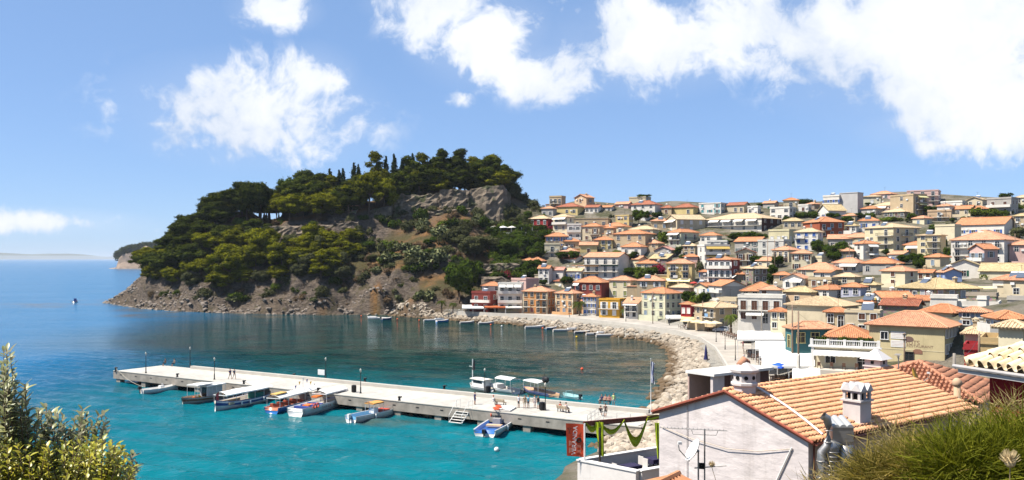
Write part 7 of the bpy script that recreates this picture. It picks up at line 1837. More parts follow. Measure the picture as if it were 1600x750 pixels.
def near_house():
 zE = PZ(685, 36.0)
 Cr = Vector((PX(1263, 36), 36, 0)); Cl = Vector((PX(1030, 42.7), 42.7, 0)); Fr = Vector((PX(1490, 44.37), 44.37, 0))
 g = (Cl - Cr); Wd = g.length; gd = g.normalized(); e = Vector((gd.y, -gd.x, 0)); Ln = (Fr - Cr).dot(e)
 o = empty('plastered_house', (Cr.x, Cr.y, 0), math.atan2(e.y, e.x))
 rise = 1.42; run = Wd / 2; zR = zE + rise
 gw = wall_mat((.60, .55, .53)); 
 wall = MB()
 wall.add([(0, 0, 2), (0, Wd, 2), (0, Wd, zE - .05), (0, run, zR - .05), (0, 0, zE - .05), (.3, 0, 2), (.3, Wd, 2), (.3, Wd, zE - .05), (.3, run, zR - .05), (.3, 0, zE - .05)], [(0, 4, 3, 2, 1), (5, 6, 7, 8, 9), (0, 5, 9, 4), (1, 2, 7, 6)])
 m, t, b = newmat('lime_plaster')
 geo = t.node('ShaderNodeNewGeometry'); pos = geo.outputs['Position']
 big = t.noise(pos, .5, 4, .6); st = t.noise(t.scale(pos, (1.5, 1.5, .25)), 1.0, 5, .65)
 c = t.mix(t.mapr(big, .35, .65), (.45, .405, .395), (.545, .495, .48)); c = t.mix(t.mapr(st, .5, .75, 0, .75), c, (.34, .30, .28))
 c = t.mix(t.mapr(t.noise(pos, 9, 4, .6), .55, .75, 0, .25), c, (.40, .35, .33))
 t.put(b.inputs['Base Color'], c); b.inputs['Roughness'].default_value = .92; b.inputs['Specular IOR Level'].default_value = .1
 bp = t.node('ShaderNodeBump'); bp.inputs['Strength'].default_value = .4; bp.inputs['Distance'].default_value = .16
 hh = t.math('ADD', t.noise(t.scale(pos, (1, 1, 2.4)), .8, 4, .5), t.math('MULTIPLY', t.noise(pos, 6, 4, .6), .12))
 t.put(bp.inputs['Height'], hh); t.put(b.inputs['Normal'], bp.outputs[0])
 wall.build('gable_wall', m, o)
 sw = MB(); sw.b2(.3, Ln, 0, .3, 2, zE - .12); sw.b2(.3, Ln, Wd - .3, Wd, 2, zE - .12); sw.b2(Ln - .3, Ln, .3, Wd - .3, 2, zE); sw.build('side_wall', wall_mat((.60, .47, .40)), o)
 sb = MB(); sb.b2(.3, Ln, -.03, .0, zE - 1.42, zE - 1.34); sb.build('string_course', wall_mat((.52, .40, .34)), o)
 V = Vector; sl = math.hypot(run + .35, rise * (run + .35) / run); cs = (run + .35) / sl; sn = rise * (run + .35) / run / sl
 zlow = zE - rise / run * .35
 bed = MB(); T = .10
 bed.add([V((-.18, -.35, zlow)), V((Ln + .2, -.35, zlow)), V((Ln + .2, run, zR)), V((-.18, run, zR)), V((-.18, Wd + .30, zlow + .02)), V((Ln + .2, Wd + .30, zlow + .02))] +
   [V((-.18, -.35, zlow - T)), V((Ln + .2, -.35, zlow - T)), V((Ln + .2, run, zR - T)), V((-.18, run, zR - T)), V((-.18, Wd + .30, zlow - T)), V((Ln + .2, Wd + .30, zlow - T))],
   [(0, 1, 2, 3), (3, 2, 5, 4), (6, 9, 8, 7), (9, 10, 11, 8), (0, 6, 7, 1), (0, 3, 9, 6), (3, 4, 10, 9), (4, 5, 11, 10)])
 ro = bed.build('roof', mat('dark_roof_bed', (.28, .09, .05), .9), o)
 tile_field(o, V((-.18, -.38, zlow + .0)), V((1, 0, 0)), V((0, cs, sn)), Ln + .38, sl - .06, 0, 0, .215, .355, TILE_O, 300, 3)
 tile_field(o, V((Ln + .2, Wd + .33, zlow - .1)), V((-1, 0, 0)), V((0, -cs, sn)), Ln + .38, sl - .06, 0, 0, .215, .355, TILE_O, 0, 4)
 ridge_caps(o, (-.2, run, zR + .05), (Ln + .2, run, zR + .05), TILE_O, .12)
 vg = MB(); vg.tube([(-.2, -.36, zlow + .02), (-.2, run, zR + .03)], .05, 5); vg.tube([(-.2, run, zR + .03), (-.2, Wd + .32, zlow + .04)], .06, 5); vg.build('verge', mat('red_verge', (.30, .08, .05), .8), o)
 gt = MB(); gt.tube([(-.1, -.44, zlow - .05), (Ln + .1, -.44, zlow - .05)], .065, 8); gt.build('gutter', mat('brown_gutter', (.16, .05, .035), .5), o)
 cp_ = MB(); cp_.tube([(Ln * .02, -.09, zlow - .1), (Ln * .02, -.09, 8)], .045, 6); cp_.build('downpipe', mat('brown_gutter', (.16, .05, .035), .5), o)
 wp = mat('white_cable', (.74, .72, .69), .5, var=.05)
 cb = MB(); pts = []
 for i in range(9):
  f = i / 8; y = run * (1 - f) - .3 * f; pts.append(V((1.5 - 1.0 * f + .25 * math.sin(f * 3), y, zlow + (y + .35) * sn / cs + .25)))
 cb.tube(pts, .05, 6); cb.build('roof_cable', wp, o)
 cb = MB(); cb.tube([(-.06, Wd - .2, zE - .75), (-.10, Wd * .75, zE - 1.0), (-.10, run, zE - 1.12), (-.08, run * .6, zE - .95), (-.06, .75, zE - .55)], .018, 4); cb.build('wall_cable', mat('tan_cable', (.5, .42, .34), .7), o)
 cb = MB(); cb.tube([(-.06, .75, zE - .5), (-.06, 2.6, zE - 4.2)], .035, 6); cb.build('wall_conduit', wp, o)
 cb = MB(); cb.tube([(-.05, Wd * .78, zR - .85), (-.05, Wd * .78, zE - 3.4)], .02, 4); cb.build('wall_wire', mat('grey_wire', (.36, .33, .32), .7), o)
 tag(o, 'white plastered house with orange tile roof, nearest building in the foreground', 'house')
 Mo = Matrix.Translation(o.location) @ Matrix.Rotation(o.rotation_euler.z, 4, 'Z')
 return o, Mo, e, gd, zE, zR, run, Wd, Ln, cs, sn, zlow
o_, Mo, eD, gD, zE, zR, runH, WdH, LnH, csH, snH, zlowH = near_house()
PLAST = wall_mat((.66, .60, .57))
def chimney_round():
 p = Mo @ Vector((.72, runH - .35, 0)); o = empty('chimney', (p.x, p.y, 0), 0.3)
 z = zR - .75; b = MB()
 b.lathe([(.50, z - .4), (.50, z + .1), (.50, z + .95), (.60, z + 1.02), (.60, z + 1.12), (.52, z + 1.16), (.52, z + 1.55), (.64, z + 1.6), (.66, z + 1.7), (.12, z + 2.05)], 8); b.build('stack', PLAST, o)
 for k in range(8):
  a = (k + .5) * PI / 4; c = MB(); c.lathe([(.09, 0), (.09, .04)], 10); q = c.build('smoke_hole', mat('near_black', (.012, .01, .01), .95), o); q.location = (.475 * math.cos(a), .475 * math.sin(a), z + 1.36); q.rotation_euler = (0, PI / 2, a)  # solid black discs paint the dark of the open round holes
 c = MB()
 for s in (0, 1): c.tube([(-.22 + s * .14, 0, z + 1.86), (.06 + s * .14, .05, z + 2.16 - s * .1)], [.2, .17], 7)
 c.build('cap_tile', TILE_D, o, True)
 tag(o, 'white octagonal chimney with round holes and a bent clay tile on top', 'chimney', 'white chimneys of the foreground houses')
chimney_round()
def chimney_gabled():
 px, d = 1339, 38.6
 yl = .42; xl = None
 best = None
 for i in range(0, 130):
  q = Mo @ Vector((i * .1, yl, 0)); pp = 800 + F * q.x / q.y
  if best is None or abs(pp - px) < best[0]: best = (abs(pp - px), i * .1)
 p = Mo @ Vector((best[1], yl, 0)); zr = zlowH + (yl + .35) * snH / csH
 o = empty('chimney', (p.x, p.y, 0), math.atan2(eD.y, eD.x))
 b = MB(); b.b2(-.42, .42, -.42, .42, zr - .6, zr + .95); b.b2(-.50, .50, -.50, .50, zr + .95, zr + 1.03); b.build('stack', PLAST, o)
 t_ = MB()
 for sx in (-1, 1):
  for sy in (-1, 1): t_.b2(sx * .42 - (.12 if sx > 0 else 0), sx * .42 + (.12 if sx < 0 else 0), sy * .42 - (.12 if sy > 0 else 0), sy * .42 + (.12 if sy < 0 else 0), zr + 1.03, zr + 1.34)
 for s in (-1, 1): t_.b2(-.035, .035, s * .42 - (.1 if s > 0 else 0), s * .42 + (.1 if s < 0 else 0), zr + 1.03, zr + 1.34); t_.b2(s * .42 - (.1 if s > 0 else 0), s * .42 + (.1 if s < 0 else 0), -.035, .035, zr + 1.03, zr + 1.34)
 t_.b2(-.44, .44, -.44, .44, zr + 1.34, zr + 1.42); t_.build('lantern', PLAST, o)
 inn = MB(); inn.b2(-.28, .28, -.28, .28, zr + 1.031, zr + 1.339); inn.build('flue', mat('near_black', (.012, .01, .01), .95), o)  # solid near-black core in place of the open inside
 cp_ = MB(); z = zr + 1.42
 for s in (-1, 1):     # two little gables side by side each way
  x = s * .24
  cp_.add([(x - .25, -.5, z), (x + .25, -.5, z), (x, -.5, z + .30), (x - .25, .5, z), (x + .25, .5, z), (x, .5, z + .30)], [(0, 1, 2), (3, 5, 4), (0, 2, 5, 3), (1, 4, 5, 2), (0, 3, 4, 1)])
  cp_.add([(-.5, x - .25, z + .003), (-.5, x + .25, z + .003), (-.5, x, z + .303), (.5, x - .25, z + .003), (.5, x + .25, z + .003), (.5, x, z + .303)], [(0, 2, 1), (3, 4, 5), (0, 3, 5, 2), (1, 2, 5, 4), (0, 1, 4, 3)])
 cp_.build('cap', wall_mat((.72, .68, .66)), o)
 fl = MB(); fl.b2(-.52, .52, -.52, .47, zr - .6, zr + .06); fl.build('flashing', wall_mat((.58, .40, .34)), o)
 tag(o, 'white square chimney with small gabled cap on the near roof slope', 'chimney', 'white chimneys of the foreground houses')
chimney_gabled()
def chimney_pyramid():
 p = Mo @ Vector((LnH - .5, runH + .5, 0)); z = zR - .3; o = empty('chimney', (p.x, p.y, 0), math.atan2(eD.y, eD.x) + .1)
 b = MB(); b.b2(-.45, .45, -.45, .45, z - 1.2, z + .45); b.b2(-.5, .5, -.5, .5, z + .45, z + .52); b.b2(-.42, .42, -.42, .42, z + .52, z + .85); b.build('stack', PLAST, o)
 c = MB(); c.add([(-.62, -.62, z + .85), (.62, -.62, z + .85), (.62, .62, z + .85), (-.62, .62, z + .85), (-.08, -.08, z + 1.35), (.08, -.08, z + 1.35), (.08, .08, z + 1.35), (-.08, .08, z + 1.35)], [(0, 1, 5, 4), (1, 2, 6, 5), (2, 3, 7, 6), (3, 0, 4, 7), (4, 5, 6, 7), (3, 2, 1, 0)]); c.build('cap', wall_mat((.72, .68, .66)), o)
 for (x, y, w, l) in ((-.43, 0, .03, .16), (.43, 0, .03, .16), (0, -.43, .16, .03), (0, .43, .16, .03)): c = MB(); c.box((x, y, z + .68), (w, l, .16)); c.build('smoke_hole', mat('near_black', (.012, .01, .01), .95), o)  # solid black pieces paint the dark of the open holes
 tag(o, 'white chimney with pyramid cap at the far end of the near ridge', 'chimney', 'white chimneys of the foreground houses')
chimney_pyramid()
def dish(p, r_, az, tilt, col, label, mast, arm=True):
 o = empty('satellite_dish', p, az); dm = mat('dish_paint', col, .45, var=.12, scale=2)
 b = MB(); prof = [(r_ * k / 6, .28 * r_ * (k / 6) ** 2) for k in range(7)]; seg = 24; vs = []
 for (q, z) in prof:
  for k in range(seg): a = 2 * PI * k / seg; vs.append((q * math.cos(a) * .92, z, q * math.sin(a)))
 fs = [(i * seg + k, (i + 1) * seg + k, (i + 1) * seg + (k + 1) % seg, i * seg + (k + 1) % seg) for i in range(6) for k in range(seg)]
 T = Matrix.Rotation(tilt, 4, 'X')
 b.add([T @ Vector((v[0], -v[1], v[2])) for v in vs], fs); b.add([T @ Vector((v[0], -v[1] + .02, v[2])) for v in vs], [f[::-1] for f in fs]); b.build('reflector', dm, o, True)
 st = mat('galvanised_steel', (.30, .29, .28), .45, .6, var=.15)
 c = MB(); c.tube([T @ Vector((0, .0, -r_ * .95)), T @ Vector((0, -r_ * 1.25, -r_ * .55)), T @ Vector((0, -r_ * 1.5, -.1))], .02, 5); c.build('feed_arm', st, o); c = MB(); c.box(T @ Vector((0, -r_ * 1.5, -.02)), (.09, .14, .09)); c.build('receiver', mat('white_cable', (.74, .72, .69), .5, var=.05), o)
 c = MB(); c.tube([(0, .12, .05), (0, .12, -mast)], .03, 6); c.tube([(0, 0, 0), (0, .14, 0)], .05, 6); c.build('mast', st, o)
 tag(o, label, 'satellite dish', 'satellite dishes'); return o
dish(PT(1086, 705, 31.0), .42, R(-82), R(-30), (.74, .73, .72), 'white satellite dish on a mast before the plastered gable', 2.2)
dish(PT(1313, 621, 44.5), .42, R(58), R(-38), (.72, .70, .70), 'white satellite dish on the near orange roof', .9)
dish(PT(1428, 589, 47.5), .50, R(60), R(-22), (.62, .38, .06), 'yellow satellite dish beside the dark tiled roof', 1.2)
def tv_antenna(p, top, hh, rot, label, boom=1.55, n=18):
 o = empty('tv_antenna', p, rot); st = mat('galvanised_steel', (.30, .29, .28), .45, .6, var=.15)
 b = MB(); b.tube([(0, 0, -hh), (0, 0, top)], .03, 6); b.build('mast', st, o)
 b = MB(); b.tube([(-boom, 0, top - .02), (boom * .5, 0, top - .02)], .016, 5)
 for k in range(n): x = -boom + k * boom * 1.5 / n; b.tube([(x, -.16, top), (x, .16, top)], .007, 4)
 b.tube([(-.45, 0, top - .05), (-.4, 0, top - .2), (.4, 0, top - .2), (.45, 0, top - .05)], .012, 4); b.build('yagi', st, o)
 b = MB(); b.tube([(-.35, 0, -.95), (.75, 0, -.80)], .022, 5); b.build('bracket', st, o); b = MB(); b.box((-.1, -.05, -.85), (.18, .12, .2)); b.build('amplifier', mat('near_black', (.012, .01, .01), .95), o)
 tag(o, label, 'antenna', 'television antennas')
tv_antenna(PT(1101, 690, 31.2), .44, 2.5, R(-14), 'long comb-like television antenna on a mast before the plastered gable')
tv_antenna(PT(1404, 590, 49.0), 1.3, .9, R(60), 'thin television antenna beside the far ridge chimney', .7, 7)
def ducts():
 met = None
 m, t, b = newmat('galvanised_duct')
 tc = t.node('ShaderNodeTexCoord'); n = t.noise(t.scale(tc.outputs['Object'], (1, 1, 6)), 2.5, 4, .6)
 t.put(b.inputs['Base Color'], t.mix(n, (.30, .28, .26), (.44, .42, .40))); b.inputs['Metallic'].default_value = .85; t.put(b.inputs['Roughness'], t.mapr(n, .3, .7, .38, .55))
 d = 35.2; o = empty('exhaust_ducts', PT(1300, 690, d)); L_ = o.location
 def q(px, py, dd=d): return PT(px, py, dd) - L_
 def band(c, p, r_): torus(c, p, r_, .018, 'z', 14, 5)
 c = MB(); c.tube([q(1283, 800), q(1283, 718), q(1284, 706), q(1292, 697), q(1294, 690), q(1294, 662), q(1292, 654), q(1286, 650)], [.17, .17, .17, .165, .16, .16, .165, .17], 14, cap=False)
 for py, px in ((745, 1283), (720, 1283), (690, 1294), (672, 1294)): band(c, q(px, py), .172)
 c.build('slim_pipe', m, o, True)
 c = MB(); c.tube([q(1300, 800, d + .1), q(1300, 700, d + .1), q(1302, 690, d + .15)], [.29, .29, .33], 16)
 for k in range(9): band(c, q(1300, 705 + k * 7, d + .1), .292)
 c.build('main_duct', m, o, True)
 c = MB(); c.tube([q(1318, 738, d + .2), q(1319, 725, d + .2), q(1321, 695, d + .2)], [.12, .26, .30], 14); c.build('side_duct', m, o, True)
 hx = MB(); a_ = q(1301, 690, d + .0); b_ = q(1334, 668, d + .0); hx.b2(a_.x, b_.x, a_.y, a_.y + .7, a_.z, b_.z)
 hx.add([(a_.x, a_.y, a_.z), (b_.x, a_.y, a_.z), (b_.x, a_.y + .7, a_.z), (a_.x, a_.y + .7, a_.z), (a_.x + .2, a_.y + .15, a_.z - .35), (b_.x - .35, a_.y + .15, a_.z - .35), (b_.x - .35, a_.y + .55, a_.z - .35), (a_.x + .2, a_.y + .55, a_.z - .35)], [(0, 4, 5, 1), (1, 5, 6, 2), (2, 6, 7, 3), (3, 7, 4, 0), (4, 7, 6, 5)])
 hx.build('fan_box', m, o)
 wd_ = (b_.x - a_.x) / 3
 for k in range(3):
  c = MB(); vs = []; x0 = a_.x + wd_ * k
  for yy, zz in ((a_.y - .02, b_.z), (a_.y + .95, b_.z + .22)):
   for i in range(9): t_ = PI * i / 8; vs.append((x0 + wd_ * (1 - math.cos(t_)) / 2, yy, zz + math.sin(t_) * wd_ * .42))
  c.add(vs, [(i, i + 1, 10 + i, 9 + i) for i in range(8)] + [tuple(range(8, -1, -1))]); c.build('hood', mat('white_hood_metal', (.52, .52, .51), .4, .3, var=.05), o)
 tag(o, 'shiny galvanised kitchen exhaust ducts on the corner of the plastered house', 'ducts')
ducts()

def dark_roof():
 z = PZ(630, 46.5); Rr = Vector((PX(1527, 46.5), 46.5, 0)); o = empty('old_tiled_house', (Rr.x, Rr.y, 0), math.atan2(-.6, .8))
 w = dp = 7.2; wl = MB(); wl.b2(-w, 0, 0, dp, 4, z - .02); wl.build('wall', wall_mat((.55, .45, .38)), o)
 ov = .35; run = w / 2 + ov; rise = 1.55; sl = math.hypot(run, rise); V = Vector
 top = V((-w / 2, dp / 2, z + rise)); cn = [V((-w - ov, -ov, z)), V((ov, -ov, z)), V((ov, dp + ov, z)), V((-w - ov, dp + ov, z))]
 bed = MB(); bed.add(cn + [top], [(0, 1, 4), (1, 2, 4), (2, 3, 4), (3, 0, 4), (3, 2, 1, 0)]); bed.build('roof', mat('dark_roof_bed', (.14, .05, .03), .9), o)
 Lr = w + 2 * ov
 for k, (P_, u) in enumerate(((cn[0], V((1, 0, 0))), (cn[1], V((0, 1, 0))), (cn[2], V((-1, 0, 0))), (cn[3], V((0, -1, 0))))):
  inw = V((-u.y, u.x, 0)); tile_field(o, P_ + V((0, 0, .01)), u, inw * (run / sl) + V((0, 0, rise / sl)), Lr, sl - .05, Lr / 2, Lr / 2, .24, .40, TILE_D, 130 if k == 0 else 0, 20 + k, .05)
 for c_ in cn: ridge_caps(o, c_ + V((0, 0, .06)), top + V((0, 0, .06)), TILE_D, .12, .4)
 c = MB(); c.tube([(-.8, -.9, z - 1.2), (-.8, -.9, z + .95)], .17, 10); c.lathe([(.2, z + .95), (.24, z + 1.0), (.24, z + 1.2), (.1, z + 1.35)], 10, c=(-.8, -.9, 0)); c.build('flue_pipe', mat('buff_clay', (.50, .34, .22), .85), o, True)
 tag(o, 'old house with dark weathered tile hip roof behind the plastered house', 'house')
dark_roof()
def cream_roof():
 d = 24.0; Cn = Vector((PX(1506, d), d, 0)); z = PZ(571, d)
 ed = Vector((.32, -.947, 0)).normalized()          # eave runs towards the viewer
 o = empty('red_house', (Cn.x, Cn.y, 0), math.atan2(ed.y, ed.x)); V = Vector
 Lx = 4.2; run = 2.6; pitch = .50; rise = run * pitch; sl = math.hypot(run, rise)
 bed = MB(); bed.add([V((0, 0, z)), V((Lx, 0, z)), V((Lx, run, z + rise)), V((run, run, z + rise)), V((0, 2 * run, z)), V((0, 0, z - .1)), V((Lx, 0, z - .1)), V((Lx, 2 * run, z)), ], [(0, 1, 2, 3), (0, 3, 4), (0, 5, 6, 1), (3, 2, 7, 4)]); bed.build('roof', mat('pale_roof_bed', (.35, .24, .14), .9), o)
 tile_field(o, V((0, -.05, z + .01)), V((1, 0, 0)), V((0, run / sl, rise / sl)), Lx, sl, run, 0, .30, .40, TILE_C, 120, 31)
 tile_field(o, V((0, 2 * run, z + .01)), V((0, -1, 0)), V((run / sl, 0, rise / sl)), 2 * run, sl, run, run, .30, .40, TILE_C, 0, 32)
 ridge_caps(o, (0.03, 0.03, z + .08), (run, run, z + rise + .08), TILE_C, .14, .42)
 g = MB(); g.tube([(-.22, -.14, z - .03), (Lx, -.14, z - .03)], .05, 8); g.b2(-.1, Lx, -.1, .3, z - .2, z - .1); g.build('gutter', mat('white_gutter', (.40, .38, .37), .5), o)
 w = MB(); w.b2(.42, Lx, .45, 2 * run - .4, z - 6, z - .2); w.build('wall', wall_mat((.26, .018, .022)), o)
 tag(o, 'dark red house with cream tiled roof at the right edge of the foreground', 'house')
cream_roof()
Hs(985, 1060, 1090, 786, 820, WHITE, 'gableB', TERRA, 1, 0, 0, label='small orange tile roof peeping in at the bottom edge', d=33, a=24, pitch=.35, plain=True)

# ------------------------------------------------------------------ restaurant veranda with banner
def veranda():
 zt = PZ(719, 52.0); A = PT(905, 719, 52); N = Vector((PX(996, 49.2), 49.2, zt)); Fp = Vector((PX(1032, 55.5), 55.5, zt))
 o = empty('veranda', (0, 0, 0)); wm = wall_mat((.70, .66, .63))
 def seg_wall(a, b, h0, th, name):
  t = (b - a).normalized(); n = Vector((-t.y, t.x, 0)) * th / 2; lo = Vector((0, 0, -h0)); c = MB()
  c.add([a - n + lo, b - n + lo, b + n + lo, a + n + lo, a - n, b - n, b + n, a + n], [(4, 5, 6, 7), (0, 4, 7, 3), (1, 2, 6, 5), (0, 1, 5, 4), (3, 7, 6, 2)])
  q = c.build(name, wm, o); cp_ = MB(); n2 = n * 1.35; up = Vector((0, 0, .07)); a2 = a - t * .06; b2_ = b + t * .06
  cp_.add([a2 - n2, b2_ - n2, b2_ + n2, a2 + n2, a2 - n2 + up, b2_ - n2 + up, b2_ + n2 + up, a2 + n2 + up], [(4, 5, 6, 7), (0, 4, 7, 3), (1, 2, 6, 5), (0, 1, 5, 4), (3, 7, 6, 2), (3, 2, 1, 0)]); cp_.build('coping', wall_mat((.76, .74, .71)), q)
 seg_wall(A, N, 6.5, .32, 'near_wall'); seg_wall(A + (Fp - A).normalized() * .2, Fp, 6.5, .28, 'far_wall')
 N2 = N + (Fp - A).normalized() * 2.0 + Vector((0, 0, .0)); seg_wall(N + (Fp - A).normalized() * .2, N2, 6.5, .3, 'end_wall')
 f = MB(); dz = Vector((0, 0, -1.0)); Q = N + (Fp - A); f.add([A + dz, N + dz, Q + dz, Fp + dz], [(0, 1, 2, 3), (3, 2, 1, 0)]); f.build('floor', wall_mat((.52, .47, .42)), o)
 wd = mat('red_brown_beam', (.15, .045, .03), .7, var=.2, scale=3)
 post = A.lerp(N, .30) ; b0 = PT(912, 666, 52); b1 = PT(1034, 655, 55.3)
 c = MB(); d_ = (b1 - b0); t = d_.normalized(); n = Vector((-t.y, t.x, 0)) * .07
 c.add([b0 - n, b1 - n, b1 + n, b0 + n] + [v + Vector((0, 0, .28)) for v in (b0 - n, b1 - n, b1 + n, b0 + n)], [(4, 5, 6, 7), (0, 1, 5, 4), (3, 7, 6, 2), (0, 4, 7, 3), (1, 2, 6, 5), (3, 2, 1, 0)]); c.build('beam', wd, o)
 c = MB(); pp = PT(937, 718, 51.3); c.tube([pp - Vector((0, 0, .5)), Vector((pp.x, pp.y, b0.z + .05))], .07, 6); c.build('post', mat('dark_post', (.03, .02, .018), .7), o)
 lime = mat('lime_cloth', (.36, .46, .015), .8, var=.25, scale=3)
 def swag(p, q, sag, w0, name='swag'):
  c = MB(); n_ = 14; rows = 6; vs = []
  for i in range(n_ + 1):
   u = i / n_; base = p.lerp(q, u) - Vector((0, 0, sag * math.sin(PI * u)))
   for j in range(rows + 1):
    v = j / rows; vs.append(base + Vector((0, -.10 * math.sin(v * 9 + u * 4), -w0 * v * (.45 + .75 * math.sin(PI * u)))))
  fs = [(i * (rows + 1) + j, (i + 1) * (rows + 1) + j, (i + 1) * (rows + 1) + j + 1, i * (rows + 1) + j + 1) for i in range(n_) for j in range(rows)]
  c.add(vs, fs); c.build(name, lime, o, True)
 up = Vector((0, -.1, .25)); bp_ = lambda f: b0.lerp(b1, f) + up
 swag(bp_(.02), bp_(.19), .25, .35); swag(bp_(.19), bp_(.50), .55, .30); swag(bp_(.50), bp_(.80), 1.15, .55); swag(bp_(.80), bp_(1.0), -.10, .30)
 def tail(p, l, w):
  c = MB(); vs = []; n_ = 10; r_ = 7
  for i in range(n_ + 1):
   u = i / n_
   for j in range(r_ + 1): v = j / r_; vs.append(p + Vector((w * (v - .5) * (1 - .45 * u) + .15 * u, -.1 + .06 * math.sin(v * 12 + u * 3), -l * u)))
  c.add(vs, [(i * (r_ + 1) + j, (i + 1) * (r_ + 1) + j, (i + 1) * (r_ + 1) + j + 1, i * (r_ + 1) + j + 1) for i in range(n_) for j in range(r_)]); c.build('hanging_cloth', lime, o, True)
 tail(bp_(.19) - Vector((.05, .3, 0)), 2.0, .5); tail(PT(1026, 660, 53.5), 2.6, .28)
 tag(o, 'white walled restaurant veranda with lime green cloth draped on a brown beam', 'veranda')
 cen = (A + N + Fp + Q) / 4; fz = zt - 1.0; tdir = (Fp - A).normalized(); ndir = (N - A).normalized()
 navy = mat('navy_tablecloth', (.025, .02, .06), .8, var=.1); wc = mat('white_chair_cover', (.62, .58, .54), .85, var=.1)
 for k, (u, v) in enumerate(((.30, .45), (.72, .30), (.62, .80))):
  p = A + (Fp - A) * u + (N - A) * v; t_ = empty('dining_table', (p.x, p.y, fz), math.atan2(tdir.y, tdir.x))
  c = MB(); c.b2(-.55, .55, -.4, .4, .74, .77); c.b2(-.57, .57, -.42, -.40, .52, .76); c.b2(-.57, .57, .40, .42, .52, .76); c.b2(.55, .57, -.4, .4, .52, .76); c.b2(-.57, -.55, -.4, .4, .52, .76); c.build('tablecloth', navy, t_)
  for sx in (-1, 1):
   for sy in (-1, 1): c = MB(); c.b2(sx * .5 - .03, sx * .5 + .03, sy * .34 - .03, sy * .34 + .03, 0, .74); c.build('leg', IRON, t_)
  tag(t_, 'navy-clothed table on the veranda, ' + ['nearest the banner', 'by the far parapet', 'nearest the plastered gable'][k], 'table', 'veranda tables')
  for s in (-1, 1):
   h = p + tdir * s * .95; ch = empty('chair', (h.x, h.y, fz), math.atan2(tdir.y, tdir.x) + (PI / 2 if s > 0 else -PI / 2))
   c = MB(); c.b2(-.22, .22, -.24, .22, .42, .48); c.build('seat', wc, ch); c = MB(); c.b2(-.22, .22, -.26, -.2, .48, 1.0); c.build('backrest', wc, ch)
   for sx in (-1, 1):
    for sy in (-1, 1): c = MB(); c.b2(sx * .19 - .02, sx * .19 + .02, sy * .2 - .02, sy * .2 + .02, 0, .42); c.build('leg', IRON, ch)
   tag(ch, 'pale covered chair at the veranda table ' + ['nearest the banner', 'by the far parapet', 'nearest the plastered gable'][k] + (', right side' if s > 0 else ', left side'), 'chair', 'veranda chairs')
 P = PT(913.5, 719, 51.6); bn = empty('banner', P); k = F / P.y
 c = MB(); c.tube([(0, 0, 0), (0, 0, (719 - 662) / k)], .055, 8); c.build('pole', mat('white_pole_paint', (.75, .74, .72), .4, var=.05), bn)
 def bp3(px, py, off=0.0): q = PT(px, py, 51.6) - P; return Vector((q.x, -.05 * math.sin(q.x * 4) + off, q.z))
 c = MB(); n_ = 8; vs = []
 for i in range(n_ + 1):
  u = i / n_
  for j in range(9): v = j / 8; vs.append(bp3(884 + u * 27.5 + v * 1.8, 661 + 2.2 * u + v * (51 + u * 0.5)))
 fs = [(i * 9 + j, i * 9 + j + 1, (i + 1) * 9 + j + 1, (i + 1) * 9 + j) for i in range(n_) for j in range(8)]
 c.add(vs, fs); c.add([v + Vector((0, .012, 0)) for v in vs], [f[::-1] for f in fs]); c.build('cloth', mat('red_banner', (.62, .075, .025), .75, var=.08, scale=3), bn, True)
 wl = mat('banner_white_print', (.78, .76, .74), .7, var=.02); bl = mat('banner_black_print', (.02, .012, .012), .7, var=.02)
 q = bp3(898, 688, -.06); l_ = lettering('VERANDA', .36, wl, bn, q, (R(90), R(-90), 0), 1.0); l_.scale = (1.02, 1.0, 1); l_.rotation_euler = (R(90), R(-86), 0)
 c = MB(); torus(c, bp3(904.5, 687.5, -.06), .115, .045, 'y', 20, 6); c.build('ring_emblem', bl, bn)
 g = bp3(889.5, 671.5, -.055); c = MB()
 for a_, b_ in (((-.11, .11), (.11, .11)), ((-.11, .11), (0, -.02)), ((.11, .11), (0, -.02)), ((0, -.02), (0, -.18)), ((-.07, -.18), (.07, -.18))): c.tube([g + Vector((a_[0], 0, a_[1])), g + Vector((b_[0], 0, b_[1]))], .012, 4)
 c.build('glass_emblem', bl, bn)
 c = MB()
 for i in range(3):          # the small print, too small to read
  for j in range(2): c.box(bp3(889.5 + i * 1.9, 692 + j * 11, -.055), (.03, .006, .30 - .05 * i))
 for i in range(4):
  for j in range(2): c.box(bp3(901.5 + i * 1.8, 697 + j * 8.0, -.055), (.02, .006, .16))
 c.build('small_print', mat('banner_pale_print', (.74, .40, .30), .7, var=.02), bn)
 tag(bn, 'red banner reading VERANDA on a white pole at the veranda corner', 'banner')
veranda()

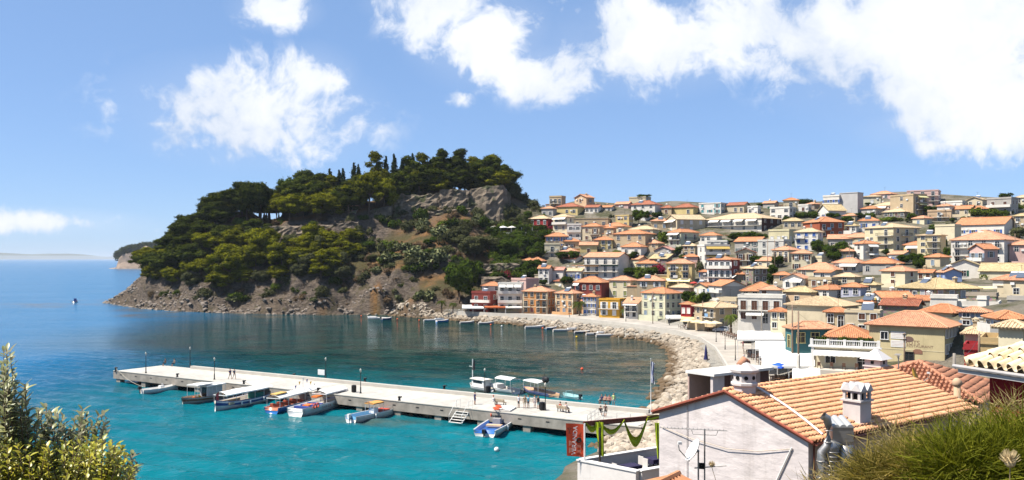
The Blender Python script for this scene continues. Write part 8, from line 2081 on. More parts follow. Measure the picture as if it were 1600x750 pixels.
def shelter():
 d = 82.0; a = PT(1114, 586, d); b = PT(1203, 576, d + 5); t = (b - a); L = math.hypot(t.x, t.y); o = empty('terrace_shelter', (a.x, a.y, 0), math.atan2(t.y, t.x)); zt = a.z
 c = MB(); c.b2(-.2, L + .2, -.3, 3.2, zt - .12, zt + .12); c.build('roof_slab', wall_mat((.74, .71, .67)), o)
 pm = wall_mat((.50, .36, .31))
 for k, (x0, x1) in enumerate(((0, 1.6), (2.6, 3.0), (L - 2.4, L - 1.5))): c = MB(); c.b2(x0, x1, 0, .3, 2, zt - .12); c.build('pier_post', wall_mat((.58, .50, .48)) if k == 0 else pm, o)
 for k, (x0, x1) in enumerate(((1.65, 2.55), (3.05, L - 2.45), (L - 1.45, L))): c = MB(); c.b2(x0, x1, .12, .2, 2, zt - .122); c.build('opening_shade', mat('opening_shade_brown', (.10, .042, .032), .7, var=.3, scale=6), o)  # dark brown sheets paint the shade inside the open bays
 c = MB(); c.b2(0, L, 2.9, 3.1, 2, zt - .12); c.build('back_wall', pm, o)
 tag(o, 'pinkish terrace shelter with white roof slab and openings painted dark as shade behind the round-holed chimney', 'shelter')
shelter()

# ------------------------------------------------------------------ near shrubs
def near_leaf(w, l):
 c = MB(); n = 4; vs = []
 for i in range(n + 1):
  f = i / n; ww = w * math.sin(PI * (f * .86 + .07)) ** .8; z = -.25 * l * f * f
  vs += [(-ww / 2, l * f, z + ww * .12), (0, l * f, z), (ww / 2, l * f, z + ww * .12)]
 fs = []
 for i in range(n): fs += [(i * 3, i * 3 + 1, i * 3 + 4, i * 3 + 3), (i * 3 + 1, i * 3 + 2, i * 3 + 5, i * 3 + 4)]
 return vs, fs
def gloss_leaf(name, c0, c1, under):
 m, t, b = newmat(name); geo = t.node('ShaderNodeNewGeometry'); oi = t.node('ShaderNodeObjectInfo')
 rnd = t.math('FRACT', t.math('ADD', geo.outputs['Random Per Island'], oi.outputs['Random']))
 c = t.mix(geo.outputs['Backfacing'], t.mix(rnd, c0, c1), under)
 t.put(b.inputs['Base Color'], c); b.inputs['Roughness'].default_value = .42; b.inputs['Specular IOR Level'].default_value = .5
 tr = t.node('ShaderNodeBsdfTranslucent'); t.put(tr.inputs[0], c); mx = t.node('ShaderNodeMixShader'); mx.inputs[0].default_value = .25
 out = m.node_tree.nodes['Material Output']; t.l.new(b.outputs[0], mx.inputs[1]); t.l.new(tr.outputs[0], mx.inputs[2]); t.l.new(mx.outputs[0], out.inputs[0]); return m
def leafy_shrub(name, base, tips, m, w, l, nobj, label, seed, spacing=.016):
 r = random.Random(seed); o = empty(name, base); wood = MB(); leaves = []
 for tp in tips:
  tp = Vector(tp) - Vector(base); side = Vector((r.uniform(-.12, .12), r.uniform(-.12, .12), 0))
  pts = []
  for i in range(9):
   f = i / 8; pts.append(Vector((tp.x * f ** .8, tp.y * f ** .8, tp.z * f ** 1.15)) + side * math.sin(PI * f))
  wood.tube(pts, [.011 * (1 - .75 * i / 8) for i in range(9)], 5)
  Ls = sum((pts[i + 1] - pts[i]).length for i in range(8)); f0 = max(0, 1 - .62 / Ls) if Ls > .62 else .15
  n = int((1 - f0) * Ls / spacing); ph = r.uniform(0, 6)
  for k in range(n):
   f = f0 + (1 - f0) * k / n; q = f * 8; i = min(7, int(q)); p = pts[i].lerp(pts[i + 1], q - i); t = (pts[i + 1] - pts[i]).normalized()
   a = ph + k * 2.4; up = .25 + .9 * (k / n) ** 2
   e1 = t.orthogonal().normalized(); e2 = t.cross(e1); out = (e1 * math.cos(a) + e2 * math.sin(a))
   dr = (out + t * up + Vector((r.gauss(0, .18), r.gauss(0, .18), r.gauss(.1, .18)))).normalized()
   nn = (t - dr * t.dot(dr)); nn = nn.normalized() if nn.length > .05 else Vector((0, 0, 1)); x = dr.cross(nn).normalized()
   leaves.append((p, Matrix((x, dr, nn)).transposed(), r.uniform(.7, 1.2)))
 wood.build('stems', BARK, o, True)
 va, fa = near_leaf(w, l); me = bpy.data.meshes.new('leaf'); me.from_pydata(va, [], fa); me.materials.append(m); me.polygons.foreach_set('use_smooth', [True] * len(fa)); me.update()
 B_ = Vector(base); leaves.sort(key=lambda q: (q[0] + B_ - cam.location).length)
 step = max(1, len(leaves) // max(1, nobj)) if nobj else 1
 mine = leaves[:nobj]; rest = leaves[nobj:]
 for p, M, s in mine:
  q = link('leaf', me, o, p); q.rotation_euler = M.to_euler(); q.scale = (s, s, s)
 V_ = []; F_ = []; vn = np.array(va); fn = np.array(fa)
 for k, (p, M, s) in enumerate(rest): V_.append((vn * s) @ np.array(M).T + np.array(p)); F_.append(fn + k * len(vn))
 me2 = bpy.data.meshes.new('foliage'); me2.from_pydata(np.concatenate(V_).tolist(), [], np.concatenate(F_).tolist()); me2.materials.append(m); me2.polygons.foreach_set('use_smooth', [True] * len(me2.polygons)); me2.update()
 tag(link('foliage', me2, o), kind='stuff'); tag(o, label, 'shrub'); return o
rr_ = random.Random(8)
SIL = gloss_leaf('silvery_leaf', (.11, .13, .04), (.26, .26, .10), (.44, .42, .30)); YEL = gloss_leaf('yellow_green_leaf', (.18, .20, .010), (.42, .37, .025), (.36, .33, .06))
tips = []
for (px, py, d) in [(6, 545, 6.6), (10, 575, 6.5), (22, 598, 6.6), (38, 600, 6.8), (4, 600, 6.5), (72, 632, 7.0), (60, 640, 6.9), (48, 650, 6.7), (90, 645, 7.1), (82, 655, 7.0), (128, 636, 7.3), (135, 648, 7.3), (118, 652, 7.2), (145, 658, 7.4), (100, 660, 7.1), (163, 642, 7.5), (166, 660, 7.5), (30, 640, 6.6), (15, 632, 6.5), (70, 662, 6.9), (110, 672, 7.1), (208, 708, 7.6), (215, 722, 7.6), (-12, 560, 6.5), (-20, 590, 6.4), (-30, 620, 6.4), (150, 675, 7.4), (40, 668, 6.7), (90, 672, 7.0), (10, 655, 6.5), (55, 680, 6.8), (125, 662, 7.2), (24, 622, 6.5), (5, 618, 6.4)]:
 for k in range(3):
  q = PT(px + rr_.uniform(-9, 9) * (k > 0), py + rr_.uniform(-2, 14) * (k > 0), d + rr_.uniform(-.25, .25) * (k > 0)); tips.append(q)
def foot(px, d):
 x = PX(px, d); return Vector((x, d, ground_z(x, d) - .1))
leafy_shrub('leafy_shrub', foot(60, 7.0), tips, SIL, .030, .078, 200, 'tall grey-green leafy shrub at the lower left corner', 3, .019)
tips = []
for k in range(420):
 px = rr_.uniform(-30, 208); lim_ = np.interp(px, [-30, 0, 60, 120, 165, 190, 215], [668, 682, 690, 684, 682, 690, 735]); py = lim_ + rr_.uniform(0, 75) ** 1.0
 tips.append(PT(px, py, 6.1 + rr_.uniform(0, 1.0)))
leafy_shrub('leafy_shrub', foot(90, 6.5), tips, YEL, .024, .050, 100, 'low yellow-green shrub at the lower left corner', 5, .014)

def blade_shrub(name, tufts, n, label, seed, cols, dens=1.0):
 r = np.random.default_rng(seed); V_ = []; k0 = 0; o = empty(name, PT(tufts[0][0], 760, tufts[0][2]))
 B0 = np.array(o.location)
 P_, T_, L_ = [], [], []; wd = MB()
 for (px, py, d, reach, cnt) in tufts:
  q = PT(px, py, d); wd.tube([(q.x, q.y, ground_z(q.x, q.y) - .1), (q.x + .05, q.y, (q.z + ground_z(q.x, q.y)) / 2), q], [.03, .022, .012], 5)
  c = np.array(PT(px, py, d)); m_ = int(cnt * dens)
  dirv = r.normal(size=(m_, 3)) * np.array([1.0, .8, .6]) + np.array([-.12, 0, .75]); dirv /= np.linalg.norm(dirv, axis=1)[:, None]
  st = c + dirv * (r.uniform(.0, .75, m_) * reach)[:, None] + r.normal(size=(m_, 3)) * .06
  dd = dirv + r.normal(size=(m_, 3)) * .33; dd /= np.linalg.norm(dd, axis=1)[:, None]
  P_.append(st); T_.append(dd); L_.append(r.uniform(.12, .36, m_) * reach ** .3)
 sto = wd.build('woody_stem', BARK, o); sto.location = -o.location
 p = np.concatenate(P_) - B0; t = np.concatenate(T_); l = np.concatenate(L_)[:, None]; n_ = len(p)
 s = np.cross(t, r.normal(size=(n_, 3))); s /= np.linalg.norm(s, axis=1)[:, None]; w = r.uniform(.0022, .0048, n_)[:, None]
 bend = r.normal(size=(n_, 3)) * .035 - np.array([0, 0, .03])
 mid = p + t * l * .55 + bend * .5; tip = p + t * l + bend
 co = np.stack([p - s * w, p + s * w, mid + s * w * .8, mid - s * w * .8, tip + s * w * .2, tip - s * w * .2], 1).reshape(-1, 3)
 b = np.arange(n_)[:, None] * 6; q = np.concatenate([b + np.array([0, 1, 2, 3]), b + np.array([3, 2, 4, 5])], 1).reshape(-1, 4)
 me = bpy.data.meshes.new('stems'); me.vertices.add(len(co)); me.vertices.foreach_set('co', co.ravel()); me.loops.add(len(q) * 4); me.polygons.add(len(q)); me.loops.foreach_set('vertex_index', q.ravel()); me.polygons.foreach_set('loop_start', np.arange(len(q)) * 4); me.update(calc_edges=True)
 me.materials.append(foliage_mat('broom_stems', *cols, .3, .1)); tag(link('stems', me, o), kind='stuff')
 tag(o, label, 'shrub', 'rush-like shrubs at the lower right'); return o
blade_shrub('broom_shrub', [(1595, 768, 8.0, .58, 9000), (1548, 768, 8.3, .48, 8000), (1495, 766, 8.0, .43, 7500), (1608, 758, 8.6, .52, 6500), (1560, 745, 7.4, .5, 6000), (1500, 755, 7.4, .5, 6000), (1620, 740, 7.4, .6, 4000)], 0, 'dense green broom shrub filling the lower right corner', 4, ((.055, .075, .008), (.260, .260, .030)))
blade_shrub('broom_shrub', [(1440, 752, 8.2, .38, 5500), (1412, 764, 8.2, .36, 5000), (1462, 734, 8.6, .30, 3500), (1440, 760, 7.6, .4, 4000), (1370, 765, 7.8, .35, 3000)], 0, 'paler broom shrub left of the dense one at the lower right', 6, ((.10, .095, .018), (.36, .27, .08)))
blade_shrub('dry_grass', [(1345, 775, 8.0, .3, 500), (1310, 775, 8.0, .22, 300), (1280, 772, 8.2, .16, 200), (1560, 668, 8.8, .32, 260), (1530, 672, 8.6, .28, 220), (1590, 655, 8.8, .28, 240), (1400, 700, 8.6, .3, 300)], 0, 'wisps of dry yellow grass above the broom shrubs', 7, ((.26, .20, .08), (.42, .33, .16)))
def thistle(px, py, d, r_, label, stem):
 p = PT(px, py, d); o = empty('dry_flower_head', p); g = random.Random(int(px)); c = MB()
 for k in range(90):
  a = g.uniform(0, 6.28); z = g.uniform(-.2, 1); q = Vector((math.cos(a) * math.sqrt(max(0, 1 - z * z)), math.sin(a) * math.sqrt(max(0, 1 - z * z)), z))
  c.tube([q * r_ * .15, q * r_ * .7 + Vector((0, 0, r_ * .1)), q * r_ + Vector((0, 0, r_ * .35))], [.002 + r_ * .02, .002 + r_ * .015, .0006], 4)
 c.ball((0, 0, 0), r_ * .55, 8, 6); c.build('head', mat('straw_bracts', (.52, .40, .22), .85, var=.25, scale=20), o)
 c = MB(); c.tube([(0, 0, -r_ * .4), stem], .004, 5); c.build('stalk', mat('dry_stalk', (.34, .26, .14), .85), o); tag(o, label, 'seed head', 'dried seed heads')
thistle(1578, 722, 6.6, .075, 'dried thistle-like seed head in the lower right corner', (.05, .1, -.5))
thistle(1112, 727, 12.0, .05, 'dried seed head on a curved stalk before the plastered gable', (.09, .0, -.32))
# ------------------------------------------------------------------ seafront restaurants: canopies, parasols, furniture, car
def big_canopy(px0, px1, pyf, pyb, d, label, col=(.80, .79, .76), tilt=.35, posts=True, depth=None):
 zf = PZ(pyf, d); a = Vector((PX(px0, d), d, zf)); b = Vector((PX(px1, d), d, zf))
 zb = zf + tilt; db = F * (H - zb) / (pyb - HZ); db = min(max(db, d + 2), d + 16)
 W_ = b.x - a.x; o = empty('canvas_canopy', (a.x, d, 0))
 c = MB(); nx, ny = max(3, int(W_ / 1.5)), 6; vs = []
 sh = PX(px0, db) - PX(px0, d)
 for i in range(nx + 1):
  for j in range(ny + 1):
   f = j / ny; vs.append((W_ * i / nx + sh * f, (db - d) * f, zf + tilt * f + .10 * math.sin(PI * i) - .07 * abs(math.sin(PI * i / nx * nx / 2)) ))
 fs = [(i * (ny + 1) + j, (i + 1) * (ny + 1) + j, (i + 1) * (ny + 1) + j + 1, i * (ny + 1) + j + 1) for i in range(nx) for j in range(ny)]
 c.add(vs, fs); c.add([(v[0], v[1], v[2] - .05) for v in vs], [f[::-1] for f in fs])
 c.add([(0, 0, zf), (W_, 0, zf), (W_, -.02, zf - .35), (0, -.02, zf - .35)], [(0, 3, 2, 1)]); c.add([(0, 0, zf), (sh, db - d, zf + tilt), (sh, db - d, zf + tilt - .35), (0, 0, zf - .35)], [(0, 1, 2, 3)])
 c.build('canvas', CANVAS if col == (.80, .79, .76) else mat('canvas_tinted', col, .85, var=.06), o, False)
 k = max(2, int(W_ / 3) + 1)
 for i in range(k):
  for f in (0, 1):
   q = MB(); x = W_ * i / (k - 1) * .98 + .01 * W_ + sh * f; q.tube([(x, (db - d - .2) * f + .1, 2.4), (x, (db - d - .2) * f + .1, zf + tilt * f)], .05, 5); q.build('post', GEL, o)
 tag(o, label, 'canopy', 'white canvas canopies of the seafront restaurants'); return a, b, zf, d, db
big_canopy(1152, 1226, 530, 514, 172, 'large stepped white canopy below the white restaurant')
big_canopy(1180, 1240, 545, 533, 160, 'white canopy with brown edge in front of the turquoise house', tilt=.5)
big_canopy(1186, 1272, 556, 542, 147, 'broad white canopy left of the cream cafe', tilt=.5)
big_canopy(1190, 1276, 572, 556, 137, 'white canopy above the blue parasol, nearest the road', tilt=.6)
big_canopy(1238, 1282, 596, 577, 118, 'steep white awning below the cafe terrace', tilt=1.5)
big_canopy(1040, 1064, 497, 492, 262, 'small white awning before the large grey-cream corner house')
big_canopy(1064, 1086, 499, 494, 254, 'yellowish awning before the small red house', col=(.66, .55, .28))
big_canopy(722, 756, 481, 476, 312, 'pale canvas awning at the left end of the waterfront taverna')
big_canopy(757, 790, 480, 475, 311, 'orange-red awning of the waterfront taverna', col=(.40, .10, .03))
big_canopy(790, 816, 480, 474, 311, 'white awning right of the orange-red one')
big_canopy(866, 922, 380, 373.5, 378, 'long white awning over the dark terrace below the tall cream house')
big_canopy(824, 848, 356, 351, 392, 'flat white pergola roof at the right of the hillside cafe terrace')
big_canopy(1262, 1290, 452, 446, 248, 'white awning between orange roofs in mid-town')
big_canopy(1528, 1568, 451, 447, 208, 'long cream canvas roof near the right edge', col=(.66, .56, .34)); big_canopy(1568, 1600, 456, 450, 196, 'lower cream canvas roof at the right edge', col=(.68, .58, .38))
big_canopy(1564, 1604, 398, 393, 268, 'dark pergola at the right edge beside the pinkish gabled house', col=(.28, .25, .22))
def parasol(p, r_, hh, col, label, sides=8, name='parasol'):
 o = empty(name, p); c = MB(); vs = [(0, 0, hh + r_ * .32)] + [(r_ * math.cos(2 * PI * k / sides), r_ * math.sin(2 * PI * k / sides), hh) for k in range(sides)] + [(r_ * math.cos(2 * PI * k / sides), r_ * math.sin(2 * PI * k / sides), hh - .18) for k in range(sides)]
 c.add(vs, [(0, 1 + k, 1 + (k + 1) % sides) for k in range(sides)] + [(1 + k, 1 + sides + k, 1 + sides + (k + 1) % sides, 1 + (k + 1) % sides) for k in range(sides)] + [(0, 1 + (k + 1) % sides, 1 + k) for k in range(0)]); c.build('canopy', mat('parasol_cloth', col, .85, var=.06), o)
 c = MB(); c.tube([(0, 0, 0), (0, 0, hh + r_ * .3)], .035, 6); c.build('pole', WOODL, o)
 c = MB(); c.lathe([(.35, 0), (.35, .08), (.06, .12)], 10); c.build('base', CONC_D, o); tag(o, label, 'parasol', 'parasols'); return o
for i, (px, py, c_, lab) in enumerate([(1074, 515, (.70, .58, .36), 'cream parasol before the straw-roofed taverna, leftmost'), (1090, 517, (.66, .54, .32), 'cream parasol before the straw-roofed taverna, second from left'), (1104, 518, (.70, .60, .40), 'cream parasol before the straw-roofed taverna, third from left'), (1117, 519, (.68, .58, .38), 'cream parasol before the straw-roofed taverna, rightmost')]):
 parasol(GR(px, py, 2.75), 2.0, 2.4, c_, lab)
parasol(GR(1216, 597, 2.75), 1.75, 2.5, (.02, .10, .62), 'bright blue square parasol by the seafront shop', 4)
for i, (px, py, c_, lab) in enumerate([(772, 364, (.70, .68, .62), 'white parasol at the left of the hillside cafe terrace'), (786, 364, (.80, .79, .76), 'bright white parasol in the middle of the hillside cafe terrace'), (800, 364, (.74, .70, .60), 'cream parasol at the right of the hillside cafe terrace')]):
 parasol(PT(px, py, 388), 2.3, 2.4, c_, lab)
for px, py, d, c_, lab in [(1474, 417, 275, (.03, .22, .20), 'teal parasol in the garden below the big white house, left one'), (1483, 417, 275, (.03, .22, .20), 'teal parasol in the garden below the big white house, right one'), (1084, 452, 303, (.55, .06, .05), 'red parasol right of the sandy yellow hotel')]: parasol(PT(px, py, d), 1.4, 2.2, c_, lab)
cp0 = GR(1103, 566, 2.6); o = empty('folded_parasol', cp0); c = MB(); c.lathe([(.42, .5), (.38, .8), (.2, 2.4), (.04, 3.3)], 8); c.build('folded_cloth', mat('navy_parasol', (.02, .02, .10), .85), o); c = MB(); c.tube([(0, 0, 0), (0, 0, 3.4)], .03, 5); c.build('pole', GEL, o); tag(o, 'folded dark blue parasol above the rocks', 'parasol')
def cafe_terrace():
 d = 384; o = empty('cafe_terrace', (0, 0, 0)); a, b = PT(766, 366, d), PT(848, 366, d)
 c = MB(); c.b2(a.x, b.x, d, d + 14, a.z - 3, a.z); c.build('deck', wall_mat((.62, .58, .52)), o)
 c = MB(); c.b2(a.x, b.x, d - .15, d + .1, a.z, a.z + .9); c.build('parapet', wall_mat(WHITE), o)
 for k in range(6):
  q = MB(); x = a.x + (b.x - a.x) * k / 5; q.tube([(x, d + .4, a.z), (x, d + .4, a.z + 3)], .07, 5); q.build('post', GEL, o)
 tag(o, 'white terrace of the hillside cafe with parapet and posts', 'terrace')
cafe_terrace()
def table_set(p, rz, cl, label):
 o = empty('cafe_table', p, rz); c = MB(); c.b2(-.4, .4, -.4, .4, .72, .76); c.build('table_top', mat('cafe_cloth', cl, .8), o); c = MB(); c.tube([(0, 0, 0), (0, 0, .72)], .05, 6); c.build('leg', IRON, o); tag(o, label, 'table', 'cafe tables on the seafront')
def cafe_chair(p, rz, cl, label):
 o = empty('cafe_chair', p, rz); m = mat('chair_wood', cl, .7, var=.15)
 c = MB(); c.b2(-.22, .22, -.22, .22, .42, .47); c.build('seat', m, o); c = MB(); c.b2(-.22, .22, .2, .25, .47, .95); c.build('backrest', m, o)
 for sx in (-1, 1):
  for sy in (-1, 1): c = MB(); c.b2(sx * .19 - .02, sx * .19 + .02, sy * .19 - .02, sy * .19 + .02, 0, .42); c.build('leg', m, o)
 tag(o, label, 'chair', 'cafe chairs on the seafront')
rt = random.Random(9); spots = []
for k in range(12): spots.append((1066 + k * 4.8 + rt.uniform(-2, 2), 511 + k * .45 + rt.uniform(0, 3), (.10, .04, .03), 'dark table under the cream taverna parasols'))
for k in range(9): spots.append((1204 + k * 3.4, 598 + rt.uniform(-4, 2), (.20, .10, .05), 'wooden table under the blue parasol and white canopy'))
for k in range(7): spots.append((1170 + k * 4, 552 + k * 3 + rt.uniform(-2, 2), (.12, .06, .04), 'table at the edge of the white canopies'))
for k in range(9): spots.append((700 + k * 6 + rt.uniform(-2, 2), 487.5, (.62, .60, .56), 'white table of the waterfront taverna below the cliff'))
for k in range(8): spots.append((1132 + k * 3.2, 523 + k * 1.2, (.16, .08, .05), 'brown table beside the stout palm'))
from collections import defaultdict
cnt = defaultdict(int)
for (px, py, cl, lab) in spots:
 p = GR(px, py, 2.75); i = cnt[lab]; cnt[lab] += 1
 table_set(p, rt.uniform(0, 3), cl, '%s, %s from the left' % (lab, ordinal(i)))
 for s in (-1, 1):
  a = rt.uniform(-.4, .4) + (PI if s > 0 else 0); q = p + Vector((math.sin(a) * .1 + s * .75, .1, 0))
  cafe_chair(q, -s * PI / 2 + a * .2, tuple(v * .8 for v in cl), 'chair %s of the %s %s' % ('right' if s > 0 else 'left', ordinal(i), lab))
def car(p, rz):
 o = empty('parked_car', p, rz); bm_ = mat('silver_car_paint', (.30, .31, .33), .3, .3, var=.04, spec=.6)
 prof = [(-2.1, .35), (-2.15, .75), (-2.05, 1.0), (-1.75, 1.55), (-.1, 1.62), (.75, 1.05), (1.85, .92), (2.1, .75), (2.12, .35)]
 c = MB(); n = len(prof); vs = [(x, s * (.85 if z < 1.1 else .70), z) for s in (-1, 1) for x, z in prof]; c.add(vs, [tuple(range(n)), tuple(reversed(range(n, 2 * n)))] + [(i, n + i, n + (i + 1) % n, (i + 1) % n) for i in range(n)]); bd = c.build('body', bm_, o)
 g = MB(); g.add([(.0, -.66, 1.57), (.0, .66, 1.57), (.72, .74, 1.12), (.72, -.74, 1.12)], [(0, 1, 2, 3), (3, 2, 1, 0)]); g.v = [(x + .03, y, z + .03) for x, y, z in g.v]; g.build('windscreen', GLASS, o)
 for s in (-1, 1):
  g = MB(); g.add([(-1.6, s * .735, 1.5), (-.15, s * .735, 1.53), (.55, s * .82, 1.1), (-1.8, s * .82, 1.1)], [(0, 1, 2, 3), (3, 2, 1, 0)]); g.v = [(x, y + s * .02, z) for x, y, z in g.v]; g.build('side_window', GLASS, o)
  for x in (-1.35, 1.35):
   w = MB(); torus(w, (x, s * .80, .33), .24, .09, 'y', 14, 6); wh = w.build('wheel', RUBBER, o, True); r_ = MB(); r_.tube([(x, s * .76, .33), (x, s * .86, .33)], .19, 10); r_.build('rim', mat('alloy', (.5, .5, .5), .35, .8), wh)
  h = MB(); h.box((2.08, s * .6, .72), (.1, .3, .14)); h.build('headlight', GEL, o)
 tag(o, 'silver-grey car parked by the palm on the seafront road', 'car')
car(GR(1127, 519, 2.75), R(150))

# ------------------------------------------------------------------ poles and wires
POLEW = mat('weathered_pole_wood', (.24, .17, .12), .85, var=.25, scale=2)
POLES = []
for i, (px, b, tp, d, lab) in enumerate([(1238, 560, 476, 150, 'tall wooden pole before the turquoise house, left one'), (1247.5, 578, 486, 133, 'tall wooden pole with pale foot before the turquoise house, right one'), (1199.5, 425, 375, 292, 'dark wooden pole among trees in mid-town, left of a pair'), (1210.5, 425, 375, 292, 'dark wooden pole among trees in mid-town, right of a pair'), (1327, 420, 380, 280, 'wooden pole above the pine clump in mid-town'),
  (1413, 580, 520, 122, 'thin lamp pole before the sign-painted hotel'), (1530, 560, 520, 88, 'grey pole at the end of the hotel lane'), (1475, 350, 318, 350, 'wooden pole beside the round trees on the ridge'), (1491, 600, 552, 62, 'stubby concrete pole with tangled wires behind the dark roof'), (1190, 520, 478, 188, 'pale pole in front of the white restaurant'), (1020, 500, 455, 262, 'wooden pole before the large grey-cream corner house'), (1098, 512, 470, 240, 'thin pole before the straw-roofed taverna'), (1101, 425, 390, 325, 'dark pole on the white apartment tower'), (1586, 395, 365, 268, 'pole at the corner of the big white house')]):
 p = PT(px, b, d); k = F / d; hh = (b - tp) / k; o = empty('utility_pole', p); r_ = .16 if i < 2 else .13
 c = MB(); c.tube([(0, 0, -2), (0, 0, hh * .5), (0, 0, hh)], [r_, r_ * .9, r_ * .75], 8); c.build('pole', POLEW if i not in (8, 9) else CONC_D, o, True)
 if i in (0, 2, 3, 4, 7, 10): c = MB(); c.box((0, 0, hh - .5), (1.5, .1, .1)); c.build('cross_arm', POLEW, o)
 if i == 1: c = MB(); c.lathe([(.3, -2), (.3, 2.2), (.22, 2.4)], 8); c.build('foot', wall_mat(WHITE), o)
 if i == 5:
  for q in (.95, .82): c = MB(); c.box((0, -.1, hh * q), (.5, .2, .16)); c.build('lamp_head', IRON, o)
 tag(o, lab, 'pole', 'poles in the town'); POLES.append(p + Vector((0, 0, hh - .3)))
def wire(a, b, sag, label):
 c = MB(); c.tube([a.lerp(b, i / 10) - Vector((0, 0, sag * math.sin(PI * i / 10))) for i in range(11)], .016, 3); tag(c.build('overhead_wire', IRON), label, 'wire', 'overhead wires')
wire(POLES[0], POLES[1], .5, 'wire between the two tall poles by the turquoise house'); wire(POLES[1], PT(1310, 512, 150), 1.0, 'wire from the right tall pole to the turquoise roof'); wire(POLES[2], POLES[4], 1.5, 'wire over the mid-town trees'); wire(POLES[8], PT(1400, 556, 120), 1.0, 'wire from the stubby pole towards the hotel'); wire(POLES[8], POLES[6], .6, 'wire from the stubby pole to the grey pole'); wire(POLES[10], POLES[11], 1.2, 'wire along the quay houses')

# ------------------------------------------------------------------ hotel signs, cafe balustrade, other lettering
def hotel_extras():
 o = [h[4] for h in HOUSES if 'painted signs' in h[4]['label']][0]
 d = 128.0; k = F / d; base = 586
 Mi = (Matrix.Translation(o.location) @ Matrix.Rotation(o.rotation_euler.z, 4, 'Z')).inverted()
 def on_wall(px, py):
  c0 = Mi @ Vector((0, 0, H)); c1 = Mi @ PT(px, py, 100.0); dv = c1 - c0; t = -c0.y / dv.y; return c0 + dv * t
 brn = paint((.20, .12, .08))
 def rot_text(s, size, px, py, m, sx=1): q = on_wall(px, py); lettering(s, size, m, o, (q.x, -.012, q.z), (R(90), 0, 0), sx)
 rot_text('ORUTS', .9, 1421, 535.5, brn); rot_text('BAR & RESTAURANT', .52, 1427, 541, brn, 1.15)
 c = MB(); q = on_wall(1420, 530); n = 20; c.add([(q.x + .85 * .8 * math.cos(2 * PI * i / n), -.02, q.z + .42 * math.sin(2 * PI * i / n)) for i in range(n)] + [(q.x, -.02, q.z)], [(n, i, (i + 1) % n) for i in range(n)]); c.build('oval_emblem', paint((.16, .10, .08)), o)
 for (a, b) in (((1392, 517.5), (1415, 530)), ((1392, 531), (1415, 543))):
  p, q = on_wall(*a), on_wall(*b); c = MB(); c.b2(p.x, q.x, -.06, 0, q.z, p.z); s = c.build('sign_board', mat('white_sign', (.70, .69, .66), .6, var=.05), o)
  for f in range(1, 5):
   l = MB(); z = p.z + (q.z - p.z) * f / 5; l.b2(p.x + .1, q.x - .1, -.066, -.06, z - .03, z + .03); l.build('printed_line', paint((.50, .38, .34)), s)
 p = on_wall(1434, 549.5); c = MB(); c.b2(p.x - .65, p.x + .65, -.04, 0, p.z - .35, p.z + .15)
 c.add([(p.x - .65, -.04, p.z + .15), (p.x + .65, -.04, p.z + .15), (p.x + .3, -.04, p.z + .36), (p.x - .3, -.04, p.z + .36)], [(0, 1, 2, 3)]); c.build('plaque', paint((.24, .12, .08)), o)
 for (px, py, w, h_, kd) in ((1382, 524, 1.0, 1.1, 'plain'), (1420, 557, 1.25, 1.2, 'plain')): q = on_wall(px, py); window(o, 'A', q.x, q.z - .55, kd, w, h_, (.06, .05, .05) if px > 1400 else WHT, WOODB, True)
 q0, q1 = on_wall(1360, 543), on_wall(1475, 543); c = MB(); c.b2(q0.x, q1.x, -.035, 0, q0.z - .05, q0.z + .05); c.build('string_course', wall_mat((.62, .54, .36)), o)
hotel_extras()
def cafe_extras():
 o = [h[4] for h in HOUSES if 'balustrade terrace on its roof' in h[4]['label']][0]; d = 124.0; k = F / d
 h = (581 - 546) / k; w = (1373 - 1273) / k; bal = MB(); wm = wall_mat((.76, .74, .71))
 c = MB(); c.b2(-w - .4, .4, -.4, .35, h + .03, h + .25); c.build('cornice', wm, o)
 c = MB(); c.b2(-w - .2, .2, -.2, .02, h + .95, h + 1.1); tr = c.build('balustrade_rail', wm, o)
 c = MB(); c.b2(-w - .2, .2, -.2, .02, h + .251, h + .36); c.build('balustrade_plinth', wm, o)
 for i in range(5): c = MB(); x = -w + (w) * i / 4; c.b2(x - .2, x + .2, -.24, .06, h + .251, h + 1.2); c.build('balustrade_pier', wm, o)
 bm_ = MB(); bm_.lathe([(.06, 0), (.085, .15), (.05, .35), (.05, .42), (.085, .52), (.06, .59)], 6); me = bm_.mesh('baluster', wm, True)
 n = 30
 for i in range(n):
  if i % 8 == 7: continue
  link('baluster', me, o, (-w + .3 + (w - .6) * i / (n - 1), -.09, h + .36))
 awning(o, 'A', -w + .4, -.4, h - .35, (.80, .77, .70), 1.5, .5)
 for x in (-w + .15, -.15): c = MB(); c.b2(x - .2, x + .2, -.25, -.01, 0, h); c.build('pilaster', wm, o)
 lettering('MARINA', .5, paint((.12, .07, .05)), o, (-w / 2, -.012, h - .18), (R(90), 0, 0))
 for i, x in enumerate((-w + 1.5, -w * .55, -w * .2)):
  p = Matrix.Translation(o.location) @ Matrix.Rotation(o.rotation_euler.z, 4, 'Z') @ Vector((x, 1.5, h + .1)); t_ = tree('darkshrub', p, 1.6, 2.4, 'bush', 'potted_shrub'); t_['label'] = 'dark potted shrub on the cafe roof terrace, %s from the left' % ordinal(i)
 for i in range(5):
  p = Matrix.Translation(o.location) @ Matrix.Rotation(o.rotation_euler.z, 4, 'Z') @ Vector((-w + 1.2 + i * w / 5.4, -1.6, .25)); cafe_chair(p, o.rotation_euler.z + (0 if i % 2 else PI), (.10, .05, .03), 'dark chair on the cafe porch, %s from the left' % ordinal(i))
 c = MB(); c.b2(-w - .3, .3, -3.0, -.02, -1.5, .22); c.build('porch', wall_mat((.58, .52, .44)), o)
cafe_extras()
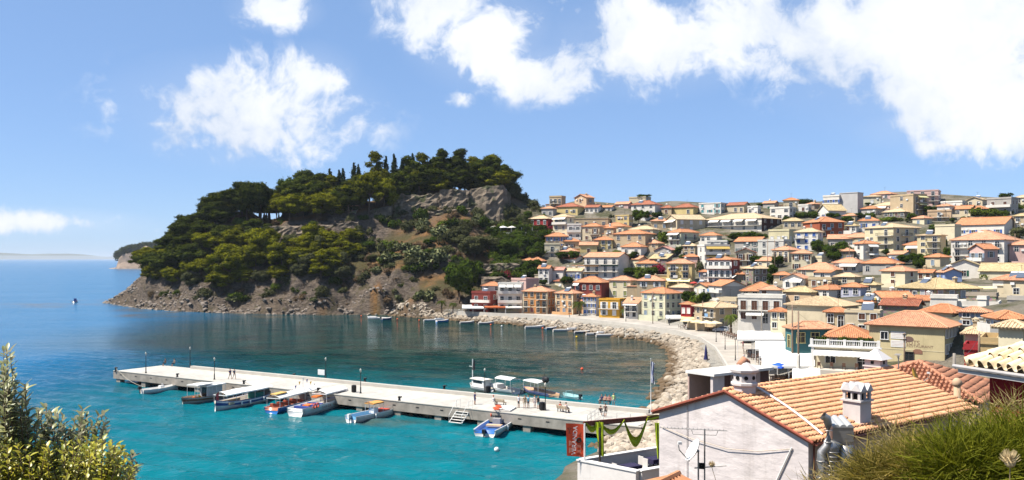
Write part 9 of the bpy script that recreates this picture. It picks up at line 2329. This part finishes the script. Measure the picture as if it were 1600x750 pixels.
hy = [h[4] for h in HOUSES if 'lettering under its eaves' in h[4]['label']][0]
hw_ = [h for h in HOUSES if h[4] is hy][0]; kk = F / town_depth(1081, 446)
lettering('HOTEL  TOULA', .8, paint((.10, .05, .04)), hy, (-(1081 - 1042) / kk / 2, -.015, (446 - 411.5) / kk - .75), (R(90), 0, 0), 1.1)

# ------------------------------------------------------------------ fill: smaller houses and greenery squeezed between
def fillers():
 r = random.Random(31); rects = [(h[0], h[1], h[2] - 9, h[3]) for h in HOUSES]
 cols = [('white', WHITE, 5), ('cream', CREAM, 5), ('peach', (.62, .44, .28), 2.5), ('beige', BEIGE, 4), ('tan', TAN, 3), ('grey', GREY, 2), ('pink', PINK, 1.2), ('yellow', YELL, 1.2), ('stone', STONE, 1.5)]
 rfs = [('orange', TERRA, 5), ('pale orange', TERRA2, 5), ('cream', CREAMR, 1.2), ('dark red', BRICKR, 1), ('buff', BUFFR, 1)]
 made = []; tries = 0
 while len(made) < 110 and tries < 12000:
  tries += 1
  px = r.uniform(860, 1600); base = r.uniform(322, 505)
  if base > np.interp(px, [860, 900, 1050, 1200, 1330, 1600], [476, 486, 490, 498, 520, 520]): continue
  if base < np.interp(px, [860, 1000, 1200, 1400, 1600], [328, 330, 330, 318, 320]): continue
  d = town_depth(px, base); k = F / d
  w = r.uniform(6, 10) * k; hh = r.uniform(3.2, 6.4) * k
  x0, x1, y0, y1 = px - w / 2, px + w / 2, base - hh - 4, base
  ov = 0
  for q in rects:
   ox = min(x1, q[1]) - max(x0, q[0]); oy = min(y1, q[3]) - max(y0, q[2])
   if ox > 0 and oy > 0: ov += ox * oy
  if ov > .62 * (x1 - x0) * (y1 - y0): continue
  rects.append((x0, x1, y0, y1))
  cn = r.choices(cols, [q[2] for q in cols])[0]; rf = r.choices(rfs, [q[2] for q in rfs])[0]; fl = 2 if hh / k > 4.6 else 1
  xs = x1 - r.choice([0, 0, .25, .4]) * w; kind = r.choice(['hip', 'hip', 'gableA', 'gableB', 'flat'])
  bal = [('A', 1, .1, .9)] if fl == 2 and r.random() < .5 else []
  o = Hs(x0, xs, x1, base - hh, base, cn[1], kind, rf[1], fl, r.randint(1, 3), r.randint(0, 2), r.choice(['plain', 'dark', 'shut', 'closed']), r.choice([WOODB, BLUE, GREEN, WHT, GREYB]), 'x', bal=bal, stone=cn[0] == 'stone', d=d + 3)[0]
  zone = 'the upper town' if base < 372 else 'mid-town' if base < 440 else 'the lower town'
  made.append((px, o, 'small %s %shouse %sin %s' % (cn[0], 'flat-roofed ' if kind == 'flat' else '', ('with %s roof ' % rf[0]) if kind != 'flat' else '', zone)))
 g = defaultdict(list)
 for px, o, desc in made: g[' '.join(desc.split())].append((px, o))
 for desc, l in g.items():
  l.sort(key=lambda q: q[0])
  for i, (px, o) in enumerate(l): o['label'] = desc if len(l) == 1 else '%s, %s from the left' % (desc, ordinal(i)); o['group'] = 'small houses filling the gaps of the town'
 n0 = len(TREE_LOG); n = 0; tries = 0
 while n < 190 and tries < 9000:
  tries += 1
  px = r.uniform(770, 1600); base = r.uniform(320, 505)
  if base > np.interp(px, [770, 900, 1050, 1200, 1330, 1600], [470, 484, 488, 496, 510, 540]): continue
  if base < np.interp(px, [770, 850, 1000, 1200, 1400, 1600], [368, 330, 330, 332, 318, 320]): continue
  d = town_depth(px, base); k = F / d; hh = r.uniform(2.2, 5.5) * k; w = hh * r.uniform(.9, 1.5)
  ov = 0
  for q in rects:
   ox = min(px + w / 2, q[1]) - max(px - w / 2, q[0]); oy = min(base, q[3]) - max(base - hh, q[2])
   if ox > 0 and oy > 0: ov += ox * oy
  if ov > .5 * w * hh: continue
  kd = r.choices(['broad', 'shrub', 'olive', 'oliveshrub', 'darkshrub', 'flowershrub', 'cypress'], [5, 3, 2, 2, 3, .4, .5])[0]
  random.seed(tries)
  place(kd, px, base, base - hh, w if kd != 'cypress' else w * .3, 'greenery between the small houses', {'broad': 'leafy green tree', 'shrub': 'bright green bush', 'olive': 'olive tree', 'oliveshrub': 'grey-green bush', 'darkshrub': 'dark green bush', 'flowershrub': 'red bougainvillea', 'cypress': 'slim cypress'}[kd], d=d + 1, cat='tree' if kd in ('broad', 'olive', 'cypress') else 'bush')
  n += 1
 gr = defaultdict(list)
 for (o, px, desc, grp) in TREE_LOG[n0:]: gr[desc].append((px, o))
 for desc, l in gr.items():
  l.sort(key=lambda q: q[0])
  for i, (px, o) in enumerate(l): o['label'] = '%s in a gap between town houses%s' % (desc, '' if len(l) == 1 else ', %s from the left' % ordinal(i))
fillers()

# ------------------------------------------------------------------ air
def haze():
 mb = MB(); mb.b2(-31000, 31000, -200, 30000, -9, 82)
 m = bpy.data.materials.new('hazy_air'); m.use_nodes = True; m.node_tree.nodes.clear(); t = NT(m.node_tree)
 v = t.node('ShaderNodeVolumePrincipled'); v.inputs['Color'].default_value = (.80, .88, 1.0, 1); v.inputs['Density'].default_value = 4e-5; v.inputs['Anisotropy'].default_value = 0.0
 o = t.node('ShaderNodeOutputMaterial'); t.l.new(v.outputs[0], o.inputs['Volume'])
 q = mb.build('haze', m); tag(q, 'thin pale sea haze', 'haze', kind='stuff')
haze()
